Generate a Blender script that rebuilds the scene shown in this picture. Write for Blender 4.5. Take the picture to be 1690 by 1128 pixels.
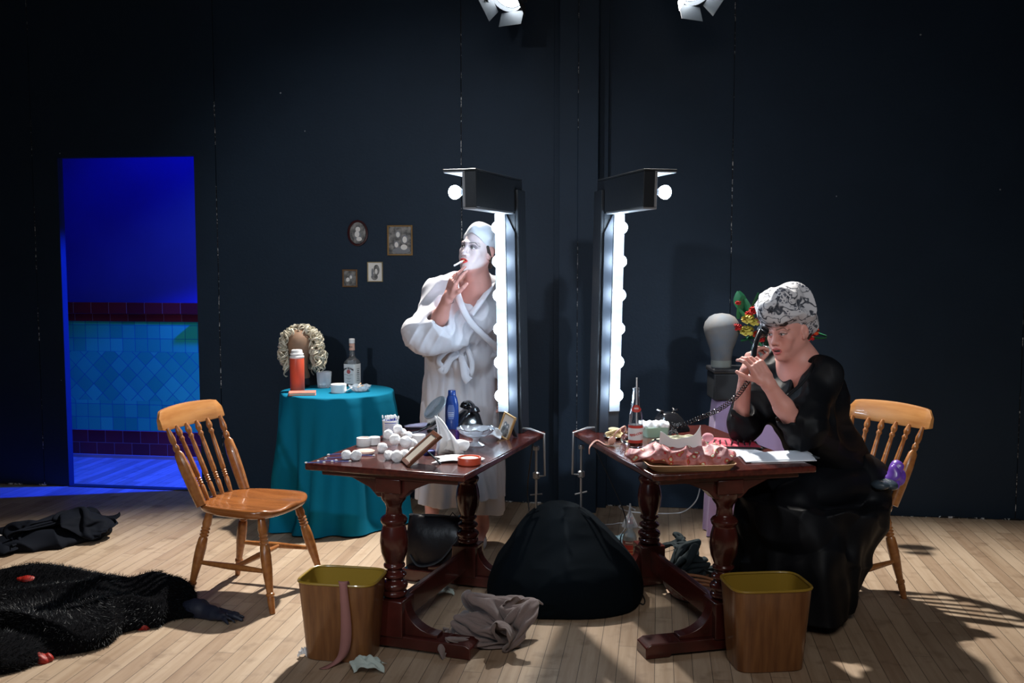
import bpy, math, random
import numpy as np
from mathutils import Vector, Matrix
random.seed(7); RNG = np.random.default_rng(7)
for o in list(bpy.data.objects): bpy.data.objects.remove(o)
SC = bpy.context.scene; COL = SC.collection
R = math.radians; PI = math.pi

# ------------------------------------------------------------ camera, world, lights, exposure
CAMH, FPX, CX, CY, HOR = 1.57, 1640.0, 845.0, 564.0, 430.0
TH = math.atan((CY - HOR) / FPX); ST, CT = math.sin(TH), math.cos(TH)
cam = bpy.data.objects.new('camera', bpy.data.cameras.new('camera')); COL.objects.link(cam)
cam.location = (0, 0, CAMH); cam.rotation_euler = (PI/2 - TH, 0, 0)
cam.data.sensor_width = 36; cam.data.lens = FPX / 1690 * 36; cam.data.clip_start = .05
SC.camera = cam
SC.view_settings.view_transform = 'Standard'; SC.view_settings.look = 'None'
SC.view_settings.exposure = 0.0; SC.view_settings.gamma = 1; SC.view_settings.use_curve_mapping = False
w = bpy.data.worlds.new('world'); SC.world = w; w.use_nodes = True
w.node_tree.nodes['Background'].inputs[0].default_value = (.35, .42, .6, 1)
w.node_tree.nodes['Background'].inputs[1].default_value = .012

def lamp(name, kind, loc, target, energy, color, size=.1, spot=60, blend=.4):
    l = bpy.data.lights.new(name, kind); l.energy = energy; l.color = color
    if kind == 'AREA': l.size = size
    else: l.shadow_soft_size = size
    if kind == 'SPOT': l.spot_size = R(spot); l.spot_blend = blend
    o = bpy.data.objects.new(name, l); COL.objects.link(o); o.location = loc
    o.rotation_euler = (Vector(target) - Vector(loc)).to_track_quat('-Z', 'Y').to_euler()
    return o
LANT_L = (-.03, 5.85, 3.07); LANT_R = (1.04, 5.72, 3.07)
# lanterns just above the picture, over the back wall
lamp('lantern_beam', 'SPOT', (-.42, 6.2, 3.3), (-1.6, 3.85, 0), 1080, (1, .95, .87), .05, 74, .75)
lamp('lantern_beam', 'SPOT', (.70, 5.95, 3.3), (2.0, 3.75, 0), 820, (1, .95, .87), .05, 70, .75)
# front of house lanterns, behind and above the camera
lamp('front_spot', 'SPOT', (-2.6, -2.2, 3.4), (-.8, 5.4, 1.15), 540, (.78, .88, 1), .12, 31, .7)
lamp('front_spot', 'SPOT', (2.4, -2.2, 3.6), (1.38, 4.5, 1.05), 560, (.85, .92, 1), .12, 17, .8)
# soft fill, added high near the camera to lift the shaded floor
lamp('fill_light', 'AREA', (.3, -1.2, 4.6), (.2, 3.7, 0), 17, (1, .93, .86), 2.2).data.spread = R(72)
# blue lantern in the corridor behind the set, then two added wash lamps
lamp('blue_corridor_light', 'SPOT', (-.62, 7.02, 2.6), (-3.3, 6.70, 0), 2300, (.0, .03, 1), .03, 52, .3)
lamp('blue_corridor_light', 'SPOT', (-1.6, 6.75, 2.9), (-2.3, 7.7, .35), 40, (.30, .75, 1), .1, 80, .6)  # added lamp, brings out the tile colours low on the corridor wall
lamp('blue_corridor_light', 'SPOT', (-2.5, 6.85, 3.3), (-2.9, 7.7, 1.5), 90, (.0, .02, 1), .1, 80, .6)  # added blue wash, evens out the upper corridor wall

# ------------------------------------------------------------ photo point -> place in the room
def ray(px, py):
    x = (px - CX) / FPX; v = -(py - CY) / FPX
    return Vector((x, CT + v * ST, -ST + v * CT))
def P(px, py, z=0.0):
    d = ray(px, py); return d * ((z - CAMH) / d.z) + Vector((0, 0, CAMH))
def D(px, py, y):
    d = ray(px, py); return d * (y / d.y) + Vector((0, 0, CAMH))

# ------------------------------------------------------------ materials
def mat(name, col=(.5, .5, .5), rough=.5, metal=0, emit=None, estr=1, trans=0, ior=1.45, noise=None,
        bump=None, coat=0, vcol=False, sheen=0, spec=.5, sss=0, alpha=1):
    m = bpy.data.materials.new(name); m.use_nodes = True; nt = m.node_tree; b = nt.nodes['Principled BSDF']
    b.inputs['Base Color'].default_value = (*col, 1); b.inputs['Roughness'].default_value = rough
    b.inputs['Metallic'].default_value = metal; b.inputs['IOR'].default_value = ior
    b.inputs['Transmission Weight'].default_value = trans; b.inputs['Coat Weight'].default_value = coat
    b.inputs['Specular IOR Level'].default_value = spec; b.inputs['Alpha'].default_value = alpha
    b.inputs['Sheen Weight'].default_value = sheen
    if sss:
        b.inputs['Subsurface Weight'].default_value = sss; b.inputs['Subsurface Radius'].default_value = (.01, .004, .002)
    if emit:
        b.inputs['Emission Color'].default_value = (*emit, 1); b.inputs['Emission Strength'].default_value = estr
    tc = nt.nodes.new('ShaderNodeTexCoord')
    src = None
    if vcol:
        a = nt.nodes.new('ShaderNodeAttribute'); a.attribute_name = 'Col'; src = a.outputs['Color']
    if noise:   # (scale, colour2, detail, stretch xyz)
        sc, c2, st = noise[0], noise[1], (noise[2] if len(noise) > 2 else (1, 1, 1))
        mp = nt.nodes.new('ShaderNodeMapping'); mp.inputs['Scale'].default_value = st
        nt.links.new(tc.outputs['Object'], mp.inputs[0])
        n = nt.nodes.new('ShaderNodeTexNoise'); n.inputs['Scale'].default_value = sc; n.inputs['Detail'].default_value = 6
        nt.links.new(mp.outputs[0], n.inputs['Vector'])
        cr = nt.nodes.new('ShaderNodeValToRGB'); cr.color_ramp.elements[0].position = .35; cr.color_ramp.elements[1].position = .65
        cr.color_ramp.elements[0].color = (*col, 1); cr.color_ramp.elements[1].color = (*c2, 1)
        nt.links.new(n.outputs['Fac'], cr.inputs[0])
        if src is not None:
            mx = nt.nodes.new('ShaderNodeMix'); mx.data_type = 'RGBA'; mx.blend_type = 'MULTIPLY'; mx.inputs[0].default_value = .5
            nt.links.new(src, mx.inputs[6]); nt.links.new(cr.outputs[0], mx.inputs[7]); src = mx.outputs[2]
        else: src = cr.outputs[0]
    if src is not None: nt.links.new(src, b.inputs['Base Color'])
    if bump:    # (scale, strength, distance)
        n = nt.nodes.new('ShaderNodeTexNoise'); n.inputs['Scale'].default_value = bump[0]; n.inputs['Detail'].default_value = 4
        nt.links.new(tc.outputs['Object'], n.inputs['Vector'])
        bp = nt.nodes.new('ShaderNodeBump'); bp.inputs['Strength'].default_value = bump[1]; bp.inputs['Distance'].default_value = bump[2] if len(bump) > 2 else .01
        nt.links.new(n.outputs['Fac'], bp.inputs['Height']); nt.links.new(bp.outputs[0], b.inputs['Normal'])
    return m

def N(nt, t, **k):
    n = nt.nodes.new(t)
    for a, v in k.items(): setattr(n, a, v)
    return n
def MA(nt, op, a, b=None, c=None):
    n = nt.nodes.new('ShaderNodeMath'); n.operation = op
    for i, v in enumerate((a, b, c)):
        if v is None: continue
        if isinstance(v, (int, float)): n.inputs[i].default_value = v
        else: nt.links.new(v, n.inputs[i])
    return n.outputs[0]

# ------------------------------------------------------------ objects
def tag(o, label=None, cat=None, group=None, kind=None):
    if label: o['label'] = label
    if cat: o['category'] = cat
    if group: o['group'] = group
    if kind: o['kind'] = kind
    return o
def thing(name, label, cat, loc=(0, 0, 0), rotz=0, group=None, kind=None):
    o = bpy.data.objects.new(name, None); COL.objects.link(o); o.empty_display_size = .05
    o.location = loc; o.rotation_euler = (0, 0, rotz); return tag(o, label, cat, group, kind)
def copy_tree(o, parent=None):
    c = o.copy(); COL.objects.link(c)
    if parent is not None: c.parent = parent
    for ch in [x for x in bpy.data.objects if x.parent == o]: copy_tree(ch, c)
    return c
def link_mesh(name, me, m, parent=None, loc=None, rot=None, smooth=True):
    if m is not None:
        for x in (m if isinstance(m, (list, tuple)) else [m]): me.materials.append(x)
    if smooth: me.polygons.foreach_set('use_smooth', [True] * len(me.polygons))
    o = bpy.data.objects.new(name, me); COL.objects.link(o)
    if parent is not None: o.parent = parent
    if loc is not None: o.location = loc
    if rot is not None: o.rotation_euler = rot
    return o

def frame_z(d):
    d = Vector(d).normalized(); up = Vector((0, 0, 1)) if abs(d.z) < .95 else Vector((0, 1, 0))
    x = up.cross(d).normalized(); y = d.cross(x); return x, y, d

def on_surface(o, px, py, sink=0.0):
    """the point of a finished mesh (or the floor) that the photo shows at px, py"""
    from mathutils.bvhtree import BVHTree
    me = o.data; bv = BVHTree.FromPolygons([v.co + o.location for v in me.vertices], [tuple(p.vertices) for p in me.polygons])
    h = bv.ray_cast(Vector((0, 0, CAMH)), ray(px, py).normalized()); p = h[0] if h[0] is not None else P(px, py)
    return p + ray(px, py).normalized() * sink
class MB:
    def __init__(s): s.v = []; s.f = []; s.mi = []; s.cur = 0
    def add(s, vs, fs):
        b = len(s.v); s.v += [tuple(x) for x in vs]; s.f += [tuple(b + i for i in f) for f in fs]; s.mi += [s.cur] * len(fs); return s
    def box(s, c, d, rot=None):
        c = Vector(c); d = Vector(d) / 2; M = rot if rot is not None else Matrix.Identity(3)
        vs = [c + M @ Vector((x * d.x, y * d.y, z * d.z)) for x in (-1, 1) for y in (-1, 1) for z in (-1, 1)]
        return s.add(vs, [(0, 1, 3, 2), (4, 6, 7, 5), (0, 4, 5, 1), (2, 3, 7, 6), (0, 2, 6, 4), (1, 5, 7, 3)])
    def lathe(s, prof, a=(0, 0, 0), d=(0, 0, 1), n=24, sx=1, sy=1, cap=True, closed=False, frame=None):
        """prof: (distance along d, radius)"""
        a = Vector(a); X, Y, Z = frame if frame else frame_z(d); vs = []; fs = []
        for (t, r) in prof:
            for i in range(n):
                an = 2 * PI * i / n; vs.append(a + Z * t + X * (r * math.cos(an) * sx) + Y * (r * math.sin(an) * sy))
        m = len(prof)
        for j in range(m - 1 if not closed else m):
            k = (j + 1) % m
            for i in range(n): fs.append((j * n + i, j * n + (i + 1) % n, k * n + (i + 1) % n, k * n + i))
        if cap and not closed: fs.append(tuple(range(n - 1, -1, -1))); fs.append(tuple((m - 1) * n + i for i in range(n)))
        return s.add(vs, fs)
    def turned(s, a, b, prof, n=16, sx=1, sy=1, frame=None):
        """prof: (fraction, radius) from a to b"""
        a = Vector(a); b = Vector(b); L = (b - a).length
        return s.lathe([(t * L, r) for t, r in prof], a, b - a, n, sx, sy, frame=frame)
    def tube(s, pts, r, n=8, cap=True, flat=1.0):
        pts = [Vector(p) for p in pts]; vs = []; fs = []; m = len(pts); px = None
        for i, p in enumerate(pts):
            t = (pts[min(i + 1, m - 1)] - pts[max(i - 1, 0)]).normalized()
            if px is None: px = frame_z(t)[0]
            x = (px - t * px.dot(t))
            x = x.normalized() if x.length > 1e-6 else frame_z(t)[0]
            y = t.cross(x); px = x; rr = r[i] if hasattr(r, '__len__') else r
            for k in range(n):
                an = 2 * PI * k / n; vs.append(p + x * (rr * math.cos(an)) + y * (rr * flat * math.sin(an)))
        for j in range(m - 1):
            for i in range(n): fs.append((j * n + i, j * n + (i + 1) % n, (j + 1) * n + (i + 1) % n, (j + 1) * n + i))
        if cap: fs.append(tuple(range(n - 1, -1, -1))); fs.append(tuple((m - 1) * n + i for i in range(n)))
        return s.add(vs, fs)
    def prism(s, poly, a, X, Y, Z, depth):
        """extrude a 2-D outline poly (in X,Y about a) by depth along Z"""
        a, X, Y, Z = map(Vector, (a, X, Y, Z)); n = len(poly)
        vs = [a + X * u + Y * v for u, v in poly] + [a + X * u + Y * v + Z * depth for u, v in poly]
        fs = [tuple(range(n - 1, -1, -1)), tuple(range(n, 2 * n))] + [(i, (i + 1) % n, n + (i + 1) % n, n + i) for i in range(n)]
        return s.add(vs, fs)
    def grid(s, fn, nu, nv, closeu=False):
        vs = [fn(i / (nu if closeu else nu - 1), j / (nv - 1)) for j in range(nv) for i in range(nu)]
        fs = [(j * nu + i, j * nu + (i + 1) % nu, (j + 1) * nu + (i + 1) % nu, (j + 1) * nu + i) for j in range(nv - 1) for i in range(nu if closeu else nu - 1)]
        return s.add(vs, fs)
    def sphere(s, c, r, n=16, sc=(1, 1, 1), rot=None):
        c = Vector(c); M = rot if rot is not None else Matrix.Identity(3)
        def fn(u, v):
            a = 2 * PI * u; b = PI * (v * .998 + .001)
            return c + M @ Vector((r * sc[0] * math.sin(b) * math.cos(a), r * sc[1] * math.sin(b) * math.sin(a), -r * sc[2] * math.cos(b)))
        return s.grid(fn, n, max(5, n // 2 + 1), True)
    def build(s, name, m, parent=None, loc=None, rot=None, smooth=True, bevel=0, sharp=40, sub=0, solid=0):
        me = bpy.data.meshes.new(name); me.from_pydata(s.v, [], s.f)
        if any(s.mi): me.polygons.foreach_set('material_index', s.mi)
        me.update(); o = link_mesh(name, me, m, parent, loc, rot, smooth)
        if solid:
            md = o.modifiers.new('solid', 'SOLIDIFY'); md.thickness = solid; md.offset = 0
        if bevel:
            md = o.modifiers.new('bevel', 'BEVEL'); md.width = bevel; md.segments = 2; md.limit_method = 'ANGLE'; md.angle_limit = R(35)
        if sub:
            md = o.modifiers.new('sub', 'SUBSURF'); md.levels = sub; md.render_levels = sub
        if smooth and not sub:
            try: me.set_sharp_from_angle(angle=R(sharp))
            except Exception: pass
        return o

def spline(pts, n=8):
    pts = [Vector(p) for p in pts]; out = []
    for i in range(len(pts) - 1):
        p0 = pts[max(i - 1, 0)]; p1 = pts[i]; p2 = pts[i + 1]; p3 = pts[min(i + 2, len(pts) - 1)]
        for k in range(n):
            t = k / n
            out.append(.5 * ((2 * p1) + (p2 - p0) * t + (2 * p0 - 5 * p1 + 4 * p2 - p3) * t * t + (3 * p1 - p0 - 3 * p2 + p3) * t ** 3))
    out.append(pts[-1]); return out

def text_mb(txt, size, fn, m, name, parent, bold=0.0, depth=.0004, slant=0):
    """lettering as thin mesh; fn maps flat (u, v, w) to the surface it is printed on"""
    cu = bpy.data.curves.new('t', 'FONT'); cu.body = txt; cu.size = size; cu.align_x = 'CENTER'; cu.align_y = 'CENTER'
    cu.extrude = depth; cu.offset = bold; cu.resolution_u = 3; cu.shear = slant
    o = bpy.data.objects.new('t', cu); COL.objects.link(o)
    me = bpy.data.meshes.new_from_object(o.evaluated_get(bpy.context.evaluated_depsgraph_get()))
    bpy.data.objects.remove(o); bpy.data.curves.remove(cu)
    for v in me.vertices: v.co = fn(v.co.x, v.co.y, v.co.z)
    me.materials.clear()
    return link_mesh(name, me, m, parent, smooth=False)

# ------------------------------------------------------------ smooth solid modelling (for bodies, garments, heaps of cloth)
def wv(seed, n, lo, hi):
    r = np.random.default_rng(seed); d = r.normal(size=(n, 3)); d /= np.linalg.norm(d, axis=1)[:, None]
    return d * r.uniform(lo, hi, n)[:, None], r.uniform(0, 6.28, n)
def snoise(X, Y, Z, seed, lo, hi, n=7, stretch=(1, 1, 1)):
    k, ph = wv(seed, n, lo, hi); out = 0
    for a, p in zip(k, ph): out = out + np.sin(a[0] * X * stretch[0] + a[1] * Y * stretch[1] + a[2] * Z * stretch[2] + p)
    return out / math.sqrt(n)
def folds(X, Y, Z, seed, freq, warp=.04, stretch=(1, 1, 1)):
    """sharp-valleyed cloth folds, 0..1"""
    wx = snoise(X, Y, Z, seed, 4, 14, 5) * warp; wy = snoise(X, Y, Z, seed + 50, 4, 14, 5) * warp; wz = snoise(X, Y, Z, seed + 90, 4, 14, 5) * warp
    n = snoise(X + wx, Y + wy, Z + wz, seed + 7, freq * .6, freq * 1.3, 4, stretch)
    return np.clip(np.abs(n), 0, 1.15)

def surfnet(F, o, h):
    ins = F < 0
    c = np.zeros(tuple(np.array(F.shape) - 1), np.int8)
    for dx in (0, 1):
        for dy in (0, 1):
            for dz in (0, 1): c += ins[dx:dx + c.shape[0], dy:dy + c.shape[1], dz:dz + c.shape[2]]
    act = (c > 0) & (c < 8); idx = np.argwhere(act)
    if len(idx) == 0: return np.zeros((0, 3)), np.zeros((0, 4), int)
    num = np.full(act.shape, -1, np.int64); num[act] = np.arange(len(idx))
    s = np.zeros((len(idx), 3)); w = np.zeros(len(idx))
    cr = [(a, b, d) for a in (0, 1) for b in (0, 1) for d in (0, 1)]
    for p in cr:
        for ax in range(3):
            if p[ax]: continue
            q = list(p); q[ax] = 1
            f0 = F[idx[:, 0] + p[0], idx[:, 1] + p[1], idx[:, 2] + p[2]]; f1 = F[idx[:, 0] + q[0], idx[:, 1] + q[1], idx[:, 2] + q[2]]
            m = (f0 < 0) != (f1 < 0); t = np.where(m, f0 / np.where(m, f0 - f1, 1), 0)
            pt = np.array(p, float)[None, :].repeat(len(idx), 0); pt[:, ax] = t
            s += pt * m[:, None]; w += m
    V = (idx + s / w[:, None]) * h + np.array(o); Q = []
    for ax in range(3):
        sl0 = [slice(None)] * 3; sl1 = [slice(None)] * 3; sl0[ax] = slice(0, -1); sl1[ax] = slice(1, None)
        a = ins[tuple(sl0)]; b = ins[tuple(sl1)]; e = np.argwhere(a != b); u, v = [(1, 2), (2, 0), (0, 1)][ax]
        ok = (e[:, u] > 0) & (e[:, v] > 0) & (e[:, u] < F.shape[u] - 1) & (e[:, v] < F.shape[v] - 1); e = e[ok]
        if not len(e): continue
        flip = ~a[e[:, 0], e[:, 1], e[:, 2]]; q = []
        for du, dv in ((0, 0), (-1, 0), (-1, -1), (0, -1)):
            g = e.copy(); g[:, u] += du; g[:, v] += dv; q.append(num[g[:, 0], g[:, 1], g[:, 2]])
        q = np.stack(q, 1); q[flip] = q[flip][:, ::-1]; Q.append(q)
    return V, np.concatenate(Q)

class Shape:
    def __init__(s): s.ops = []; s.disp = None; s.clip = None
    def cap(s, a, b, ra, rb=None, k=.02, sub=False, sq=None):
        s.ops.append(('cap', np.array(a, float), np.array(b, float), ra, ra if rb is None else rb, k, sub, sq)); return s
    def ell(s, c, r, Rm=None, k=.02, sub=False):
        s.ops.append(('ell', np.array(c, float), np.array(r, float), np.eye(3) if Rm is None else np.array(Rm, float), 0, k, sub, None)); return s
    def box(s, c, r, Rm=None, rad=.01, k=.01, sub=False):
        s.ops.append(('box', np.array(c, float), np.array(r, float), np.eye(3) if Rm is None else np.array(Rm, float), rad, k, sub, None)); return s
    def fn(s, f, lo, hi, k=.01, sub=False):
        s.ops.append(('fn', np.array(lo, float), np.array(hi, float), f, 0, k, sub, None)); return s
    def bounds(s):
        lo = np.full(3, 1e9); hi = -lo
        for op in s.ops:
            if op[6]: continue
            a, b = s.obox(op); lo = np.minimum(lo, a); hi = np.maximum(hi, b)
        return lo, hi
    def obox(s, op):
        if op[0] == 'cap': r = max(op[3], op[4]); return np.minimum(op[1], op[2]) - r, np.maximum(op[1], op[2]) + r
        if op[0] == 'fn': return op[1], op[2]
        e = np.abs(op[3]) @ op[2]; return op[1] - e, op[1] + e
    def evalgrid(s, lo, hi, h):
        ax = [np.arange(lo[i], hi[i] + h, h) for i in range(3)]
        F = np.full([len(a) for a in ax], .25, np.float32)
        for op in s.ops:
            a, b = s.obox(op); mg = op[5] * 1.2 + 4 * h + (.0 if not op[6] else .0)
            i0 = [max(0, int((a[i] - mg - lo[i]) / h)) for i in range(3)]; i1 = [min(len(ax[i]), int((b[i] + mg - lo[i]) / h) + 2) for i in range(3)]
            if any(i1[i] <= i0[i] for i in range(3)): continue
            X = ax[0][i0[0]:i1[0], None, None]; Y = ax[1][None, i0[1]:i1[1], None]; Z = ax[2][None, None, i0[2]:i1[2]]
            kd = op[0]
            if kd == 'cap':
                A, B = op[1], op[2]; ab = B - A; L = max(ab @ ab, 1e-9)
                t = np.clip(((X - A[0]) * ab[0] + (Y - A[1]) * ab[1] + (Z - A[2]) * ab[2]) / L, 0, 1)
                dx = X - A[0] - t * ab[0]; dy = Y - A[1] - t * ab[1]; dz = Z - A[2] - t * ab[2]
                d = np.sqrt(dx * dx + dy * dy + dz * dz) - (op[3] + (op[4] - op[3]) * t)
            elif kd == 'fn': d = op[3](X, Y, Z) + 0 * (X + Y + Z)
            else:
                c, r, M = op[1], op[2], op[3]; dx = X - c[0]; dy = Y - c[1]; dz = Z - c[2]
                q = [dx * M[0, i] + dy * M[1, i] + dz * M[2, i] for i in range(3)]
                if kd == 'ell':
                    k0 = np.sqrt(sum((q[i] / r[i]) ** 2 for i in range(3))); k1 = np.sqrt(sum((q[i] / r[i] ** 2) ** 2 for i in range(3)))
                    d = k0 * (k0 - 1) / np.maximum(k1, 1e-6)
                else:
                    g = [np.abs(q[i]) - (r[i] - op[4]) for i in range(3)]
                    d = np.sqrt(sum(np.maximum(v, 0) ** 2 for v in g)) + np.minimum(np.maximum(g[0], np.maximum(g[1], g[2])), 0) - op[4]
            sl = (slice(i0[0], i1[0]), slice(i0[1], i1[1]), slice(i0[2], i1[2])); f = F[sl]; k = max(op[5], 1e-4)
            if op[6]:
                hh = np.clip(.5 - .5 * (f + d) / k, 0, 1); F[sl] = f * (1 - hh) - d * hh + k * hh * (1 - hh)
            else:
                hh = np.clip(.5 + .5 * (f - d) / k, 0, 1); F[sl] = f * (1 - hh) + d * hh - k * hh * (1 - hh)
        X = ax[0][:, None, None]; Y = ax[1][None, :, None]; Z = ax[2][None, None, :]
        if s.disp is not None: F = F + s.disp(X, Y, Z)
        if s.clip is not None: F = np.maximum(F, s.clip(X, Y, Z) + 0 * F)
        return F
    def mesh(s, regions=None, h=.005):
        if regions is None:
            lo, hi = s.bounds(); regions = [(lo - 4 * h - .02, hi + 4 * h + .02, h)]
        V = []; Q = []; n = 0
        for lo, hi, hh in regions:
            v, q = surfnet(s.evalgrid(lo, hi, hh), lo, hh); V.append(v); Q.append(q + n); n += len(v)
        return np.concatenate(V), np.concatenate(Q)
    def build(s, name, m, parent=None, regions=None, h=.005, org=None, color=None, smooth=1):
        V, Q = s.mesh(regions, h)
        me = bpy.data.meshes.new(name)
        W = V - np.array(org if org is not None else (parent.location if parent is not None else (0, 0, 0)))
        me.vertices.add(len(V)); me.vertices.foreach_set('co', W.astype(np.float32).ravel())
        me.loops.add(Q.size); me.loops.foreach_set('vertex_index', Q.astype(np.int32).ravel())
        me.polygons.add(len(Q)); me.polygons.foreach_set('loop_start', np.arange(0, Q.size, 4, dtype=np.int32))
        me.update(calc_edges=True); me.validate()
        if color is not None:
            c = np.ones((len(V), 4), np.float32); c[:, :3] = color(V)
            at = me.color_attributes.new('Col', 'FLOAT_COLOR', 'POINT'); at.data.foreach_set('color', c.ravel())
        return link_mesh(name, me, m, parent)
# ------------------------------------------------------------ the room
WA = -math.atan(.148)                                   # the back wall runs slightly away on the left
WU = Vector((math.cos(WA), math.sin(WA), 0)); WN = Vector((-math.sin(WA), math.cos(WA), 0))   # along the wall, away from camera
W0 = Vector((0, 6.36, 0))
def wallpt(u, off=0, z=0): return W0 + WU * u + WN * off + Vector((0, 0, z))
def onwall(px, py):                                     # photo point on the wall face
    d = ray(px, py); o = Vector((0, 0, CAMH)); t = (W0 - o).dot(WN) / d.dot(WN); p = o + d * t
    return (p - W0).dot(WU), p.z

def floor_mat():
    m = bpy.data.materials.new('maple_boards'); m.use_nodes = True; nt = m.node_tree; b = nt.nodes['Principled BSDF']
    g = N(nt, 'ShaderNodeNewGeometry'); mp = N(nt, 'ShaderNodeMapping'); mp.inputs['Rotation'].default_value = (0, 0, -WA)
    nt.links.new(g.outputs['Position'], mp.inputs[0]); sp = N(nt, 'ShaderNodeSeparateXYZ'); nt.links.new(mp.outputs[0], sp.inputs[0])
    u, v = sp.outputs[0], sp.outputs[1]; BW, BL = .0725, 1.15
    ru = MA(nt, 'DIVIDE', u, BW); row = MA(nt, 'FLOOR', ru); fu = MA(nt, 'FRACT', ru)
    wn = N(nt, 'ShaderNodeTexWhiteNoise', noise_dimensions='1D'); nt.links.new(row, wn.inputs['W'])
    rv = MA(nt, 'ADD', MA(nt, 'DIVIDE', v, BL), MA(nt, 'MULTIPLY', wn.outputs[0], 7.3)); colm = MA(nt, 'FLOOR', rv); fv = MA(nt, 'FRACT', rv)
    cb = N(nt, 'ShaderNodeCombineXYZ'); nt.links.new(row, cb.inputs[0]); nt.links.new(colm, cb.inputs[1])
    w2 = N(nt, 'ShaderNodeTexWhiteNoise', noise_dimensions='2D'); nt.links.new(cb.outputs[0], w2.inputs['Vector'])
    cr = N(nt, 'ShaderNodeValToRGB'); e = cr.color_ramp.elements; e[0].color = (.36, .255, .175, 1); e[1].color = (.50, .385, .28, 1)
    k = e.new(.5); k.color = (.43, .32, .225, 1); nt.links.new(w2.outputs[0], cr.inputs[0])
    mp2 = N(nt, 'ShaderNodeMapping'); mp2.inputs['Scale'].default_value = (22, 1.2, 1); nt.links.new(mp.outputs[0], mp2.inputs[0])
    off = N(nt, 'ShaderNodeVectorMath', operation='ADD'); nt.links.new(mp2.outputs[0], off.inputs[0]); nt.links.new(w2.outputs['Color'], off.inputs[1])
    gn = N(nt, 'ShaderNodeTexNoise'); gn.inputs['Scale'].default_value = 1.6; gn.inputs['Detail'].default_value = 8; gn.inputs['Roughness'].default_value = .65
    nt.links.new(off.outputs[0], gn.inputs['Vector'])
    g2 = N(nt, 'ShaderNodeValToRGB'); g2.color_ramp.elements[0].position = .28; g2.color_ramp.elements[0].color = (.72, .66, .6, 1); g2.color_ramp.elements[1].position = .6; g2.color_ramp.elements[1].color = (1, 1, 1, 1)
    nt.links.new(gn.outputs['Fac'], g2.inputs[0])
    mx = N(nt, 'ShaderNodeMix', data_type='RGBA', blend_type='MULTIPLY'); mx.inputs[0].default_value = .85
    nt.links.new(cr.outputs[0], mx.inputs[6]); nt.links.new(g2.outputs[0], mx.inputs[7])
    # dirt and scuffs
    dn = N(nt, 'ShaderNodeTexNoise'); dn.inputs['Scale'].default_value = 9; dn.inputs['Detail'].default_value = 8; nt.links.new(mp.outputs[0], dn.inputs['Vector'])
    dr = N(nt, 'ShaderNodeValToRGB'); dr.color_ramp.elements[0].position = .56; dr.color_ramp.elements[0].color = (1, 1, 1, 1); dr.color_ramp.elements[1].position = .78; dr.color_ramp.elements[1].color = (.45, .4, .36, 1)
    nt.links.new(dn.outputs['Fac'], dr.inputs[0])
    m3 = N(nt, 'ShaderNodeMix', data_type='RGBA', blend_type='MULTIPLY'); m3.inputs[0].default_value = .8
    nt.links.new(mx.outputs[2], m3.inputs[6]); nt.links.new(dr.outputs[0], m3.inputs[7])
    # joints
    du = MA(nt, 'MULTIPLY', MA(nt, 'MINIMUM', fu, MA(nt, 'SUBTRACT', 1, fu)), BW); dv = MA(nt, 'MULTIPLY', MA(nt, 'MINIMUM', fv, MA(nt, 'SUBTRACT', 1, fv)), BL)
    j = MA(nt, 'LESS_THAN', MA(nt, 'MINIMUM', du, dv), .0011)
    m4 = N(nt, 'ShaderNodeMix', data_type='RGBA'); nt.links.new(j, m4.inputs[0]); nt.links.new(m3.outputs[2], m4.inputs[6]); m4.inputs[7].default_value = (.05, .035, .025, 1)
    nt.links.new(m4.outputs[2], b.inputs['Base Color'])
    rr = N(nt, 'ShaderNodeMapRange'); rr.inputs['To Min'].default_value = .32; rr.inputs['To Max'].default_value = .6; nt.links.new(dn.outputs['Fac'], rr.inputs['Value']); nt.links.new(rr.outputs[0], b.inputs['Roughness'])
    bp = N(nt, 'ShaderNodeBump'); bp.inputs['Strength'].default_value = .4; bp.inputs['Distance'].default_value = .002
    nt.links.new(MA(nt, 'SUBTRACT', gn.outputs['Fac'], j), bp.inputs['Height']); nt.links.new(bp.outputs[0], b.inputs['Normal'])
    return m

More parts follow.
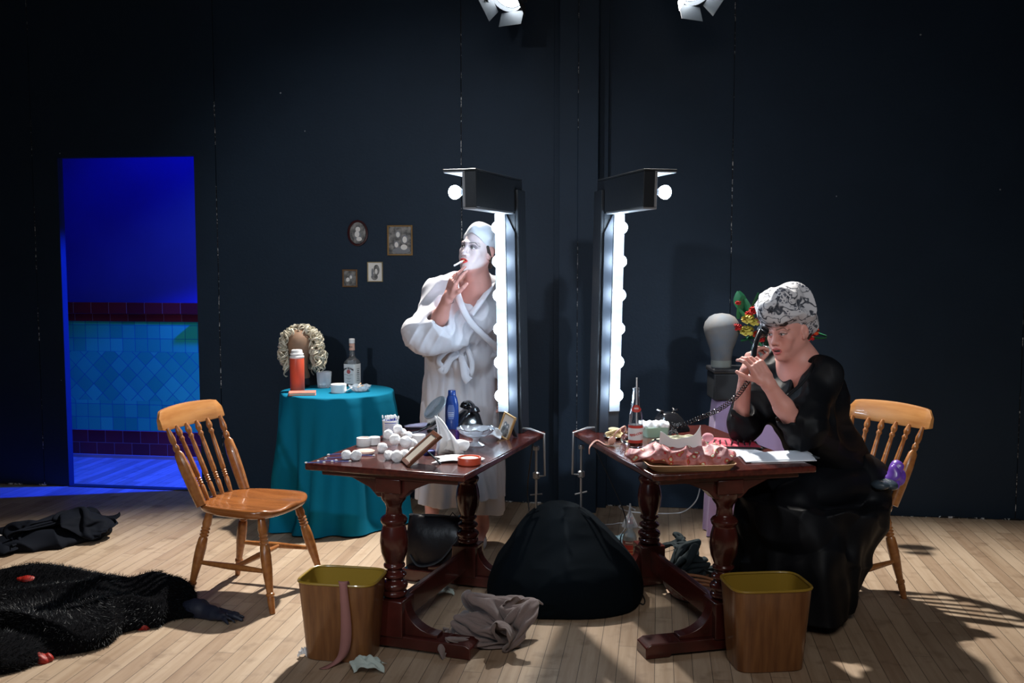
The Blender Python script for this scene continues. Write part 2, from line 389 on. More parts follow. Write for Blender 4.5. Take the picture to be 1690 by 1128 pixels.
def wall_mat():
    m = bpy.data.materials.new('black_paint'); m.use_nodes = True; nt = m.node_tree; b = nt.nodes['Principled BSDF']
    tc = N(nt, 'ShaderNodeTexCoord')
    n = N(nt, 'ShaderNodeTexNoise'); n.inputs['Scale'].default_value = 1.7; n.inputs['Detail'].default_value = 9; n.inputs['Roughness'].default_value = .7; nt.links.new(tc.outputs['Object'], n.inputs['Vector'])
    cr = N(nt, 'ShaderNodeValToRGB'); cr.color_ramp.elements[0].position = .3; cr.color_ramp.elements[0].color = (.0100, .0225, .0420, 1); cr.color_ramp.elements[1].position = .75; cr.color_ramp.elements[1].color = (.0140, .0300, .0540, 1)
    nt.links.new(n.outputs['Fac'], cr.inputs[0])
    v = N(nt, 'ShaderNodeTexVoronoi'); v.inputs['Scale'].default_value = 3.2; nt.links.new(tc.outputs['Object'], v.inputs['Vector'])
    sp = MA(nt, 'LESS_THAN', v.outputs['Distance'], .018)
    mx = N(nt, 'ShaderNodeMix', data_type='RGBA'); nt.links.new(sp, mx.inputs[0]); nt.links.new(cr.outputs[0], mx.inputs[6]); mx.inputs[7].default_value = (.35, .38, .4, 1)
    nt.links.new(mx.outputs[2], b.inputs['Base Color']); b.inputs['Roughness'].default_value = .55; b.inputs['Specular IOR Level'].default_value = .22
    n2 = N(nt, 'ShaderNodeTexNoise'); n2.inputs['Scale'].default_value = 60; n2.inputs['Detail'].default_value = 5; nt.links.new(tc.outputs['Object'], n2.inputs['Vector'])
    bp = N(nt, 'ShaderNodeBump'); bp.inputs['Strength'].default_value = .25; bp.inputs['Distance'].default_value = .004
    nt.links.new(n2.outputs['Fac'], bp.inputs['Height']); nt.links.new(bp.outputs[0], b.inputs['Normal']); return m
def chip_mat():      # worn seam: bare wood and plaster showing in flecks
    m = bpy.data.materials.new('worn_seam'); m.use_nodes = True; nt = m.node_tree; b = nt.nodes['Principled BSDF']
    tc = N(nt, 'ShaderNodeTexCoord'); n = N(nt, 'ShaderNodeTexNoise'); n.inputs['Scale'].default_value = 26; n.inputs['Detail'].default_value = 8; n.inputs['Roughness'].default_value = .8
    nt.links.new(tc.outputs['Object'], n.inputs['Vector']); cr = N(nt, 'ShaderNodeValToRGB'); cr.color_ramp.interpolation = 'CONSTANT'
    cr.color_ramp.elements[0].color = (.008, .009, .011, 1); cr.color_ramp.elements[1].position = .54; cr.color_ramp.elements[1].color = (.75, .78, .8, 1)
    nt.links.new(n.outputs['Fac'], cr.inputs[0]); nt.links.new(cr.outputs[0], b.inputs['Base Color']); b.inputs['Roughness'].default_value = .8; return m

M = {}
M['floor'] = floor_mat(); M['wall'] = wall_mat(); M['chip'] = chip_mat()
M['black'] = mat('black_cloth', (.010, .011, .014), .85, sheen=.15)
M['blackgloss'] = mat('black_gloss', (.012, .012, .014), .18, coat=.5)
M['blackmatt'] = mat('black_matt', (.02, .023, .028), .6)

b = MB(); b.box((0, 3.2, -.03), (14, 16, .06)); b.build('floor', M['floor'], smooth=False)['kind'] = 'structure'
WT = 3.75
u1, _ = onwall(107, 560); DL = (P(115, 803) - W0).dot(WU); DR = (P(334, 811) - W0).dot(WU); _, DT = onwall(210, 259)
seams = [onwall(x, y)[0] for x, y in ((66, 600), (363, 560), (762, 400), (1205, 500), (1682, 700))]
b = MB()
def slab(u0, u1, z0, z1, o0, o1):
    A = [wallpt(u, o, z) for u in (u0, u1) for o in (o0, o1) for z in (z0, z1)]
    b.add(A, [(0, 1, 3, 2), (4, 6, 7, 5), (0, 4, 5, 1), (2, 3, 7, 6), (0, 2, 6, 4), (1, 5, 7, 3)])
edges = [-6.0] + [seams[0]] + [DL]
def flats(a, bb, z0=0.004):
    cuts = [a] + [s for s in seams if a < s < bb] + [bb]
    for i in range(len(cuts) - 1):
        l = cuts[i] + (.003 if i else 0); r = cuts[i + 1] - (.003 if i < len(cuts) - 2 else 0)
        slab(l, r, z0, WT, 0, .012)
flats(-6.5, DL); flats(DR, 6.0); slab(DL, DR, DT, WT, 0, .012)
slab(-6.5, DL, 0, WT, .0125, .06); slab(DR, 6.0, 0, WT, .0125, .06); slab(DL, DR, DT, WT, .0125, .06)
wall = b.build('wall_back', M['wall'], smooth=False); wall['kind'] = 'structure'
b = MB(); rnd = random.Random(3)
for s in seams:                                         # ragged worn strip showing in every seam
    z = .01
    while z < WT - .1:
        L = rnd.uniform(.03, .25); wd = rnd.choice([.0015, .0025, .0035, .005]); o = rnd.uniform(-.002, .002)
        if rnd.random() < .75: slab(s + o - wd / 2, s + o + wd / 2, z, z + L, -.0008, .004)
        z += L
z = -6.4
while z < 6:
    L = rnd.uniform(.02, .2); hgt = rnd.uniform(.002, .012)
    if not (DL - L < z < DR): slab(z, z + L * .8, 0.0005, hgt, -.004, .002)
    z += L * rnd.uniform(.9, 2.5)
b.build('trim_1', M['chip'], smooth=False)['kind'] = 'structure'
# pilaster in the middle of the wall
b = MB(); uc0 = (P(948, 852) - W0).dot(WU) - .11; b = MB(); slab(uc0, uc0 + .235, 0, WT, -.2, .01); slab(uc0 + .11, uc0 + .114, .0, WT, -.203, -.199)
slab(uc0 - .05, uc0 + .0, 0, WT, -.03, .01); slab(uc0 + .235, uc0 + .29, 0, WT, -.06, .01)
b.build('wall_pilaster', M['wall'], smooth=False, bevel=.003)['kind'] = 'structure'
b = MB(); z = .0
while z < WT:
    L = rnd.uniform(.05, .4)
    if rnd.random() < .6: slab(uc0 + .113, uc0 + .1155, z, z + L, -.2045, -.2)
    z += L
b.build('trim_2', M['chip'], smooth=False)['kind'] = 'structure'

# corridor behind the doorway: white painted upper wall, glazed tile dado
CB = 1.0                                                 # distance of the corridor wall behind the set wall
def tile_mat(name, c1, c2, tw, th, diag=False, grout=(.02, .02, .025), off=0):
    m = bpy.data.materials.new(name); m.use_nodes = True; nt = m.node_tree; bb = nt.nodes['Principled BSDF']
    tc = N(nt, 'ShaderNodeTexCoord'); mp = N(nt, 'ShaderNodeMapping'); mp.inputs['Rotation'].default_value = (PI / 2, 0, 0)
    nt.links.new(tc.outputs['Object'], mp.inputs[0])
    sp = N(nt, 'ShaderNodeSeparateXYZ'); nt.links.new(tc.outputs['Object'], sp.inputs[0]); u, v = sp.outputs[0], sp.outputs[2]
    def cells(u, v, tw, th, off):
        rv = MA(nt, 'DIVIDE', v, th); row = MA(nt, 'FLOOR', rv); ru = MA(nt, 'ADD', MA(nt, 'DIVIDE', u, tw), MA(nt, 'MULTIPLY', row, off)); cl = MA(nt, 'FLOOR', ru)
        fu = MA(nt, 'FRACT', ru); fv = MA(nt, 'FRACT', rv)
        d = MA(nt, 'MINIMUM', MA(nt, 'MULTIPLY', MA(nt, 'MINIMUM', fu, MA(nt, 'SUBTRACT', 1, fu)), tw), MA(nt, 'MULTIPLY', MA(nt, 'MINIMUM', fv, MA(nt, 'SUBTRACT', 1, fv)), th))
        c = N(nt, 'ShaderNodeCombineXYZ'); nt.links.new(row, c.inputs[0]); nt.links.new(cl, c.inputs[1])
        w = N(nt, 'ShaderNodeTexWhiteNoise', noise_dimensions='2D'); nt.links.new(c.outputs[0], w.inputs['Vector']); return w.outputs[0], MA(nt, 'LESS_THAN', d, .0022)
    r, g = cells(u, v, tw, th, off)
    if diag:                                             # a diagonal panel laid inside the square tiles
        a = MA(nt, 'MULTIPLY', MA(nt, 'ADD', u, v), .7071); c = MA(nt, 'MULTIPLY', MA(nt, 'SUBTRACT', u, v), .7071)
        r2, g2 = cells(a, c, tw, th, 0)
        band = MA(nt, 'MULTIPLY', MA(nt, 'GREATER_THAN', v, .24), MA(nt, 'LESS_THAN', v, .63))
        mr = N(nt, 'ShaderNodeMix'); nt.links.new(band, mr.inputs[0]); nt.links.new(r, mr.inputs[2]); nt.links.new(r2, mr.inputs[3]); r = mr.outputs[0]
        mg = N(nt, 'ShaderNodeMix'); nt.links.new(band, mg.inputs[0]); nt.links.new(g, mg.inputs[2]); nt.links.new(g2, mg.inputs[3]); g = mg.outputs[0]
    mx = N(nt, 'ShaderNodeMix', data_type='RGBA'); nt.links.new(r, mx.inputs[0]); mx.inputs[6].default_value = (*c1, 1); mx.inputs[7].default_value = (*c2, 1)
    m2 = N(nt, 'ShaderNodeMix', data_type='RGBA'); nt.links.new(g, m2.inputs[0]); nt.links.new(mx.outputs[2], m2.inputs[6]); m2.inputs[7].default_value = (*grout, 1)
    nt.links.new(m2.outputs[2], bb.inputs['Base Color']); bb.inputs['Roughness'].default_value = .22
    bp = N(nt, 'ShaderNodeBump'); bp.inputs['Strength'].default_value = .5; bp.inputs['Distance'].default_value = .003
    nt.links.new(MA(nt, 'SUBTRACT', MA(nt, 'MULTIPLY', r, .4), g), bp.inputs['Height']); nt.links.new(bp.outputs[0], bb.inputs['Normal']); return m
M['teal_tile'] = tile_mat('teal_glazed_tile', (.02, .42, .17), (.05, .62, .25), .105, .105, True, (.01, .16, .2))
M['red_tile'] = tile_mat('oxblood_tile', (.10, .012, .012), (.17, .02, .016), .15, .1, off=.5, grout=(.22, .13, .12))
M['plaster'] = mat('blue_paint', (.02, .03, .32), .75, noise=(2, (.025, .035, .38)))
def corr(name, m, u0, u1, z0, z1, o0, o1, bev=0):
    q = MB(); q.box((0, 0, (z1 - z0) / 2), (u1 - u0, o1 - o0, z1 - z0)); p = wallpt((u0 + u1) / 2, (o0 + o1) / 2, z0)
    o = q.build(name, m, loc=p, rot=(0, 0, WA), smooth=False, bevel=bev); o['kind'] = 'structure'; return o
corr('wall_corridor', M['plaster'], -5.5, -.2, 0, 3.2, CB + .02, CB + .1)
corr('wall_corridor_end', M['plaster'], -.25, -.2, 0, 3.2, .07, CB + .02)
corr('trim_3', M['teal_tile'], -5.5, -2.27, .22, 1.09, CB - .005, CB + .02)
corr('trim_4', M['red_tile'], -5.5, -.3, 0.02, .22, CB - .012, CB + .02, .004)
corr('trim_5', M['red_tile'], -5.5, -.3, 1.09, 1.15, CB - .012, CB + .02, .004)
corr('trim_6', M['red_tile'], -5.5, -.3, 1.15, 1.24, CB - .03, CB + .02, .006)
corr('trim_7', M['red_tile'], -2.27, -.3, .22, 1.09, CB - .02, CB + .02, .004)
corr('trim_8', mat('skirting_wood', (.32, .26, .22), .6), -5.5, -.3, 0, .025, CB - .03, CB + .02)
corr('baseboard_doorway', M['blackmatt'], DL, DR, 0, .006, -.01, .06)
q = corr('trim_9', mat('marble_ledge', (.5, .55, .62), .3, noise=(30, (.25, .3, .4))), -2.42, -2.15, 1.24, 1.275, CB - .09, CB + .02, .005)

# ------------------------------------------------------------ lanterns over the set
M['lens'] = mat('lamp_glow', (1, 1, 1), .3, emit=(.85, .93, 1), estr=30)
def lantern(loc, aim, label):
    t = thing('stage_lantern', label, 'stage light', loc); d = (Vector(aim) - Vector(loc)).normalized()
    q = MB(); q.lathe([(-.26, .05), (-.25, .085), (-.05, .09), (0, .1), (.0, .092), (-.05, .082), (-.24, .08)], (0, 0, 0), d, 28, cap=True); q.build('can', M['blackmatt'], t)
    q = MB(); q.lathe([(-.02, .0001), (-.012, .06), (-.03, .082)], (0, 0, 0), d, 28, cap=False); q.build('lens', M['lens'], t)
    X, Y, Z = frame_z(d); q = MB()
    for sx, sy in ((1, 0), (-1, 0), (0, 1), (0, -1)):
        c = X * sx * .105 + Y * sy * .105 + Z * .045; a = X * sy + Y * sx
        w_ = (X * sx + Y * sy) * .35 + Z; w_.normalize(); n_ = a.cross(w_)
        q.box(c, (.15, .09, .002), Matrix((a, w_, n_)).transposed())
    q.build('barn_door', mat('shutter_metal', (.05, .055, .06), .4, .3), t, smooth=False)
    q = MB(); q.tube([(-.11, 0, -.02), (-.11, 0, .16), (.11, 0, .16), (.11, 0, -.02)], .008); q.tube([(0, 0, .16), (0, 0, .62)], .012); q.build('yoke', M['blackmatt'], t); return t
lantern(LANT_L, (-1.35, 3.6, 0), 'black stage lantern glowing above the woman in the white robe, left one of the two')
lantern(LANT_R, (2.2, 3.6, 0), 'black stage lantern glowing at the top edge of the picture, right one of the two')
q = MB(); q.tube([(-4, 5.9, 3.69), (4, 5.6, 3.69)], .024, 12); tag(q.build('lighting_bar', M['blackmatt']), 'black steel bar from which the stage lanterns hang', 'lighting bar')
# ------------------------------------------------------------ turned dark tables
M['mahog'] = mat('dark_mahogany', (.085, .016, .011), .22, noise=(6, (.045, .009, .007), (8, 1.2, 8)), coat=.35, bump=(30, .06, .003))
M['mahog2'] = mat('dark_mahogany_leg', (.07, .013, .01), .25, noise=(9, (.035, .008, .006)), coat=.3)
TL = (Vector((-.34, 4.35, 0)), R(-19.2)); TR = (Vector((.755, 4.34, 0)), R(13.8))
TW, TLEN, TH_ = .70, 1.04, .75
def table(loc, rz, label):
    t = thing('refectory_table', label, 'table', loc, rz)
    q = MB(); q.box((0, 0, TH_ - .014), (TW, TLEN, .028)); q.build('tabletop', M['mahog'], t, bevel=.007)
    q = MB(); q.box((0, 0, TH_ - .041), (TW - .10, TLEN - .10, .026)); q.build('apron', M['mahog2'], t, bevel=.004)
    q = MB(); q.box((0, 0, .135), (.03, .74, .10)); q.build('stretcher', M['mahog'], t, bevel=.006)
    prof = [(0, .036), (.02, .05), (.05, .052), (.07, .044), (.085, .052), (.115, .055), (.14, .05), (.16, .034), (.18, .032), (.19, .046), (.215, .05), (.235, .042),
            (.245, .032), (.27, .031), (.28, .043), (.305, .045), (.32, .037), (.34, .041), (.42, .053), (.52, .058), (.60, .054), (.68, .045), (.70, .052), (.73, .056), (.755, .048), (.775, .034), (.84, .031), (.88, .036), (.92, .05), (.96, .054), (1, .055)]
    for sy in (-1, 1):
        y = -.42 if sy < 0 else .385
        q = MB(); q.turned((0, y, .205), (0, y, .645), prof, 26); q.box((0, y, .13), (.12, .12, .15)); q.box((0, y, .672), (.112, .112, .06))
        q.build('turned_leg', M['mahog2'], t, bevel=.004)
        q = MB()                                       # sled foot with chamfered ends
        f = [(-.35, .0), (-.25, .0), (-.24, .012), (.24, .012), (.25, 0), (.35, 0), (.35, .045), (.325, .06), (-.325, .06), (-.35, .045)]
        q.prism(f, (0, y - .052, 0), (1, 0, 0), (0, 0, 1), (0, 1, 0), .104); q.build('foot', M['mahog2'], t, bevel=.004)
        for sx in (-1, 1):                             # curved brackets, foot and top
            arc = [(sx * (.056 + .13 - .13 * math.sin(a)), .06) for a in np.linspace(0, PI / 2, 10)]
            arc = [(sx * .056, .06)] + [(sx * .20, .06)] + [(sx * (.20 - .14 * math.sin(a)), .075 + .115 * (1 - math.cos(a))) for a in np.linspace(0, PI / 2, 10)] + [(sx * .056, .195)]
            q = MB(); q.prism(arc, (0, y - .03, 0), (1, 0, 0), (0, 0, 1), (0, 1, 0), .06); q.build('foot_bracket', M['mahog2'], t, bevel=.004)
        bz = [(-.31, .70), (.31, .70), (.31, .722), (-.31, .722)]
        up = [(-.29, .722), (-.29, .705), (-.17, .69), (-.09, .655), (-.056, .62), (.056, .62), (.09, .655), (.17, .69), (.29, .705), (.29, .722)]
        q = MB(); q.prism(up, (0, y - .035, 0), (1, 0, 0), (0, 0, 1), (0, 1, 0), .07); q.build('top_bracket', M['mahog2'], t, bevel=.004)
    return t
table(*TL, 'dark mahogany table with cotton balls on it, in front of the woman in white')
table(*TR, 'dark mahogany table with papers and soda bottle, beside the woman in black')
def tl(x, y, z=0):      # a spot on the left table
    c, s = math.cos(TL[1]), math.sin(TL[1]); return TL[0] + Vector((x * c - y * s, x * s + y * c, z))
def tr(x, y, z=0):
    c, s = math.cos(TR[1]), math.sin(TR[1]); return TR[0] + Vector((x * c - y * s, x * s + y * c, z))

# ------------------------------------------------------------ dressing mirror surrounds with bulbs
M['bulb'] = mat('bulb_glow', (1, 1, 1), .4, emit=(.64, .82, 1), estr=48)
M['whiteboard'] = mat('white_paint', (.24, .25, .27), .6)
M['frame_black'] = mat('black_paint_gloss', (.02, .024, .03), .38, bump=(40, .2, .003))
M['steel'] = mat('dull_steel', (.3, .31, .33), .35, .85)
BULB_W = 2.6
def mirror_frame(sx, base, rz, label):
    """inverted L clamped on the table: header with a top shade, far post with a white bulb strip"""
    t = thing('mirror_surround', label, 'mirror surround', base + Vector((0, 0, TH_)), rz)
    def X(x, y, z): return Vector((sx * (x - .019 * (z - .55)), y, z))
    def part(name, boxes, m, bev=.002):
        q = MB()
        for (x0, x1, y0, y1, z0, z1) in boxes:
            vs = [X(x, y, z) for x in (x0, x1) for y in (y0, y1) for z in (z0, z1)]
            fs = [(0, 1, 3, 2), (4, 6, 7, 5), (0, 4, 5, 1), (2, 3, 7, 6), (0, 2, 6, 4), (1, 5, 7, 3)]
            if sx < 0: fs = [f[::-1] for f in fs]
            q.add(vs, fs)
        return q.build(name, m, t, smooth=False, bevel=bev)
    part('post', [(.135, .235, .43, .515, 0, 1.04)], M['frame_black'])
    ch = [(.192, 0), (.235, 0), (.235, .95), (.192, 1.04)]
    vs = [X(a, .418, b) for a, b in ch] + [X(a, .43, b) for a, b in ch]
    fs = [(0, 1, 2, 3), (7, 6, 5, 4), (0, 4, 5, 1), (1, 5, 6, 2), (2, 6, 7, 3), (3, 7, 4, 0)]
    if sx < 0: fs = [f[::-1] for f in fs]
    q = MB(); q.add(vs, fs); q.build('lining_board', mat('grey_black_paint', (.028, .035, .048), .5), t, smooth=False, bevel=.001)
    part('bulb_board', [(.137, .19, .414, .43, .10, 1.038)], M['whiteboard'])
    part('back_flap', [(.236, .25, .43, .54, 0, 1.15)], M['frame_black'])
    part('header', [(.185, .235, -.069, .54, 1.045, 1.195)], M['frame_black'])
    part('header_board', [(.172, .184, -.066, .54, 1.045, 1.19)], M['whiteboard'])
    part('header_soffit', [(.172, .232, -.066, .414, 1.036, 1.044)], M['whiteboard'])
    part('top_shade', [(.085, .235, -.069, .54, 1.197, 1.205)], M['frame_black'])
    part('shade_lining', [(.087, .184, -.067, .54, 1.190, 1.1965)], M['whiteboard'])
    def bulb(p, d):
        q = MB(); q.lathe([(.0, .013), (.018, .013)], p, d, 12); q.cur = 0
        s_ = q.build('bulb_holder', M['whiteboard'], t)
        q = MB(); q.lathe([(.016, .012), (.024, .018), (.034, .026), (.046, .0305), (.058, .0285), (.068, .02), (.074, .008), (.0755, .0005)], p, d, 20, cap=False)
        q.build('bulb', M['bulb'], t)
    for k in range(6): bulb(X(.172, .414, .185 + k * .1575), (0, -1, 0))
    for k in range(3): bulb(X(.172, -.035 + k * .17, 1.11), (-sx, 0, 0))
    # clamp and its screw under the table edge
    q = MB(); c = X(.2, .45, 0)
    q.tube([(c.x, .45, .02), (c.x + sx * .085, .45, .02), (c.x + sx * .155, .45, .0), (c.x + sx * .158, .45, -.2), (c.x + sx * .11, .45, -.21)], .006, 8)
    q.tube([(c.x + sx * .115, .45, -.40), (c.x + sx * .115, .45, -.06)], .006, 8); q.lathe([(0, .014), (.008, .016), (.02, .014)], (c.x + sx * .115, .45, -.08), n=12)
    q.lathe([(0, .008), (.006, .017), (.03, .017), (.036, .008)], (c.x + sx * .115, .45, -.22), n=12); q.tube([(c.x + sx * .115 - .03, .45, -.3), (c.x + sx * .115 + .03, .45, -.29)], .004, 6)
    q.lathe([(0, .005), (.01, .011), (.05, .009)], (c.x + sx * .115, .45, -.42), n=12); q.build('clamp', M['steel'], t)
    return t
mirror_frame(1, TL[0], TL[1], 'black make-up mirror surround with round bulbs, beside the woman in white')
mirror_frame(-1, TR[0], TR[1], 'black make-up mirror surround with a column of round bulbs, behind the soda bottle')

# ------------------------------------------------------------ spindle back wooden chairs
M['pine'] = mat('varnished_pine', (.36, .145, .042), .3, noise=(5, (.26, .09, .025), (1.2, 9, 9)), coat=.4)
M['pine_seat'] = mat('varnished_pine_seat', (.30, .105, .03), .22, noise=(4, (.21, .068, .018), (9, 1.2, 1)), coat=.5)
M['pine_light'] = mat('pine_crest', (.50, .235, .08), .3, noise=(3, (.38, .155, .045), (1.5, 10, 14)), coat=.4)
def chair(loc, rz, label):
    t = thing('spindle_chair', label, 'chair', loc, rz); SZ = .455
    # saddle seat
    q = MB()
    def outline(a):
        c, s_ = math.cos(a), math.sin(a); e = 4.2
        x = math.copysign(abs(c) ** (2 / e), c); y = math.copysign(abs(s_) ** (2 / e), s_)
        wd = .213 + .016 * y - .03 * max(0, -y - .3); return x * wd, y * .212 - .012 * (1 - x * x) * (y < 0) + .012 * math.cos(x * 3.14) * (y > .5)
    n = 72; rings = []
    def ring(sc, z0, dish=True):
        out = []
        for i in range(n):
            x, y = outline(2 * PI * i / n); x *= sc; y *= sc; d = 0
            if dish:
                d = -.014 * max(0, 1 - ((abs(x) - .085) / .09) ** 2) * max(0, 1 - ((y - .02) / .19) ** 2) - .003
                if y > .12: d -= .010 * max(0, 1 - ((abs(x) - .1) / .08) ** 2) * (y - .12) / .09
                d += .002 * max(0, 1 - (x / .05) ** 2)
            out.append((x, y, z0 + d))
        return out
    for sc in (.02, .2, .4, .6, .78, .9, .965): rings.append(ring(sc, SZ))
    rings.append(ring(.995, SZ - .006)); rings.append(ring(1.0, SZ - .02, False)); rings.append(ring(.985, SZ - .036, False)); rings.append(ring(.93, SZ - .044, False)); rings.append(ring(.02, SZ - .044, False))
    vs = [p for r_ in rings for p in r_]; fs = [(j * n + i, (j + 1) * n + i, (j + 1) * n + (i + 1) % n, j * n + (i + 1) % n) for j in range(len(rings) - 1) for i in range(n)]
    fs.append(tuple(range(n))); q.add(vs, fs); q.build('seat', M['pine_seat'], t, sharp=60)
    lp = [(0, .013), (.03, .016), (.16, .0215), (.2, .017), (.215, .0215), (.235, .0165), (.25, .0215), (.27, .0165), (.285, .0215), (.305, .0165), (.325, .021), (.42, .0245), (.55, .0235), (.7, .018), (.79, .015), (.8, .0195), (.82, .0195), (.83, .015), (.86, .0165), (1, .0125)]
    ft = {}
    for sx in (-1, 1):
        for nm, tp, bt in (('front_leg', (sx * .15, .135, SZ - .03), (sx * .225, .235, 0)), ('rear_leg', (sx * .14, -.14, SZ - .03), (sx * .195, -.235, 0))):
            q = MB(); q.turned(tp, bt, lp, 16); q.build('leg', M['pine'], t); ft[(sx, nm)] = (Vector(tp), Vector(bt))
    sp = [(0, .007), (.1, .0105), (.5, .0155), (.9, .0105), (1, .007)]
    for sx in (-1, 1):
        a = ft[(sx, 'front_leg')]; b_ = ft[(sx, 'rear_leg')]
        p0 = a[0].lerp(a[1], .58); p1 = b_[0].lerp(b_[1], .58); q = MB(); q.turned(p0, p1, sp, 12); q.build('stretcher', M['pine'], t)
    L = [ft[(s_, 'front_leg')][0].lerp(ft[(s_, 'front_leg')][1], .58).lerp(ft[(s_, 'rear_leg')][0].lerp(ft[(s_, 'rear_leg')][1], .58), .45) for s_ in (-1, 1)]
    q = MB(); q.turned(L[0], L[1], sp, 12); q.build('stretcher', M['pine'], t)
    # back: two paddle posts, four spindles, curved crest
    for sx in (-1, 1):
        a = Vector((sx * .172, -.165, SZ - .01)); b_ = Vector((sx * .2, -.32, .80)); d = (b_ - a).normalized(); X_ = Vector((0, 1, 0)).cross(d).normalized(); Y_ = d.cross(X_)
        pp = [(0, .026), (.25, .030), (.5, .030), (.66, .024), (.70, .013), (.72, .0165), (.76, .017), (.79, .011), (.81, .0145), (.86, .0175), (.92, .014), (1, .009)]
        q = MB(); L_ = (b_ - a).length
        q.lathe([(f * L_, r_) for f, r_ in pp], a, d, 16, 1.0, .72, frame=(Y_, X_, d)); q.build('back_post', M['pine'], t)
    for k in range(4):
        f = (k + 1) / 5 * 2 - 1; a = Vector((f * .15, -.178 - .012 * (1 - f * f), SZ - .01)); b_ = Vector((f * .195, -.323 - .018 * (1 - f * f), .80))
        pp = [(0, .008), (.12, .0115), (.2, .0125), (.225, .009), (.24, .013), (.255, .009), (.27, .013), (.285, .009), (.3, .013), (.315, .009), (.34, .0125), (.5, .012), (.7, .0105), (.8, .009), (.82, .013), (.835, .0135), (.86, .0095), (.9, .015), (.93, .0145), (1, .006)]
        q = MB(); q.turned(a, b_, pp, 12); q.build('spindle', M['pine'], t)
    q = MB(); nn = 20
    vs = []; fs = []
    for i in range(nn + 1):
        f = i / nn * 2 - 1; x = f * .235; yc = -.328 - .028 * (1 - f * f); e = max(0, (abs(f) - .86) / .14)
        zt = .877 + .012 * (1 - f * f) - .03 * e * e; zb = .79 - .004 * (1 - f * f) + .006 * e * e; th = .012; lean = -.022
        for (z, o) in ((zb, -th), (zb + .004, -th - .002), (zt - .008, -th + .002), (zt, -th * .5), (zt, th * .5), (zt - .008, th - .002), (zb + .004, th + .002), (zb, th)):
            vs.append((x, yc + o + lean * (z - .79) / .09, z))
    for i in range(nn):
        for k in range(8): fs.append((i * 8 + k, i * 8 + (k + 1) % 8, (i + 1) * 8 + (k + 1) % 8, (i + 1) * 8 + k))
    fs.append(tuple(range(8))[::-1]); fs.append(tuple(nn * 8 + k for k in range(8))); q.add(vs, fs); q.build('crest_rail', M['pine_light'], t, sharp=50)
    return t
chair(Vector((-1.215, 4.60, 0)), R(-109), 'varnished pine spindle-back chair, empty, left of the two dressing tables')
CRX = Vector((1.525, 4.56, 0)); CRZ = R(121)
chair(CRX, CRZ, 'varnished pine spindle-back chair on which the woman in black sits')

# ------------------------------------------------------------ wood-grain waste bins
def wood_bin_mat():
    return mat('printed_wood_grain', (.22, .095, .033), .3, noise=(7, (.13, .05, .018), (6, 6, .5)), coat=.3)
M['bin_wood'] = wood_bin_mat(); M['bin_in'] = mat('mustard_plastic', (.34, .22, .03), .3, coat=.3)
def sq_ring(wx, wy, z, n=64, e=5.0, cx=0, cy=0):
    out = []
    for i in range(n):
        a = 2 * PI * i / n; c, s_ = math.cos(a), math.sin(a)
        out.append((cx + math.copysign(abs(c) ** (2 / e), c) * wx, cy + math.copysign(abs(s_) ** (2 / e), s_) * wy, z))
    return out
def loft(q, rings, cap0=True, cap1=True):
    n = len(rings[0]); vs = [p for r_ in rings for p in r_]
    fs = [(j * n + i, j * n + (i + 1) % n, (j + 1) * n + (i + 1) % n, (j + 1) * n + i) for j in range(len(rings) - 1) for i in range(n)]
    if cap0: fs.append(tuple(range(n - 1, -1, -1)))
    if cap1: fs.append(tuple((len(rings) - 1) * n + i for i in range(n)))
    q.add(vs, fs); return q
def waste_bin(loc, rz, h, label):
    t = thing('waste_bin', label, 'bin', loc, rz)
    q = MB(); loft(q, [sq_ring(.128, .09, 0), sq_ring(.133, .095, .004), sq_ring(.158, .115, h - .012)], True, False); q.build('shell', M['bin_wood'], t)
    q = MB(); loft(q, [sq_ring(.126, .088, .01), sq_ring(.155, .112, h - .008)], True, False)
    b_ = q; 
    b_.f = [f[::-1] for f in b_.f]; b_.build('liner', M['bin_in'], t)
    q = MB(); rr = sq_ring(.158, .115, h - .006, 64); rr.append(rr[0]); q.tube(rr, .0055, 8, cap=False); q.build('rim', M['bin_in'], t)
    return t
waste_bin(Vector((-.675, 3.87, 0)), R(-10), .322, 'wood-grain waste bin with mustard inside and a pink strap over its rim')
waste_bin(Vector((.985, 3.77, 0)), R(6), .33, 'wood-grain waste bin with mustard inside, in front of the black skirt')
# ------------------------------------------------------------ shared small materials
M['glass'] = mat('clear_glass', (.95, .98, 1), .03, trans=1, ior=1.45)
M['crystal'] = mat('cut_crystal', (.88, .93, 1), .12, trans=.72, ior=1.5)
M['white'] = mat('white_plastic', (.78, .79, .8), .4)
M['cotton'] = mat('cotton_wool', (.85, .86, .88), .95, sheen=.4, bump=(90, .6, .006))
M['paper'] = mat('white_paper', (.78, .80, .84), .8)
M['tissue'] = mat('tissue_paper', (.82, .84, .87), .9)
M['gold'] = mat('gold_frame', (.55, .33, .13), .35, .4)
M['orange'] = mat('orange_red', (.62, .09, .045), .35)
M['chrome'] = mat('chrome', (.7, .72, .75), .15, 1)
M['label'] = mat('label_white', (.75, .76, .76), .6)
M['ink'] = mat('ink_black', (.02, .02, .025), .6)
M['redink'] = mat('ink_red', (.45, .03, .03), .6)
M['photo_dark'] = mat('photo_dark', (.05, .05, .05), .5, noise=(35, (.30, .29, .27))); M['photo_light'] = mat('photo_light', (.80, .78, .74), .5); M['photo_mid'] = mat('photo_mid', (.2, .21, .23), .5)
CT_Z = .79; CTC = Vector((-1.05, 5.93, 0))

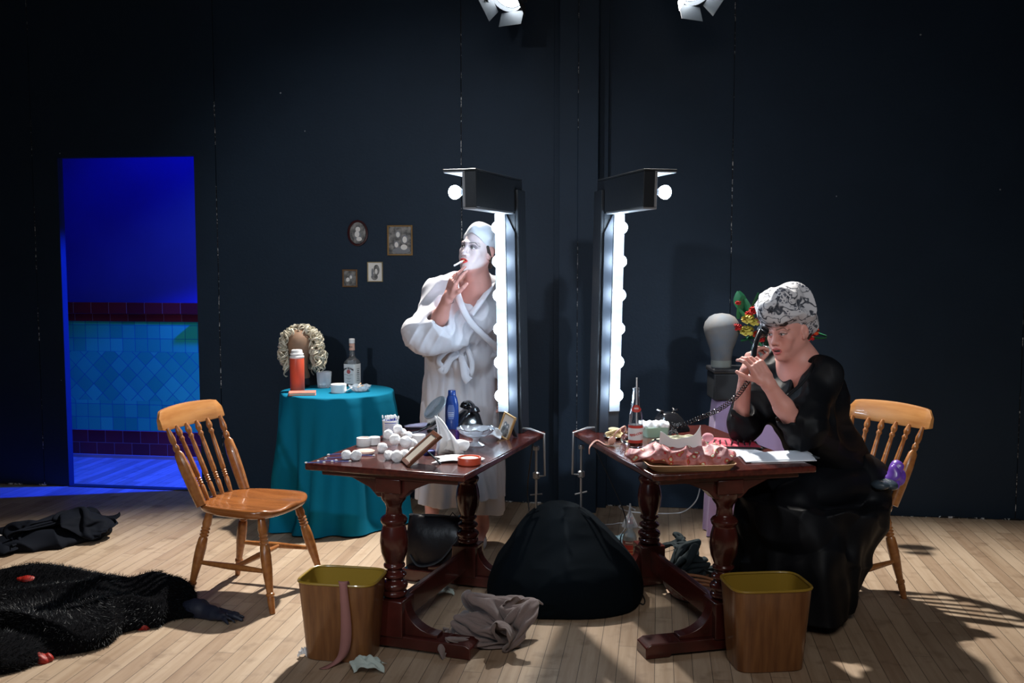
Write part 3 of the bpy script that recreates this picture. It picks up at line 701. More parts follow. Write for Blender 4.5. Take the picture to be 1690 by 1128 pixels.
# ------------------------------------------------------------ round table under a teal cloth
def drape(cx, cy, zt, rt, rf, nf, amp, seed, skew=0, n=240, m=34, pool=.03, sag=None):
    r_ = random.Random(seed); ph = [(k, r_.uniform(0, 6.28), r_.uniform(.5, 1)) for k in nf]
    def fold(a):
        s_ = sum(w_ * math.sin(k * a + p + .5 * math.sin(2 * a + p)) for k, p, w_ in ph) / sum(w_ for _, _, w_ in ph)
        return s_
    rings = []
    for sc in (.02, .3, .6, .85, .96): rings.append([(cx + rt * sc * math.cos(2 * PI * i / n), cy + rt * sc * math.sin(2 * PI * i / n), zt) for i in range(n)])
    for j in range(m + 1):
        f = j / m; row = []
        for i in range(n):
            a = 2 * PI * i / n; g = fold(a + .12 * f * math.sin(3 * a)); g = math.copysign(abs(g) ** .8, g)
            rr = rt + (rf - rt) * f ** 1.1 + amp * g * min(1, f * 1.7) ** .9 + .008 * math.sin(min(f * 9, 1.57)) 
            z = zt - .004 - (zt - .012) * f
            if f < .04: z = zt - .002 - .01 * f / .04
            if f > .9: rr += pool * (f - .9) / .1 * (.6 + .6 * math.sin(5 * a + seed))
            row.append((cx + rr * math.cos(a), cy + rr * math.sin(a), max(z, .006 + .004 * (1 + g))))
        rings.append(row)
    q = MB(); loft(q, rings, True, False); q.f = [f[::-1] for f in q.f] if False else q.f; return q
M['teal'] = mat('teal_cloth', (.0, .135, .235), .85, spec=.15, bump=(260, .12, .002))
t = thing('draped_table', 'round table under a floor-length teal cloth, carrying the blonde wig', 'table', CTC)
q = MB(); q.lathe([(0, .33), (.018, .335), (.02, .32)], (0, 0, CT_Z - .026), n=48); q.build('tabletop', M['pine'], t)
q = MB(); q.lathe([(0, .2), (.03, .2), (.06, .03), (.74, .03)], (0, 0, 0), n=24); q.build('pedestal', M['blackmatt'], t)
drape(0, 0, CT_Z,   .335, .40, (6, 9, 14), .070, 5).build('tablecloth', M['teal'], t, sharp=180)

def on(px, py, z): return P(px, py, z)
# blonde wig on a head block
M['wigblock'] = mat('worn_wig_block', (.33, .19, .12), .7, noise=(14, (.24, .15, .1)))
M['blonde'] = mat('blonde_hair', (.74, .70, .58), .45, noise=(30, (.55, .50, .38)), spec=.6)
def wig(loc):
    t = thing('wig_block', 'brown wig block with a face-like worn front on the teal table', 'wig stand', loc)
    q = MB(); q.lathe([(0, .06), (.01, .062), (.05, .05), (.09, .048), (.12, .058), (.17, .076), (.21, .083), (.25, .08), (.28, .062), (.297, .03), (.30, .001)], (0, 0, 0), n=32, sx=.95, sy=1.12)
    q.build('head', M['wigblock'], t); q = MB(); q.box((0, -.062, .10), (.045, .012, .02)); q.build('label_band', M['label'], t, bevel=.003)
    # curls, one mesh
    w_ = MB(); r_ = random.Random(11)
    for i in range(230):
        a = r_.uniform(-1.0, PI + 1.0); 
        el = r_.uniform(-.35, 1.45)
        if math.sin(a) < -.15 and el < .85 and abs(math.cos(a)) < .8: continue
        bx, by = .092 * math.cos(a) * math.cos(el), .10 * math.sin(a) * math.cos(el); bz = .19 + .115 * math.sin(el)
        n_ = Vector((math.cos(a) * math.cos(el), math.sin(a) * math.cos(el), math.sin(el)))
        if bx > .02: bx += .018; by -= .01 * (r_.random() < .5)
        ln = r_.uniform(.05, .09) if el > .5 else r_.uniform(.09, .16); tn = r_.uniform(1.2, 2.3); rad = r_.uniform(.013, .026); pts = []
        sg = r_.choice((-1, 1)); st_ = Vector((bx, by, bz)); side = n_.cross(Vector((0, 0, 1))).normalized() if abs(n_.z) < .98 else Vector((1, 0, 0))
        dn = (Vector((0, 0, -1)) + n_ * .75 * max(0, n_.z)).normalized(); dn = (dn + Vector((.25 * math.copysign(1, bx) if el > .7 else .1, 0, 0))).normalized()
        for k in range(30):
            f = k / 29; ph = sg * tn * 2 * PI * f; rr_ = rad * (1.1 - .3 * f)
            p = st_ + dn * (ln * f) + n_ * (.012 * math.sin(f * PI) + .006) + (n_ * math.cos(ph) + side * math.sin(ph)) * rr_
            rad_h = math.hypot(p.x, p.y); pts.append(p)
        w_.tube(pts, [.0075 * (1 - .5 * (k / 29)) for k in range(30)], 5, flat=.6)
    for i in range(110):                                # under layer so that the block does not show through
        a = r_.uniform(-.5, PI + .5); el = r_.uniform(-.3, 1.3); n_ = Vector((math.cos(a) * math.cos(el), math.sin(a) * math.cos(el), math.sin(el)))
        p0 = Vector((.08 * n_.x, .09 * n_.y, .19 + .105 * n_.z)); pts = [p0 + Vector((n_.x * .008, n_.y * .008, -.10 * f * (1.2 - .5 * n_.z))) + Vector((.01 * math.sin(6 * f + i), .01 * math.cos(5 * f + i), 0)) for f in np.linspace(0, 1, 10)]
        w_.tube(pts, .008, 5, flat=.5)
    g = w_.build('blonde_wig', M['blonde'], None, loc=loc); tag(g, 'curly platinum blonde wig resting on the brown wig block', 'wig'); return t
pw = on(510, 630, CT_Z); wig(Vector((pw.x, 6.12, CT_Z + .055)))
q = MB(); q.lathe([(0, .055), (.006, .056), (.012, .02), (.05, .018), (.054, .045), (.0545, .001)], n=24); tag(q.build('wig_stand', M['blackgloss'], None, loc=Vector((pw.x, 6.12, CT_Z))), 'short black stand under the brown wig block on the teal table', 'stand')

# red vacuum flask with white cup lid
p = on(491, 646, CT_Z); p = Vector((D(491, 646, 5.88).x, 5.88, CT_Z)); t = thing('vacuum_flask', 'red vacuum flask with ribbed white lid on the teal cloth', 'flask', p)
q = MB(); q.lathe([(0, .040), (.004, .0425), (.198, .0425), (.203, .041)], n=32); q.build('flask_body', M['orange'], t)
q = MB(); q.lathe([(.2, .041), (.203, .043), (.212, .043), (.215, .04), (.217, .036), (.220, .036), (.222, .04), (.228, .04), (.23, .034), (.248, .032), (.251, .027), (.2515, .001)], n=32); q.build('lid', M['white'], t)
# closed red book
p = on(500, 650, CT_Z); t = thing('book', 'small closed orange-red book lying on the teal cloth', 'book', Vector((D(499, 650, 5.74).x, 5.74, CT_Z)), R(10))
q = MB(); q.box((0, 0, .0015), (.155, .105, .003)); q.box((0, 0, .0165), (.155, .105, .003)); q.box((-.076, 0, .009), (.003, .105, .018)); q.build('cover', mat('coral_cover', (.62, .16, .12), .55), t, bevel=.001)
q = MB(); q.box((.001, 0, .009), (.148, .098, .012)); q.build('pages', mat('aged_pages', (.6, .5, .38), .8), t)
# cut glass tumbler
def tumbler(loc, label):
    q = MB(); n = 36; rings = []
    for z, r_ in ((0, .036), (.004, .039), (.02, .040), (.095, .047), (.098, .0465), (.0965, .0445), (.02, .036), (.016, .001)):
        row = []
        for i in range(n):
            a = 2 * PI * i / n; f = 1 + (.045 * (1 if i % 3 == 0 else -.4) if .003 < z < .06 and r_ > .038 else 0)
            row.append((r_ * f * math.cos(a), r_ * f * math.sin(a), z))
        rings.append(row)
    loft(q, rings); o = q.build('glass_tumbler', M['crystal'], None, loc=loc, sharp=25); return tag(o, label, 'glass')
tumbler(on(535, 640, CT_Z), 'cut-glass tumbler on the teal cloth, beside the red flask')
# white cup
p = on(557, 650, CT_Z); t = thing('tape_roll', 'white roll with a tail beside the cut-glass ashtray', 'roll', p + Vector((0, .04, 0)))
q = MB(); q.lathe([(0, .043), (.003, .046), (.05, .046), (.053, .043), (.053, .028), (.012, .026), (.01, .001)], n=32); q.build('roll', M['white'], t)
q = MB(); q.box((.06, .0, .02), (.04, .045, .004), Matrix.Rotation(-.5, 3, 'Y')); q.build('loose_end', M['white'], t)
# cut glass ashtray with stubs
def ashtray(loc, r, h, label):
    q = MB(); n = 48; rings = []
    for z, s_ in ((0, .55), (.003, .62), (h * .6, .9), (h, 1.0), (h, .93), (h * .5, .75), (.008, .55), (.007, .01)):
        rings.append([(r * s_ * (1 + (.05 if i % 4 < 2 else -.02) * (1 if .002 < z else 0)) * math.cos(2 * PI * i / n), r * s_ * (1 + (.05 if i % 4 < 2 else -.02) * (1 if .002 < z else 0)) * math.sin(2 * PI * i / n), z + (.004 * math.cos(i * PI / 4) if z == h else 0)) for i in range(n)])
    loft(q, rings); return tag(q.build('ashtray', M['crystal'], None, loc=loc, sharp=20), label, 'ashtray')
p = on(592, 648, CT_Z) + Vector((0, .05, 0)); ashtray(p, .066, .035, 'round cut-glass ashtray holding stubs, in front of the whiskey bottle')
M['stub'] = mat('cigarette_paper', (.75, .72, .66), .8); M['stub_tip'] = mat('cork_tip', (.5, .27, .12), .7)
for k, (dx, dy, a) in enumerate(((-.02, 0, .4), (.012, .01, 2.0), (.01, -.016, -.5), (-.005, .02, 1.2))):
    t = thing('cigarette_stub', 'cigarette stub lying in the cut-glass ashtray', 'cigarette', p + Vector((dx, dy, .016 + .006 * k)), a, group='cigarette stubs in the ashtray')
    q = MB(); q.tube([(-.015, 0, 0), (.005, 0, .006)], .0038, 8); q.build('paper', M['stub'], t); q = MB(); q.tube([(.005, 0, .006), (.016, 0, .009)], .0039, 8); q.build('tip', M['stub_tip'], t)

# ------------------------------------------------------------ bottles
def bend(t_r, z0, ang0=-PI / 2, c=(0, 0)):
    """print flat lettering on an upright cylinder of radius t_r"""
    return lambda u, v, w_: Vector((c[0] + (t_r + w_) * math.cos(ang0 + u / t_r), c[1] + (t_r + w_) * math.sin(ang0 + u / t_r), z0 + v))
def flat(p, X, Y):
    p, X, Y = Vector(p), Vector(X), Vector(Y); Zn = X.cross(Y)
    return lambda u, v, w_: p + X * u + Y * v + Zn * w_
t = thing('whiskey_bottle', 'square clear whiskey bottle with white label on the teal cloth', 'bottle', on(580, 638, CT_Z) + Vector((0, .04, 0)), R(-24))
HW = .041
q = MB(); loft(q, [sq_ring(HW - .004, HW - .004, 0, 48, 6), sq_ring(HW, HW, .004, 48, 6), sq_ring(HW, HW, .145, 48, 6), sq_ring(HW - .005, HW - .005, .158, 48, 4), sq_ring(.024, .024, .172, 48, 2.4), sq_ring(.0165, .0165, .185, 48, 2), sq_ring(.0155, .0155, .268, 48, 2)])
q.build('bottle_body', mat('bottle_glass_clear', (.62, .68, .74), .05, trans=.9), t)
q = MB(); loft(q, [sq_ring(HW - .004, HW - .004, .004, 48, 6), sq_ring(HW - .004, HW - .004, .016, 48, 6)]); q.build('whiskey', mat('whiskey_amber', (.12, .035, .008), .1), t)
q = MB(); loft(q, [sq_ring(HW + .0008, HW + .0008, .014, 48, 6), sq_ring(HW + .0008, HW + .0008, .138, 48, 6)], False, False); q.build('label', M['label'], t)
q = MB(); q.lathe([(.222, .0172), (.264, .0166)], n=24, cap=False); q.build('neck_label', mat('neck_label', (.66, .40, .32), .6), t)
q = MB(); q.lathe([(.266, .0175), (.292, .0175), (.294, .015)], n=24); q.build('cap', M['white'], t)
fy = -(HW + .0012); fl = flat((0, fy, 0), (1, 0, 0), (0, 0, 1))
text_mb('JIM BEAM', .0175, lambda u, v, w_: fl(u, v + .112 - 9 * u * u, w_), M['ink'], 'label_lettering', t, .0005)
text_mb('BEAM', .0100, bend(.0171, .243), M['ink'], 'label_lettering', t, .0002)
q = MB()
for z, w_, x0 in ((.073, .030, -.018), (.073, .030, .018), (.065, .036, 0), (.050, .046, 0), (.045, .022, 0), (.032, .03, 0)): q.box((x0, fy, z), (w_ * .8, .0004, .0016))
for k in range(7): q.box((HW + .0012, 0, .035 + k * .012), (.0004, .03 - .006 * (k % 3), .0045 if k in (4, 5) else .0025))
q.build('print_lines', M['ink'], t)
q = MB()
for k in range(7):
    a = k * 2 * PI / 7; q.sphere((.0085 * math.cos(a), fy, .091 + .0085 * math.sin(a)), .006, 8, (1, .1, 1))
q.sphere((0, fy, .091), .007, 8, (1, .12, 1)); q.build('rosette', mat('rosette_red', (.50, .10, .10), .6), t)

# soda bottle with straw
t = thing('soda_bottle', 'clear glass soda bottle with red and white label and a straw, on the right table', 'bottle', on(1050, 742, TH_) + Vector((0, .03, 0)))
q = MB(); q.lathe([(0, .028), (.003, .031), (.01, .0315), (.1, .0315), (.135, .029), (.17, .021), (.20, .0155), (.232, .0125), (.234, .0145), (.243, .0145), (.245, .0125), (.245, .0095), (.2, .0125), (.17, .018), (.135, .026), (.1, .0285), (.012, .0285), (.008, .001)], n=36, cap=False); t.scale = (1, 1, 1.09)
q.build('bottle_body', M['glass'], t)
q = MB(); q.lathe([(.011, .0278), (.055, .0278), (.055, .001)], n=32); q.build('cola', mat('cola', (.06, .015, .006), .1), t)
M['sodalabel'] = mat('soda_red', (.50, .045, .03), .5)
q = MB(); q.lathe([(.024, .0319), (.095, .0319)], n=36, cap=False); q.build('label', M['label'], t)
q = MB(); q.lathe([(.024, .0322), (.036, .0322)], n=36, cap=False); q.lathe([(.084, .0322), (.095, .0322)], n=36, cap=False); q.build('label_edge', M['sodalabel'], t)
q = MB()
for z0, dz, am in ((.059, .019, 0), ): 
    def wavy(u, v): 
        a = -PI / 2 + (u - .5) * 2.6; z = .060 + (v - .5) * .036 + .005 * math.sin((u - .5) * 7); return Vector((.0323 * math.cos(a), .0323 * math.sin(a), z))
    q.grid(wavy, 30, 4)
q.build('label_band', M['label'], t)
text_mb('PEPSI-COLA', .0125, lambda u, v, w_: bend(.0326, .060 + .005 * math.sin(u * 60))(u, v, w_), M['sodalabel'], 'label_lettering', t, .0005)
q = MB(); q.grid(lambda u, v: Vector(((.0232 - .25 * ((v - .5) * .03)) * math.cos(-PI / 2 + (u - .5) * 1.9), (.0232 - .25 * ((v - .5) * .03)) * math.sin(-PI / 2 + (u - .5) * 1.9), .163 + (v - .5) * .03 * math.sqrt(max(0.03, 1 - (2 * u - 1) ** 2)))), 20, 5); q.build('neck_label', M['sodalabel'], t)
text_mb('PEPSI', .0085, lambda u, v, w_: Vector(((.0236 - .25 * v) * math.sin(u / .0232), -(.0236 - .25 * v + w_) * math.cos(u / .0232), .163 + v)), M['label'], 'label_lettering', t, .0003)
q = MB(); q.tube([(.004, .0, .012), (.003, .0, .31)], .0028, 8); s_ = q.build('drinking_straw', M['white'], None, loc=t.location); tag(s_, 'white drinking straw standing in the soda bottle', 'straw')

# ------------------------------------------------------------ wall pictures
def wall_picture(px, py, wpx, hpx, fm, label, kind, fr=.010, oval=False, seed=0):
    u, z = onwall(px, py); u0, z0 = onwall(px - wpx / 2, py + hpx / 2); u1_, z1 = onwall(px + wpx / 2, py - hpx / 2); W_, H_ = (u1_ - u0), (z1 - z0)
    t = thing('framed_photograph', label, 'picture', wallpt(u, -.001, z), WA, group=None); r_ = random.Random(seed)
    q = MB(); n = 48
    def shp(sx, sy, y):
        return [((sx * math.cos(2 * PI * i / n), y, sy * math.sin(2 * PI * i / n)) if oval else (sx * max(-1, min(1, 1.414 * math.cos(2 * PI * i / n))), y, sy * max(-1, min(1, 1.414 * math.sin(2 * PI * i / n))))) for i in range(n)]
    a, b_ = W_ / 2, H_ / 2
    loft(q, [shp(a, b_, 0), shp(a, b_, -.012), shp(a - fr * .5, b_ - fr * .5, -.016), shp(a - fr, b_ - fr, -.009), shp(a - fr, b_ - fr, -.002)], True, False); q.build('frame', fm, t, sharp=25)
    ip = MB(); ip.add(shp(a - fr, b_ - fr, -.004), [tuple(range(n))]); ip.build('print', M['photo_light'] if kind == 'cream' else M['photo_dark'], t)
    iw, ih = a - fr, b_ - fr
    def blob(cx, cz, rx, rz, m, nm='figure', y=-.0045):
        g = MB(); g.sphere((cx * iw, y, cz * ih), 1, 14, (rx * iw, .0006, rz * ih)); g.build(nm, m, t)
    if kind == 'bust': blob(0, .35, .3, .24, M['photo_light']); blob(0, -.3, .42, .5, M['photo_mid']); blob(-.1, -.1, .3, .3, M['photo_light'], y=-.005); blob(.15, -.55, .35, .2, M['photo_light'], y=-.005)
    if kind == 'group':
        for cx, cz, s_ in ((-.18, .42, .2), (.42, .05, .24), (-.32, -.32, .2)): blob(cx, cz + .1 * s_, s_ * 1.25, s_ * 1.35, M['photo_mid']); blob(cx, cz, s_ * .85, s_, M['photo_light'], y=-.0052)
        blob(.1, -.75, .8, .22, M['photo_mid']); blob(.35, -.5, .3, .2, M['photo_light'], y=-.005)
    if kind == 'pair': blob(.25, .25, .3, .35, M['photo_mid']); blob(.15, .15, .2, .24, M['photo_light'], y=-.005); blob(-.35, -.2, .3, .3, M['photo_light']); blob(.1, -.65, .6, .3, M['photo_dark'], y=-.005)
    if kind == 'cream': blob(.2, .2, .45, .6, M['photo_dark']); blob(-.1, -.55, .5, .35, M['photo_dark']); blob(.15, .05, .2, .3, M['photo_light'], y=-.0052); blob(-.4, -.1, .15, .5, M['photo_mid'], y=-.005)
    return t
wall_picture(591, 385, 33, 43, mat('oval_walnut', (.05, .012, .014), .3), 'oval dark-framed portrait photograph on the black wall', 'bust', .014, True)
wall_picture(660.5, 397, 41, 50, M['gold'], 'gold-framed group photograph, largest on the black wall', 'group', .009)
wall_picture(619.5, 449, 25, 33, mat('cream_gold', (.6, .5, .3), .4, .3), 'cream-framed photograph on the black wall, just under the oval portrait', 'cream', .006)
wall_picture(578, 459.5, 24, 29, mat('bronze_frame', (.36, .2, .1), .4, .4), 'small bronze-framed photograph, lowest on the black wall', 'pair', .009)

# ------------------------------------------------------------ things on the left table
def onT(px, py, up=0): return P(px, py, TH_ + up)
def cloth_sheet(fn, name, m, parent=None, nu=30, nv=30, thick=.0008):
    q = MB(); q.grid(fn, nu, nv); return q.build(name, m, parent, sharp=180, solid=thick)
# cotton balls
cot = MB(); r_ = random.Random(4); cot.sphere((0, 0, 0), .0222, 20)
cot.v = [tuple(Vector(v) * (1 + .05 * math.sin(v[0] * 330 + 1) * math.cos(v[1] * 290) + .04 * math.sin(v[2] * 400))) for v in cot.v]
c0 = cot.build('cotton_ball', M['cotton'])
balls = [(572, 754, 0, 1), (588, 755, 0, 1.05), (631, 742, 0, 1.05), (642, 754, 0, 1.0), (655, 757, 0, 1.15), (668, 755, 0, 1.1), (652, 738, .025, 1.15), (641, 730, .03, 1.0), (657, 727, .045, 1.0), (670, 741, .02, 1.2), (680, 736, 0, 1.1), (664, 722, .012, 1.05), (674, 724, .01, .9), (683, 748, 0, .95)]
lab = {0: 'cotton ball at the front left, the left one of the loose pair', 1: 'cotton ball at the front left, the right one of the loose pair', 2: 'cotton ball at the left end of the pile', 3: 'cotton ball at the front left foot of the pile'}
for i, (x, y, up, s_) in enumerate(balls):
    o = c0 if i == 0 else copy_tree(c0); o.location = onT(x, y + 5, 0) + Vector((0, 0, .0185 * s_ + up)); o.scale = (s_, s_, s_ * .93); o.rotation_euler = (i, 2 * i, 3 * i)
    tag(o, lab.get(i, 'white cotton ball heaped in the pile on the left table'), 'cotton ball', 'cotton balls on the left table')
# tub of cotton buds
t = thing('bud_tub', 'white printed tub on the left table, full of cotton buds', 'tub', onT(643, 725) + Vector((0, .035, 0)))
q = MB(); q.lathe([(0, .034), (.002, .036), (.078, .037), (.080, .038), (.083, .038), (.083, .035), (.01, .034), (.009, .001)], n=32, cap=False); q.build('tub', M['white'], t)
q = MB(); M['blueink'] = mat('blue_print', (.06, .08, .42), .5)
for z in (.03, .038, .046, .054, .062, .07): q.grid(lambda u, v, z=z: Vector((.0377 * math.cos(-2.2 + u * 1.5), .0377 * math.sin(-2.2 + u * 1.5), z + v * (.0035 if z > .069 else .0016))), 14, 2)
q.build('print_lines', M['blueink'], t)
bud = MB(); bud.tube([(0, 0, 0), (0, 0, .07)], .0012, 6); bud0 = None
r_ = random.Random(9)
for i in range(34):
    a = r_.uniform(0, 6.28); rr_ = .029 * math.sqrt(r_.random()); lx, ly = rr_ * math.cos(a), rr_ * math.sin(a); loc = t.location + Vector((lx, ly, .021 + r_.uniform(0, .008)))
    if bud0 is None:
        bud0 = thing('cotton_bud', 'cotton bud standing in the white tub', 'cotton bud', loc, group='cotton buds in the tub')
        bud.build('stick', M['blueink'], bud0); h_ = MB(); h_.lathe([(.064, .001), (.067, .0034), (.073, .0042), (.079, .003), (.081, .0005)], n=10); h_.build('cotton_tip', M['cotton'], bud0); o = bud0
    else: o = copy_tree(bud0)
    o.location = loc; o.rotation_euler = (ly * 4, lx * 4, 0)
# loose buds at the front left corner
bs = None
for i, (x, y, rz_) in enumerate(((540, 762, .25), (552, 757, .35), (563, 763, .05), (556, 751, .4), (520, 765, .1), (603, 753, -.1))):
    loc = onT(x, y) + Vector((0, 0, .003))
    if bs is None:
        bs = thing('cotton_bud', 'blue-stemmed cotton bud lying at the front left corner of the left table', 'cotton bud', loc, rz_, group='cotton buds lying on the left table')
        q = MB(); q.tube([(-.036, 0, 0), (.036, 0, 0)], .0017, 6); q.build('stick', mat('pale_blue_stem', (.08, .16, .55), .4), bs)
        for e in (-1, 1): q = MB(); q.sphere((e * .036, 0, 0), .0034, 8, (2, 1, 1)); q.build('cotton_tip', M['cotton'], bs)
        o = bs
    else: o = copy_tree(bs)
    o.location = loc; o.rotation_euler = (0, 0, rz_)
# cream jar, its powder puff
def pot(loc, r, h, m, label, name='cream_jar', lid=None, cat='jar', inner=None):
    t = thing(name, label, cat, loc); q = MB(); q.lathe([(0, r * .94), (.003, r), (h - .002, r), (h, r * .97), (h, r * .88), (h * .75, r * .85), (h * .74, .001)], n=32, cap=False); q.build('jar_body', m, t)
    q = MB(); q.lathe([(h * .76, r * .84), (h * .86, r * .7), (h * .87, .001)], n=24); q.build('cream', inner or mat('cream', (.75, .62, .52), .5), t); return t
pot(onT(599, 738) + Vector((0, .03, 0)), .033, .036, M['white'], 'white lidless jar of pale cream behind the powder puff', inner=mat('beige_cream', (.7, .55, .45), .5))
q = MB(); q.lathe([(0, .03), (.004, .036), (.012, .037), (.016, .03), (.017, .001)], n=28); q.v = [(x * 1.1, y, z) for x, y, z in q.v]; tag(q.build('powder_puff', mat('powder_puff', (.72, .47, .37), .95, sheen=.5), None, loc=onT(603, 749)), 'flat peach powder puff in front of the white jar', 'powder puff')
q = MB(); q.lathe([(0, .022), (.003, .026), (.034, .026), (.036, .024), (.036, .001)], n=28); tag(q.build('lid', M['white'], None, loc=onT(617, 736) + Vector((0, .02, 0))), 'round white jar lid standing right of the cream jar', 'lid')
pot(onT(690, 735) + Vector((0, .03, 0)), .031, .042, M['white'], 'white jar standing behind the leaning dark picture frame', inner=M['cotton'])
pot(onT(774, 770) + Vector((0, .04, 0)), .048, .03, M['orange'], 'low orange-red tin of pale cream, at the right front of the left table', 'cream_tin', cat='tin', inner=mat('pale_cream', (.78, .66, .5), .4))
pot(onT(708, 752) + Vector((0, .02, 0)), .026, .018, mat('dark_blue_jar', (.02, .03, .16), .3), 'small dark blue jar under the white tissue', inner=M['blueink'])
# picture frames with struts
def desk_frame(loc, w_, h_, rz, tiltb, fm, prn, label, figs=False, roll=0, fr=.014):
    t = thing('desk_picture_frame', label, 'picture frame', loc, rz)
    Mx = Matrix.Rotation(roll, 3, 'Y') @ Matrix.Rotation(-tiltb, 3, 'X'); 
    def T(q): q.v = [tuple(Mx @ Vector(v)) for v in q.v]; zm = 0; return q
    q = MB()
    for c, d in (((0, 0, fr / 2), (w_, .012, fr)), ((0, 0, h_ - fr / 2), (w_, .012, fr)), ((-w_ / 2 + fr / 2, 0, h_ / 2), (fr, .012, h_ - 2 * fr)), ((w_ / 2 - fr / 2, 0, h_ / 2), (fr, .012, h_ - 2 * fr))): q.box(c, d)
    T(q).build('frame', fm, t, bevel=.002)
    q = MB(); q.box((0, .001, h_ / 2), (w_ - 2 * fr, .003, h_ - 2 * fr)); T(q).build('print', prn, t)
    q = MB(); q.box((0, .005, h_ / 2), (w_ - .01, .003, h_ - .01)); T(q).build('backing', M['blackmatt'], t)
    if figs:
        for cx, cz, s_ in ((-.25, .55, .9), (.2, .5, 1.0)):
            q = MB(); q.sphere((cx * w_ / 2, -.001, cz * h_ + .0), .013 * s_, 10, (1, .1, 1.2)); T(q).build('figure', M['photo_mid'], t)
            q = MB(); q.sphere((cx * w_ / 2, -.0005, cz * h_ - .028), .02 * s_, 10, (.9, .1, 1.3)); T(q).build('figure', M['photo_dark'], t)
            q = MB(); q.sphere((cx * w_ / 2, -.0015, cz * h_), .008 * s_, 10, (1, .1, 1.2)); T(q).build('figure', M['photo_light'], t)
    return t, Mx
# dark frame seen almost edge-on, leaning back on its strut
pf = onT(673, 771, .003); t = thing('desk_picture_frame', 'dark wooden picture frame leaning back on its strut at the front of the left table', 'picture frame', pf)
Xa = Vector((-.30, .95, 0)).normalized(); Ya = Vector((.74, .10, .66)).normalized(); Za = Xa.cross(Ya).normalized(); FM = Matrix((Xa, Ya, Za)).transposed()
def ff(q): q.v = [tuple(FM @ Vector(v)) for v in q.v]; return q
q = MB(); FW, FH, fr = .13, .18, .018
for c, d in (((FW / 2, fr / 2, 0), (FW, fr, .014)), ((FW / 2, FH - fr / 2, 0), (FW, fr, .014)), ((fr / 2, FH / 2, 0), (fr, FH - 2 * fr, .014)), ((FW - fr / 2, FH / 2, 0), (fr, FH - 2 * fr, .014))): q.box(c, d)
ff(q).build('frame', mat('dark_walnut_frame', (.12, .045, .025), .3), t, bevel=.002)
sgn = 1 if Za.z > 0 else -1
q = MB(); q.box((FW / 2, FH / 2, 0), (FW - 2 * fr, FH - 2 * fr, .006)); ff(q).build('print', mat('faded_print', (.42, .38, .33), .3), t)
q = MB(); q.box((FW / 2, FH / 2, -sgn * .006), (FW - .008, FH - .008, .003)); ff(q).build('backing', M['blackmatt'], t)
top = Xa * FW * .4 + Ya * FH * .55; ft_ = onT(727, 766, .0) - pf; q = MB(); q.tube([top - Za * sgn * .008, ft_ + Vector((0, .0, .001))], [.008, .011], 6, flat=.4); q.build('strut', M['blackmatt'], t)
t, _ = desk_frame(onT(829, 724) + Vector((0, .0, .003)), .085, .115, R(-52), R(14), M['gold'], mat('sepia_print', (.62, .55, .48), .4), 'small gold picture frame of two figures at the right edge of the left table', True, R(14), .008)
q = MB(); q.box((.02, .045, .035), (.03, .006, .075), Matrix.Rotation(R(28), 3, 'X')); q.build('strut', M['blackmatt'], t)
# blue lotion bottle
t = thing('lotion_bottle', 'deep blue lotion bottle with flip cap, standing in front of the white robe', 'bottle', onT(746, 708), R(-8))
q = MB(); loft(q, [sq_ring(.030, .018, 0, 40, 2.4), sq_ring(.032, .02, .006, 40, 2.4), sq_ring(.0335, .021, .06, 40, 2.4), sq_ring(.032, .02, .12, 40, 2.4), sq_ring(.026, .018, .15, 40, 2.2), sq_ring(.02, .016, .165, 40, 2)]); M['bluep'] = mat('blue_plastic', (.012, .045, .22), .25, coat=.3); q.build('bottle_body', M['bluep'], t)
q = MB(); loft(q, [sq_ring(.0195, .0155, .166, 40, 2.2), sq_ring(.018, .0145, .188, 40, 2.2), sq_ring(.017, .0135, .19, 40, 2.2)]); q.build('cap', M['bluep'], t, sharp=30)
q = MB(); q.grid(lambda u, v: Vector(((u - .5) * .036 * math.sin(PI * (.1 + .8 * v)) ** .4, -.0215, .05 + v * .07)), 8, 10); q.build('label', mat('label_blue', (.10, .16, .38), .4), t)
q = MB(); [q.box((0, -.0218, z), (.026, .0005, .002)) for z in (.066, .074, .082)]; q.build('print_lines', M['label'], t)
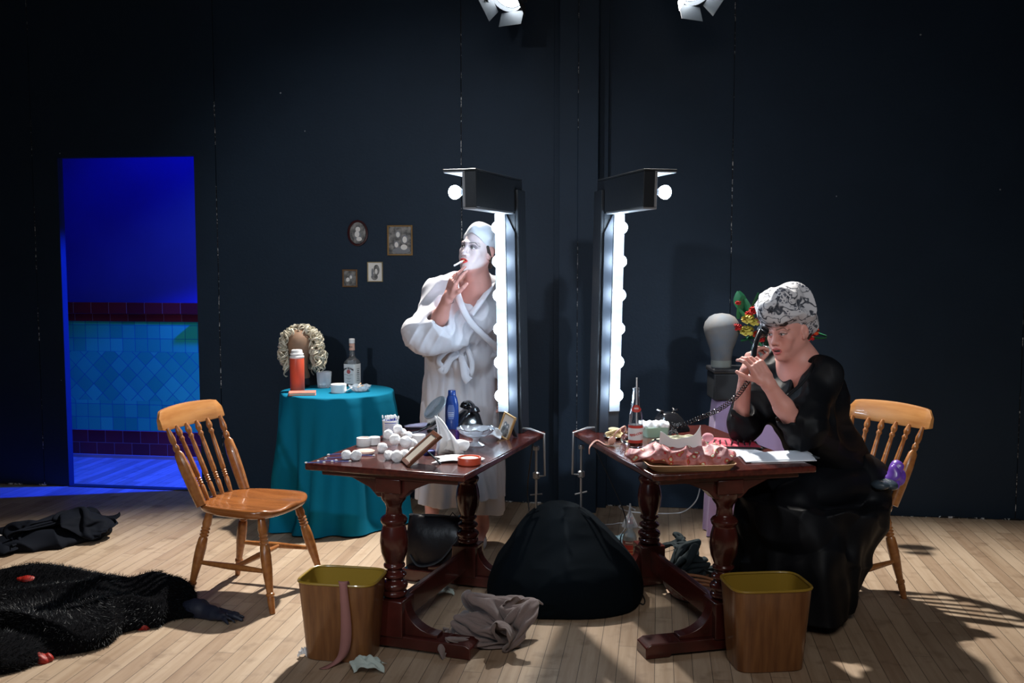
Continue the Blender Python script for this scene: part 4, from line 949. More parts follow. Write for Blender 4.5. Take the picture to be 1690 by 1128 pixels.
# black telephones
def telephone(loc, rz, label, cradle=True):
    t = thing('telephone', label, 'telephone', loc, rz); t.scale = (.95, .95, .86)
    q = MB(); loft(q, [sq_ring(.085, .075, 0, 48, 5), sq_ring(.088, .078, .006, 48, 5), sq_ring(.085, .074, .02, 48, 4.5), sq_ring(.065, .052, .07, 48, 3.5, cy=.012), sq_ring(.05, .034, .095, 48, 3, cy=.018), sq_ring(.04, .028, .10, 48, 3, cy=.018)]); q.build('phone_body', M['blackgloss'], t)
    d = Vector((0, -.62, .78)); q = MB(); q.lathe([(0, .042), (.004, .042), (.005, .036), (.007, .012), (.008, .001)], (0, -.032, .058), d, 32); q.build('dial', mat('dial_metal', (.3, .32, .35), .25, .7), t)
    q = MB(); X_, Y_, Z_ = frame_z(d)
    for k in range(10):
        a = k * .56 + .3; q.sphere(Vector((0, -.032, .058)) + Z_ * .008 + (X_ * math.cos(a) + Y_ * math.sin(a)) * .029, .0055, 8, (1, 1, .4))
    q.build('finger_hole', M['black'], t)
    q = MB()
    for s_ in (-1, 1):
        q.tube([(s_ * .03, .018, .098), (s_ * .042, .018, .108), (s_ * .05, .04, .116)], .006, 8); q.tube([(s_ * .03, .018, .098), (s_ * .042, .018, .108), (s_ * .05, -.004, .116)], .006, 8)
    q.build('cradle', M['blackgloss'], t)
    if cradle:
        q = MB(); q.tube(spline([(-.085, .018, .120), (-.05, .018, .132), (0, .018, .138), (.05, .018, .132), (.085, .018, .120)], 5), .011, 12); 
        for s_ in (-1, 1): q.lathe([(0, .012), (.01, .022), (.03, .028), (.034, .024)], (s_ * .088, .018, .128), (s_ * .25, 0, -1), 20)
        q.build('handset', M['blackgloss'], t)
    return t
telephone(onT(770, 704), R(-72), 'black telephone standing in front of the white robe, its receiver on the cradle')
telephone(onT(1108, 714) + Vector((0, .05, 0)), R(30), 'black telephone base with empty cradle, behind the white soap box', False)
# stemmed cut glass bowl
t = thing('glass_bowl', 'cut-glass bowl on a stem, beside the white tissue on the left table', 'bowl', onT(785, 738) + Vector((0, .03, 0)))
q = MB(); n = 48; rings = []
for z, r_ in ((0, .036), (.004, .038), (.008, .03), (.018, .013), (.03, .013), (.038, .025), (.046, .05), (.06, .071), (.078, .084), (.079, .082), (.062, .068), (.05, .048), (.045, .02), (.044, .001)):
    rings.append([(r_ * (1 + (.03 if (i // 2) % 2 else -.02)) * math.cos(2 * PI * i / n), r_ * (1 + (.03 if (i // 2) % 2 else -.02)) * math.sin(2 * PI * i / n), z) for i in range(n)])
loft(q, rings); q.build('bowl', M['crystal'], t, sharp=20)
q = MB(); rr_ = [(.0835 * math.cos(2 * PI * i / 64), .0835 * math.sin(2 * PI * i / 64), .079 + .0025 * math.cos(i * PI / 4)) for i in range(65)]; q.tube(rr_, .0018, 6); q.build('beaded_rim', M['chrome'], t)
# round magnifying stand mirror seen edge-on, brush in front
t = thing('stand_mirror', 'round clear-rimmed shaving mirror tilted back, left of the blue bottle', 'mirror', onT(716, 712))
q = MB(); c = Vector((.01, .0, .112)); d = Vector((-.62, -.40, .68)).normalized()
q.lathe([(0, .001), (0, .058), (.003, .0625), (.008, .0625), (.01, .056), (.01, .001)], c, d, 36, cap=False); q.build('mirror_glass', mat('clear_shield', (.55, .65, .72), .1, trans=.8), t)
X_, Y_, Z_ = frame_z(d); q = MB(); q.tube([c + X_ * .065 * math.cos(a) + Y_ * .065 * math.sin(a) + Z_ * .005 for a in np.linspace(0, 2 * PI, 41)], .004, 8); q.build('rim', mat('clear_rim', (.55, .62, .68), .12, trans=.6), t)
q = MB(); q.tube(spline([c - Z_ * .002, (.02, .03, .06), (.015, .02, .02), (0, 0, .006)], 5), .005, 8); q.lathe([(0, .034), (.006, .034), (.01, .02)], n=24); q.build('stand', M['blackgloss'], t)
# hairbrush
t = thing('hairbrush', 'black hairbrush with clear bristles lying against the stand mirror', 'brush', onT(700, 716) + Vector((0, 0, .012)), R(40))
q = MB(); q.tube(spline([(-.085, 0, 0), (-.03, 0, .004), (.02, 0, .02), (.08, 0, .045)], 5), [.006] * 6 + [.009] * 5 + [.019] * 5, 10, flat=.6); q.build('handle', M['blackgloss'], t)
q = MB()
for i in range(10):
    for j in range(-2, 3): p0 = Vector((.03 + i * .006, j * .006, .028 + i * .0028)); q.tube([p0, p0 + Vector((-.004, 0, .02))], .0008, 4)
q.build('bristles', M['white'], t)
# tubes and papers on the far left of the table
q = MB(); loft(q, [sq_ring(.018, .003, 0, 24, 2), sq_ring(.018, .009, .03, 24, 2), sq_ring(.016, .014, .10, 24, 2), sq_ring(.011, .011, .115, 24, 2), sq_ring(.011, .011, .13, 24, 2)])
q.v = [(z - .06, x, y + .015) for x, y, z in q.v]; tag(q.build('cream_tube', mat('violet_white', (.55, .52, .72), .35), None, loc=onT(688, 708), rot=(0, 0, .35)), 'white and violet squeeze tube lying behind the cotton buds', 'tube')
q = MB(); q.lathe([(0, .0085), (.055, .0085), (.056, .006)], n=16); tag(q.build('lipstick', mat('purple_case', (.08, .03, .25), .25, .3), None, loc=onT(755, 730) + Vector((0, 0, 0))), 'small upright purple lipstick beside the stemmed bowl', 'lipstick')
# crumpled tissues
def crumple(name, loc, sx, sy, h, seed, m, label, cat='tissue', nu=44, rot=0, amp=1.0, thick=.0008, fq=1.0):
    k = [(random.Random(seed * 31 + i).uniform(-1, 1), random.Random(seed * 17 + i).uniform(-1, 1), random.Random(seed * 7 + i).uniform(0, 6)) for i in range(9)]
    def fn(u, v):
        x, y = (u - .5) * 2, (v - .5) * 2; g = sum(abs(math.sin((a * x + b_ * y) * 5.5 * fq + c)) for a, b_, c in k) / 9; e = math.sin(x * 2.1 + seed) * math.cos(y * 1.7 + seed)
        z = h * max(0, (1 - .75 * (x * x + y * y) / 1.6)) * (.35 + 1.1 * g * amp) + .003
        px_ = sx / 2 * (x * (.78 + .22 * g) + .16 * math.sin(y * 3 + seed)); py_ = sy / 2 * (y * (.78 + .22 * g) + .16 * math.sin(x * 3.3 + seed))
        return Vector((px_, py_, max(.002, z)))
    q = MB(); q.grid(fn, nu, nu); o = q.build(name, m, None, loc=loc, rot=(0, 0, rot), solid=thick); return tag(o, label, cat)
crumple('tissue', onT(805, 727) + Vector((0, .02, 0)), .12, .10, .05, 3, M['tissue'], 'crumpled white tissue beside the small gold picture frame')
# tissue box with standing tissue
t = thing('tissue_box', 'low white tissue box with a tall tissue pulled out, on the left table', 'tissue box', onT(748, 745), R(-15))
q = MB(); q.box((0, 0, .02), (.10, .10, .04)); q.build('box', M['paper'], t, bevel=.003)
def tis(u, v):
    z = .15 * (1 - v) ** .85 + .004 * math.sin(9 * u + 5 * v); w_ = (.012 + v * .12)
    return Vector((-.075 + .055 * v + (u - .35) * w_ + .012 * math.sin(3 * v), -.015 - .055 * v + .020 * math.sin(11 * u + 2 * v) * (.2 + v) , max(.004, z + .018 * abs(math.sin(6 * u)) * v * (1 - v) * 3)))
cloth_sheet(tis, 'tissue_sheet', M['tissue'], t, 36, 24)
def tis2(u, v):
    return Vector((-.02 + .10 * u + .012 * math.sin(8 * v), -.075 + .08 * v + .01 * math.sin(9 * u), .044 + .014 * abs(math.sin(5 * u + 2.2 * v)) * math.sin(PI * v) - .03 * max(0, .3 - v) * 3))
cloth_sheet(tis2, 'tissue_sheet', M['tissue'], t, 30, 24)
crumple('paper_sheet', onT(765, 762) + Vector((-.02, .02, 0)), .20, .14, .018, 8, M['tissue'], 'loose white tissue lying flat under the orange-red tin', amp=.6)
# ------------------------------------------------------------ people
M['skin_pale'] = mat('skin_warm', (.6, .35, .28), .5, vcol=True, sss=.12)
def np3(v): return np.array([v[0], v[1], v[2]], float)
def basis(f, up=(0, 0, 1), roll=0):
    """columns: right (of the head, seen from behind it), forward, up"""
    f = Vector(f).normalized(); up = Vector(up); r = f.cross(up).normalized(); u = r.cross(f)
    if roll: q = Matrix.Rotation(roll, 3, f); r = q @ r; u = q @ u
    return np.array([[r[i], f[i], u[i]] for i in range(3)])

class Head:
    def __init__(s, c, f, roll=0, scale=1.0, up=(0, 0, 1)): s.c = np3(c); s.M = basis(f, up, roll); s.s = scale
    def w(s, p): return s.c + s.M @ (np.array(p, float) * s.s)
    def loc(s, V): return ((V - s.c) @ s.M) / s.s
    def add(s, S, neck_to, mouth_open=0.0, smirk=0.0):
        L, k = s.w, s.s
        def E(c, r, kk=.012, sub=False, tilt=0, ax='X'):
            Mx = s.M
            if tilt: Mx = s.M @ np.array(Matrix.Rotation(tilt, 3, ax))
            S.ell(L(c), np.array(r) * k, Mx, kk * k, sub)
        def C(a, b, ra, rb=None, kk=.012, sub=False): S.cap(L(a), L(b), ra * k, (ra if rb is None else rb) * k, kk * k, sub)
        E((0, -.015, .032), (.074, .096, .083), .02)
        E((0, .022, -.03), (.060, .068, .080), .03)
        for x in (-1, 1):
            C((x * .052, -.008, -.045), (x * .018, .060, -.092), .017, .015, .03)          # jaw
            E((x * .040, .062, -.022), (.021, .019, .018), .022)                           # cheekbone
            E((x * .030, .070, -.052), (.02, .014, .02), .02)
            C((x * .045, .072, .020), (x * .010, .088, .020), .0085, .009, .018)           # brow ridge
            E((x * .032, .098, .001), (.017, .014, .0105), .012, True)                     # socket
            E((x * .031, .0735, .0015), (.0128, .0128, .0128), .003)                       # eyeball
            C((x * .017, .0835, .006), (x * .032, .0875, .0095), .0034, .0038, .004); C((x * .032, .0875, .0095), (x * .046, .079, .005), .0038, .003, .004)   # upper lid
            C((x * .018, .083, -.004), (x * .032, .0855, -.0075), .0028, .003, .005); C((x * .032, .0855, -.0075), (x * .045, .078, -.003), .003, .0025, .005)
            E((x * .0125, .097, -.036), (.0085, .010, .0078), .006)                        # nostril wing
        C((0, .086, .016), (0, .104, -.024), .0075, .0095, .012); E((0, .1085, -.031), (.0105, .0105, .0095), .008)
        for x in (-1, 1): E((x * .0062, .104, -.0425), (.0035, .005, .0035), .003, True)
        E((0, .080, -.062), (.030, .018, .022), .02)                                       # muzzle
        E((-.009, .0955, -.0605), (.013, .0065, .0048), .004, tilt=0); E((.009, .0955, -.0605), (.013, .0065, .0048), .004)
        lo = -.0725 - mouth_open
        E((0, .0935, lo), (.0185, .0078, .0062), .005)
        E((0, .102, (-.0655 + lo + .006) / 2 - .0005), (.021, .014, .0016 + mouth_open * .55), .0025, True)
        E((0, .074, -.098 - mouth_open * .6), (.021, .016, .0165), .022)                   # chin
        C((-.02, .072, -.084 - mouth_open * .5), (.02, .072, -.084 - mouth_open * .5), .010, .010, .012)
        for x in (-1, 1):                                                                  # ears
            Me = s.M @ np.array(Matrix.Rotation(x * .35, 3, 'Z'))
            S.ell(L((x * .077, -.010, -.008)), np.array((.0065, .019, .031)) * k, Me, .006 * k)
            S.ell(L((x * .084, -.004, -.004)), np.array((.006, .010, .016)) * k, Me, .005 * k, True)
            E((x * .076, .002, -.032), (.006, .008, .008), .006)
        a = L((0, -.028, -.055)); S.cap(a, np3(neck_to), .047 * k, .056, .03)
        S.cap(L((0, .02, -.10)), np3(neck_to) + s.M[:, 1] * .03, .03 * k, .04, .03)

def hand(S, wrist, f, dorsal, side, curls, spread=.10, thumb=(.5, .5), sc=1.0, seed=0):
    """f: wrist to knuckles, dorsal: out of the back of the hand, side=+1: thumb lies on f x dorsal side. curls: 4 x (knuckle, middle, end) angles"""
    f = Vector(f).normalized(); n = Vector(dorsal); n = (n - f * n.dot(f)).normalized(); t = f.cross(n) * side; w_ = Vector(wrist)
    def W(x, y, z): return w_ + (t * x + f * y + n * z) * sc
    k = .008 * sc
    Mx = np.array([[t[i], f[i], n[i]] for i in range(3)])
    S.cap(W(-.008, -.02, 0), W(.008, -.02, 0), .021 * sc, .021 * sc, .02)
    S.box(np3(W(0, .040, 0)), np.array((.037, .044, .0125)) * sc, Mx, .012 * sc, .016)
    S.cap(W(.026, .012, -.006), W(.030, .050, -.008), .014 * sc, .011 * sc, .012); S.cap(W(-.028, .012, -.005), W(-.028, .06, -.004), .012 * sc, .010 * sc, .012)
    tips = []
    for i, (x, L1, L2, L3, r0) in enumerate(((.029, .040, .024, .020, .0092), (.0095, .044, .028, .021, .0095), (-.0105, .041, .026, .020, .009), (-.029, .032, .019, .018, .0078))):
        c = curls[i]; a = 0; base = W(x, .078 - abs(x) * .18, .0); sp = (x / .03) * spread
        p = base; S.cap(W(x * .85, .045, .002), base, .0095 * sc, r0 * sc, .008)
        for L_, cc, r1 in ((L1, c[0], .92), (L2, c[1], .84), (L3, c[2], .72)):
            a += cc; d = (f * math.cos(a) - n * math.sin(a) + t * math.sin(sp)).normalized(); q_ = p + d * L_ * sc
            S.cap(p, q_, r0 * sc * min(1, r1 + .08), r0 * r1 * sc, .003); p = q_; r0 = r0 * .97
        tips.append(p)
    p = W(.028, .022, -.008); a0, a1 = thumb
    d1 = (t * math.cos(.9 - .5 * a0) + f * .75 - n * a0).normalized(); q1 = p + d1 * .036 * sc; S.cap(p, q1, .0135 * sc, .0115 * sc, .008)
    d2 = (d1 + f * .35 - t * .55 * a1 - n * .25 * a1).normalized(); q2 = q1 + d2 * .032 * sc; S.cap(q1, q2, .0112 * sc, .0098 * sc, .004)
    d3 = (d2 - t * .45 * a1 - n * .1).normalized(); q3 = q2 + d3 * .024 * sc; S.cap(q2, q3, .0098 * sc, .0078 * sc, .003)
    return tips, q3

def face_paint(H, V, C, base, lip, brow, lid, iris=(.04, .03, .025), shadow=.5, mopen=0.0, teeth=False):
    q = H.loc(V); x, y, z = q[:, 0], q[:, 1], q[:, 2]; ax = np.abs(x); hd = (np.abs(x) < .1) & (y > -.12) & (z > -.16) & (z < .15)
    front = hd & (y > .055)
    def mixc(m, c, a=1.0):
        a = np.clip(np.asarray(m, float) * a, 0, 1)[:, None]; C[:] = C * (1 - a) + np.array(c)[None, :] * a
    sm = lambda d, w_: np.clip(.5 - d / w_, 0, 1)
    # cheeks and soft ruddiness of the real skin
    mixc(front * sm(np.sqrt(((ax - .042) / .022) ** 2 + ((z + .03) / .02) ** 2) - 1, 1.4), lid[1], .35)
    # eye shadow
    mixc(front * (z > -.006) * (z < .022) * sm(np.sqrt(((ax - .032) / .020) ** 2 + ((z - .008) / .012) ** 2) - 1, .5), lid[0], shadow)
    # eyes
    ex = (ax - .0315) / .0145; alm = .0052 * (1 - ex ** 2); eye = front & (np.abs(ex) < 1) & (z - .0012 < alm) & (z - .0012 > -alm * .75)
    mixc(eye, (.62, .60, .58)); gx = x - np.sign(x) * .031 + (-.003)
    mixc(eye & (gx ** 2 + (z - .001) ** 2 < .0056 ** 2), iris); mixc(eye & (gx ** 2 + (z - .001) ** 2 < .0026 ** 2), (.005, .005, .005))
    lash = front & (np.abs(ex) < 1.15) & (np.abs(z - .0014 - .0056 * (1 - np.clip(ex ** 2, 0, 1))) < .0016); mixc(lash, (.02, .015, .015), .95)
    ll = front & (np.abs(ex) < 1.0) & (np.abs(z - .0008 + .0042 * (1 - ex ** 2)) < .0009); mixc(ll, (.06, .04, .04), .55)
    # brows
    bz = .0225 + .006 * np.clip((ax - .014) / .02, 0, 1) - .012 * np.clip((ax - .038) / .016, 0, 1) ** 1.5; mixc(front & (ax > .012) & (ax < .055) & (np.abs(z - bz) < .0028 * (1.25 - np.clip((ax - .012) / .05, 0, 1) * .8)), brow, .85)
    # lips
    up = (z < -.0545 + .0022 * np.cos(ax * 260) * (ax < .012)) ; wl = (ax / .0235); li = front & (wl < 1) & (z < -.0552 - .007 * wl ** 2) & (z > -.0805 - mopen + (.011 + mopen * .5) * wl ** 2)
    mixc(li, lip, .95)
    if mopen:
        zc = -.0655 - mopen / 2; inn = li & (((ax / .0165) ** 2 + ((z - zc) / (.004 + mopen * .6)) ** 2) < 1) & (y < .095)
        mixc(inn, (.06, .015, .015), 1)
        if teeth: mixc(front & (ax < .014) & (y < .094) & (y > .07) & (z < -.0615) & (z > -.068), (.55, .52, .47), 1)
    mixc(hd & (ax < .0125) & (y > .09) & (z < -.040) & (z > -.046) & (np.abs(ax - .0062) < .003), (.12, .04, .035), .8)
    return C

# ======================= the woman in the white robe
def W(px, py, d): return D(px, py, d)
def person_robe():
    t = thing('person', 'woman in white robe and head towel, holding a cigarette to her lips', 'person', (-.30, 5.38, 0))
    H = Head(W(789, 413, 4.95), (-.57, -.80, .14), roll=R(-8), scale=.99)
    S = Shape()
    chest = W(768, 515, 5.16); neck = W(786, 470, 5.06); pel = W(765, 625, 5.38)
    shR = W(719, 483, 5.14); shL = W(830, 486, 5.2)
    elR = W(712, 552, 5.0); wrR = W(741, 488, 4.86)
    H.add(S, neck)
    S.ell(chest, (.155, .10, .165), None, .05); S.cap(shR, shL, .055, .055, .05); S.cap(chest, pel, .08, .09, .05)
    S.cap(neck, chest, .07, .10, .06)
    # bust
    for dx in (-.075, .07): S.ell(chest + Vector((dx, -.065, -.02)), (.06, .055, .055), None, .04)
    S.cap(shR, elR, .046, .040, .03); S.cap(elR, W(727, 522, 4.93), .041, .038, .02); S.cap(W(727, 522, 4.93), wrR, .038, .0245, .02)
    tip = W(762, 434, 4.84); f = (tip - wrR)
    tips, th = hand(S, wrR, W(752, 455, 4.835) - wrR, (-.75, -.35, -.1), 1, [(.18, .28, .15), (.14, .25, .15), (.32, .45, .3), (.5, .6, .35)], .12, (.25, .4), 1.0)
    elL = W(838, 572, 5.32); wrL = W(836, 634, 5.24)
    S.cap(shL, elL, .045, .038, .03); S.cap(elL, wrL, .038, .024, .02)
    hand(S, wrL, (-.05, -.1, -1), (.9, .2, 0), 1, [(.3, .4, .3)] * 4, .05, (.3, .3))
    hips = [pel + Vector((s_ * .085, .0, -.03)) for s_ in (-1, 1)]
    kR = Vector((-.43, 5.36, .50)); aR = Vector((-.45, 5.47, .10)); kL = Vector((-.19, 5.33, .50)); aL = Vector((-.165, 5.42, .13))
    for h_, k_, a_ in ((hips[0], kR, aR), (hips[1], kL, aL)):
        S.cap(h_, k_, .085, .058, .03); S.cap(k_, k_.lerp(a_, .35) + Vector((0, .015, 0)), .056, .056, .03); S.cap(k_.lerp(a_, .35) + Vector((0, .015, 0)), a_, .054, .034, .03)
        S.cap(a_, a_ + Vector((0, .03, -.06)), .033, .03, .02); S.cap(a_ + Vector((0, .0, -.04)), a_ + Vector((-.02, -.13, -.095)), .032, .028, .03); S.cap(a_ + Vector((-.02, -.13, -.095)), a_ + Vector((-.025, -.18, -.10)), .03, .02, .02)
    S.disp = None
    def col(V):
        C = np.tile(np.array((.56, .27, .23)), (len(V), 1)); q = H.loc(V)
        n_ = np.sin(V[:, 0] * 60) * np.sin(V[:, 1] * 70) * np.sin(V[:, 2] * 55); C *= (1 + .06 * n_)[:, None]
        jaw = (q[:, 2] > -.088 - .25 * (q[:, 1] - .06)) ; m = (np.clip((q[:, 1] + .005) / .03, 0, 1)) * np.clip((q[:, 2] + .112 + .45 * (q[:, 1] - .07)) / .012, 0, 1) * (np.abs(q[:, 0]) < .085) * (q[:, 2] < .12)
        m = np.where(np.linalg.norm(V - H.c, axis=1) < .16, m, 0)[:, None]; C = C * (1 - m) + np.array((.58, .47, .47)) * m
        C = face_paint(H, V, C, None, (.58, .03, .025), (.05, .035, .04), ((.045, .035, .055), (.48, .36, .36)), shadow=.85)
        hm = np.linalg.norm(V - np3(wrR), axis=1) < .2; C[hm & (np.linalg.norm(V - H.c, axis=1) > .16)] *= .95
        return C
    hc = H.c; hh = .0023
    zc = 1.46
    regs = [(np.array((-.62, 4.95, -.02)), np.array((.20, 5.62, 1.30)), .006)]
    S.build('body', M['skin_pale'], t, regions=[(np.array((-.64, 4.60, -.02)), np.array((.22, 5.66, 1.2)), .006), (np.array((-.64, 4.60, 1.2 - .006)), np.array((.22, 5.4, 1.84)), .0026)], color=col)

    # head towel
    M['towel'] = mat('white_towelling', (.55, .57, .62), .9, spec=.2, sheen=.05, bump=(240, .25, .003))
    T = Shape()
    def TE(c, r, k=.02, tilt=0): T.ell(H.w(c), np.array(r) * H.s, H.M @ np.array(Matrix.Rotation(tilt, 3, 'X')), k)
    TE((0, -.022, .052), (.082, .103, .078), .02, .12); TE((0, .0, .092), (.060, .072, .045), .03)
    T.cap(H.w((-.068, .02, .066)), H.w((0, .062, .100)), .013, .015, .015); T.cap(H.w((0, .062, .100)), H.w((.072, .012, .052)), .015, .014, .015)
    T.cap(H.w((.072, .012, .052)), H.w((.076, -.045, .012)), .014, .014, .02); T.cap(H.w((.06, -.07, .0)), H.w((0, -.105, .01)), .02, .02, .02)
    T.disp = lambda X, Y, Z: .006 * (folds(X, Y, Z, 5, 55, .02, (1, 1, .6)) - .5)
    T.ell(H.w((0, .045, -.018)), np.array((.077, .092, .094)) * H.s, H.M, .008, True)
    for x in (-1, 1): T.ell(H.w((x * .085, .004, -.020)), np.array((.035, .046, .042)) * H.s, H.M, .008, True)
    T.build('head_towel', M['towel'], t, h=.003)
    # a little dark hair at the temple and nape
    Hh = Shape(); 
    for x in (-1, 1): Hh.cap(H.w((x * .069, .018, .022)), H.w((x * .073, -.02, -.035)), .008, .010, .01); Hh.cap(H.w((x * .07, -.03, -.03)), H.w((x * .03, -.075, -.06)), .014, .02, .02)
    Hh.cap(H.w((.075, .03, .018)), H.w((.077, .022, -.01)), .004, .003, .006)
    Hh.build('hair', mat('dark_hair', (.03, .018, .014), .5), t, h=.003)

    # robe
    M['robe'] = mat('white_waffle_robe', (.56, .56, .61), .9, spec=.2, sheen=.05, bump=(420, .25, .002))
    Rb = Shape()
    Rb.ell(chest + Vector((-.005, 0, .0)), (.18, .128, .165), None, .05); Rb.cap(shR, shL, .058, .058, .06); Rb.cap(neck + Vector((-.03, .04, -.03)), shR, .05, .062, .05); Rb.cap(neck + Vector((.03, .04, -.03)), shL, .05, .062, .05)
    for dx in (-.08, .07): Rb.ell(chest + Vector((dx, -.085, -.02)), (.08, .065, .075), None, .05)
    Rb.cap(neck + Vector((0, .05, -.01)), chest, .075, .12, .05)
    waist = W(762, 582, 5.3); Rb.ell(waist + Vector((0, -.02, 0)), (.195, .15, .14), None, .06); Rb.cap(W(757, 454, 5.12), shR, .030, .055, .04)
    # sleeves: upper arm, hanging elbow, open cuff
    Rb.cap(shR + Vector((0, 0, -.02)), elR + Vector((-.03, .0, -.01)), .070, .096, .05); Rb.cap(elR + Vector((-.035, 0, .01)), W(716, 545, 4.985), .095, .088, .04); Rb.cap(elR + Vector((0, 0, -.01)), W(752, 560, 5.05), .075, .055, .06)
    Rb.cap(shL, elL, .078, .088, .05); Rb.cap(elL, W(840, 612, 5.27), .08, .07, .03)
    # skirt, lofted with folds
    zt, zb = waist.z, .27
    def skirt(X, Y, Z):
        f = np.clip((zt - Z) / (zt - zb), 0, 1); cx = waist.x + (-.31 - waist.x + .015) * f; cy = 5.33 + .03 * f
        a = np.arctan2(Y - cy, X - cx); rx = .195 + .050 * f ** .8; ry = .135 + .045 * f
        fo = (np.sin(9 * a + 1.2 + 1.5 * np.sin(3 * a)) * .55 + np.sin(17 * a + 2 + .8 * np.sin(Z * 7)) * .35) * (.006 + .012 * f) * (.5 + .5 * np.abs(np.sin(a * 1.5 + .4)))
        cr = np.sqrt(((X - cx) / rx) ** 2 + ((Y - cy) / ry) ** 2); d = (cr - 1) * .16 - fo
        return np.maximum(d, np.maximum(Z - zt - .02, zb + .022 * np.sin(a * 2 + 2.6) - Z))
    Rb.fn(skirt, (waist.x - .30, 5.08, zb - .05), (waist.x + .30, 5.62, zt + .04), .03)
    # opening at the throat
    ap = W(775, 513, 5.0)
    def vee(X, Y, Z):
        zz = Z - ap.z; cx = ap.x + .02 + zz * .03; wdt = .004 + np.clip(zz, 0, .3) * .36
        return np.maximum(np.maximum(np.abs(X - cx - .25 * zz * 0) - wdt, -zz), np.maximum(Y - (5.10), 4.7 - Y))
    Rb.fn(vee, (ap.x - .12, 4.75, ap.z - .01), (ap.x + .16, 5.15, 1.62), .012, True)
    Rb.ell(neck + Vector((0, -.01, .06)), (.068, .075, .095), None, .02, True)
    # hollow the open cuff
    fa = (wrR - elR).normalized(); Rb.cap(elR + fa * .035 + Vector((.006, -.01, 0)), W(746, 478, 4.85), .050, .085, .012, True)
    def dsp(X, Y, Z):
        top = np.clip((Z - waist.z) / .1, 0, 1)
        return (-.020 * (.75 - folds(X, Y, Z, 21, 24, .07, (1.1, .6, .9))) - .008 * (.6 - folds(X, Y, Z, 25, 60, .03, (1.2, .6, .7)))) * top - .006 * (folds(X, Y, Z, 31, 60, .03, (1.3, 1, .35)) - .5) * (1 - top)
    Rb.disp = dsp
    Rb.build('robe', M['robe'], t, h=.004)
    # collar bands following the crossing fronts
    q = MB(); L1 = spline([W(757, 452, 5.10), W(752, 470, 5.02), W(760, 500, 4.955), W(775, 530, 4.965), W(800, 556, 5.03), W(822, 575, 5.13)], 8)
    L2 = spline([W(816, 462, 5.12), W(806, 480, 5.02), W(792, 500, 4.975), W(778, 519, 4.97)], 8)
    for L_ in (L1, L2): q.tube(L_, .017, 10, flat=.45)
    q.build('collar', M['robe'], t, sharp=180)
    # belt with bow
    q = MB(); cw = W(762, 583, 5.3); ring = [cw + Vector((.208 * math.cos(a), .150 * math.sin(a), .006 * math.sin(2 * a))) for a in np.linspace(0, 2 * PI, 49)]
    vs = []; fs = []
    for p in ring: 
        for dz, o in ((-.02, 0), (0, .006), (.02, 0)): n_ = (p - cw); n_.z = 0; n_.normalize(); vs.append(p + n_ * o + Vector((0, 0, dz)))
    for i in range(48):
        for k in range(2): fs.append((i * 3 + k, (i + 1) * 3 + k, (i + 1) * 3 + k + 1, i * 3 + k + 1))
    q.add(vs, fs); kn = W(759, 584, 5.125)
    q.sphere(kn, .024, 14, (1, .7, .95))
    def strip(pts, wd):
        pts = spline(pts, 7); n_ = len(pts); vs = []; fs = []
        for i, p in enumerate(pts):
            tg = (pts[min(i + 1, n_ - 1)] - pts[max(i - 1, 0)]).normalized(); sd = tg.cross(Vector((0, -1, 0))).normalized(); w_ = wd[0] + (wd[1] - wd[0]) * i / (n_ - 1)
            for k in range(5): u = k / 2 - 1; vs.append(p + sd * u * w_ + Vector((0, -.006 * math.cos(u * 4.2), 0)))
        for i in range(n_ - 1):
            for k in range(4): fs.append((i * 5 + k, i * 5 + k + 1, (i + 1) * 5 + k + 1, (i + 1) * 5 + k))
        q.add(vs, fs)
    o = Vector((0, -.012, 0))
    strip([kn + o, W(742, 578, 5.1), W(724, 594, 5.1), W(732, 605, 5.1), W(746, 592, 5.1), kn + o], (.012, .014))
    strip([kn + o, W(770, 576, 5.1), W(779, 600, 5.1), W(776, 618, 5.1), W(768, 606, 5.105), kn + o], (.012, .014))
    strip([kn + o, W(745, 590, 5.1), W(733, 612, 5.1), W(727, 607, 5.1)], (.014, .022)); strip([kn + o, W(764, 600, 5.1), W(768, 622, 5.09), W(774, 630, 5.09)], (.014, .024))
    q.build('belt', M['robe'], t, sharp=180, solid=.003)
    # underlayer seen below the hem
    q = MB(); n = 90
    rings = [[(-.30 + rx * math.cos(a) * (1 + .02 * math.sin(11 * a)), 5.38 + ry * math.sin(a) * (1 + .03 * math.sin(13 * a)), z + .012 * math.sin(2 * a + 2)) for a in np.linspace(0, 2 * PI, n, endpoint=False)] for z, rx, ry in ((.45, .19, .13), (.30, .205, .145), (.225, .21, .15), (.223, .205, .146))]
    q = MB()
    ax_ = []
    for z, rx, ry in ((.50, .085, .11), (.32, .10, .12), (.195, .105, .125), (.193, .101, .121)):
        ax_.append([(-.145 + rx * math.cos(a) * (1 + .03 * math.sin(9 * a)), 5.38 + ry * math.sin(a) * (1 + .03 * math.sin(7 * a)), z + .008 * math.sin(3 * a)) for a in np.linspace(0, 2 * PI, n, endpoint=False)])
    loft(q, ax_, False, False); q.v = [tuple(Vector(v) - t.location) for v in q.v]; q.build('petticoat', M['robe'], t, sharp=180)
    # move world-built parts under the empty
    for ch in t.children:
        if ch.name.split('.')[0] in ('collar', 'belt'): ch.location = -t.location
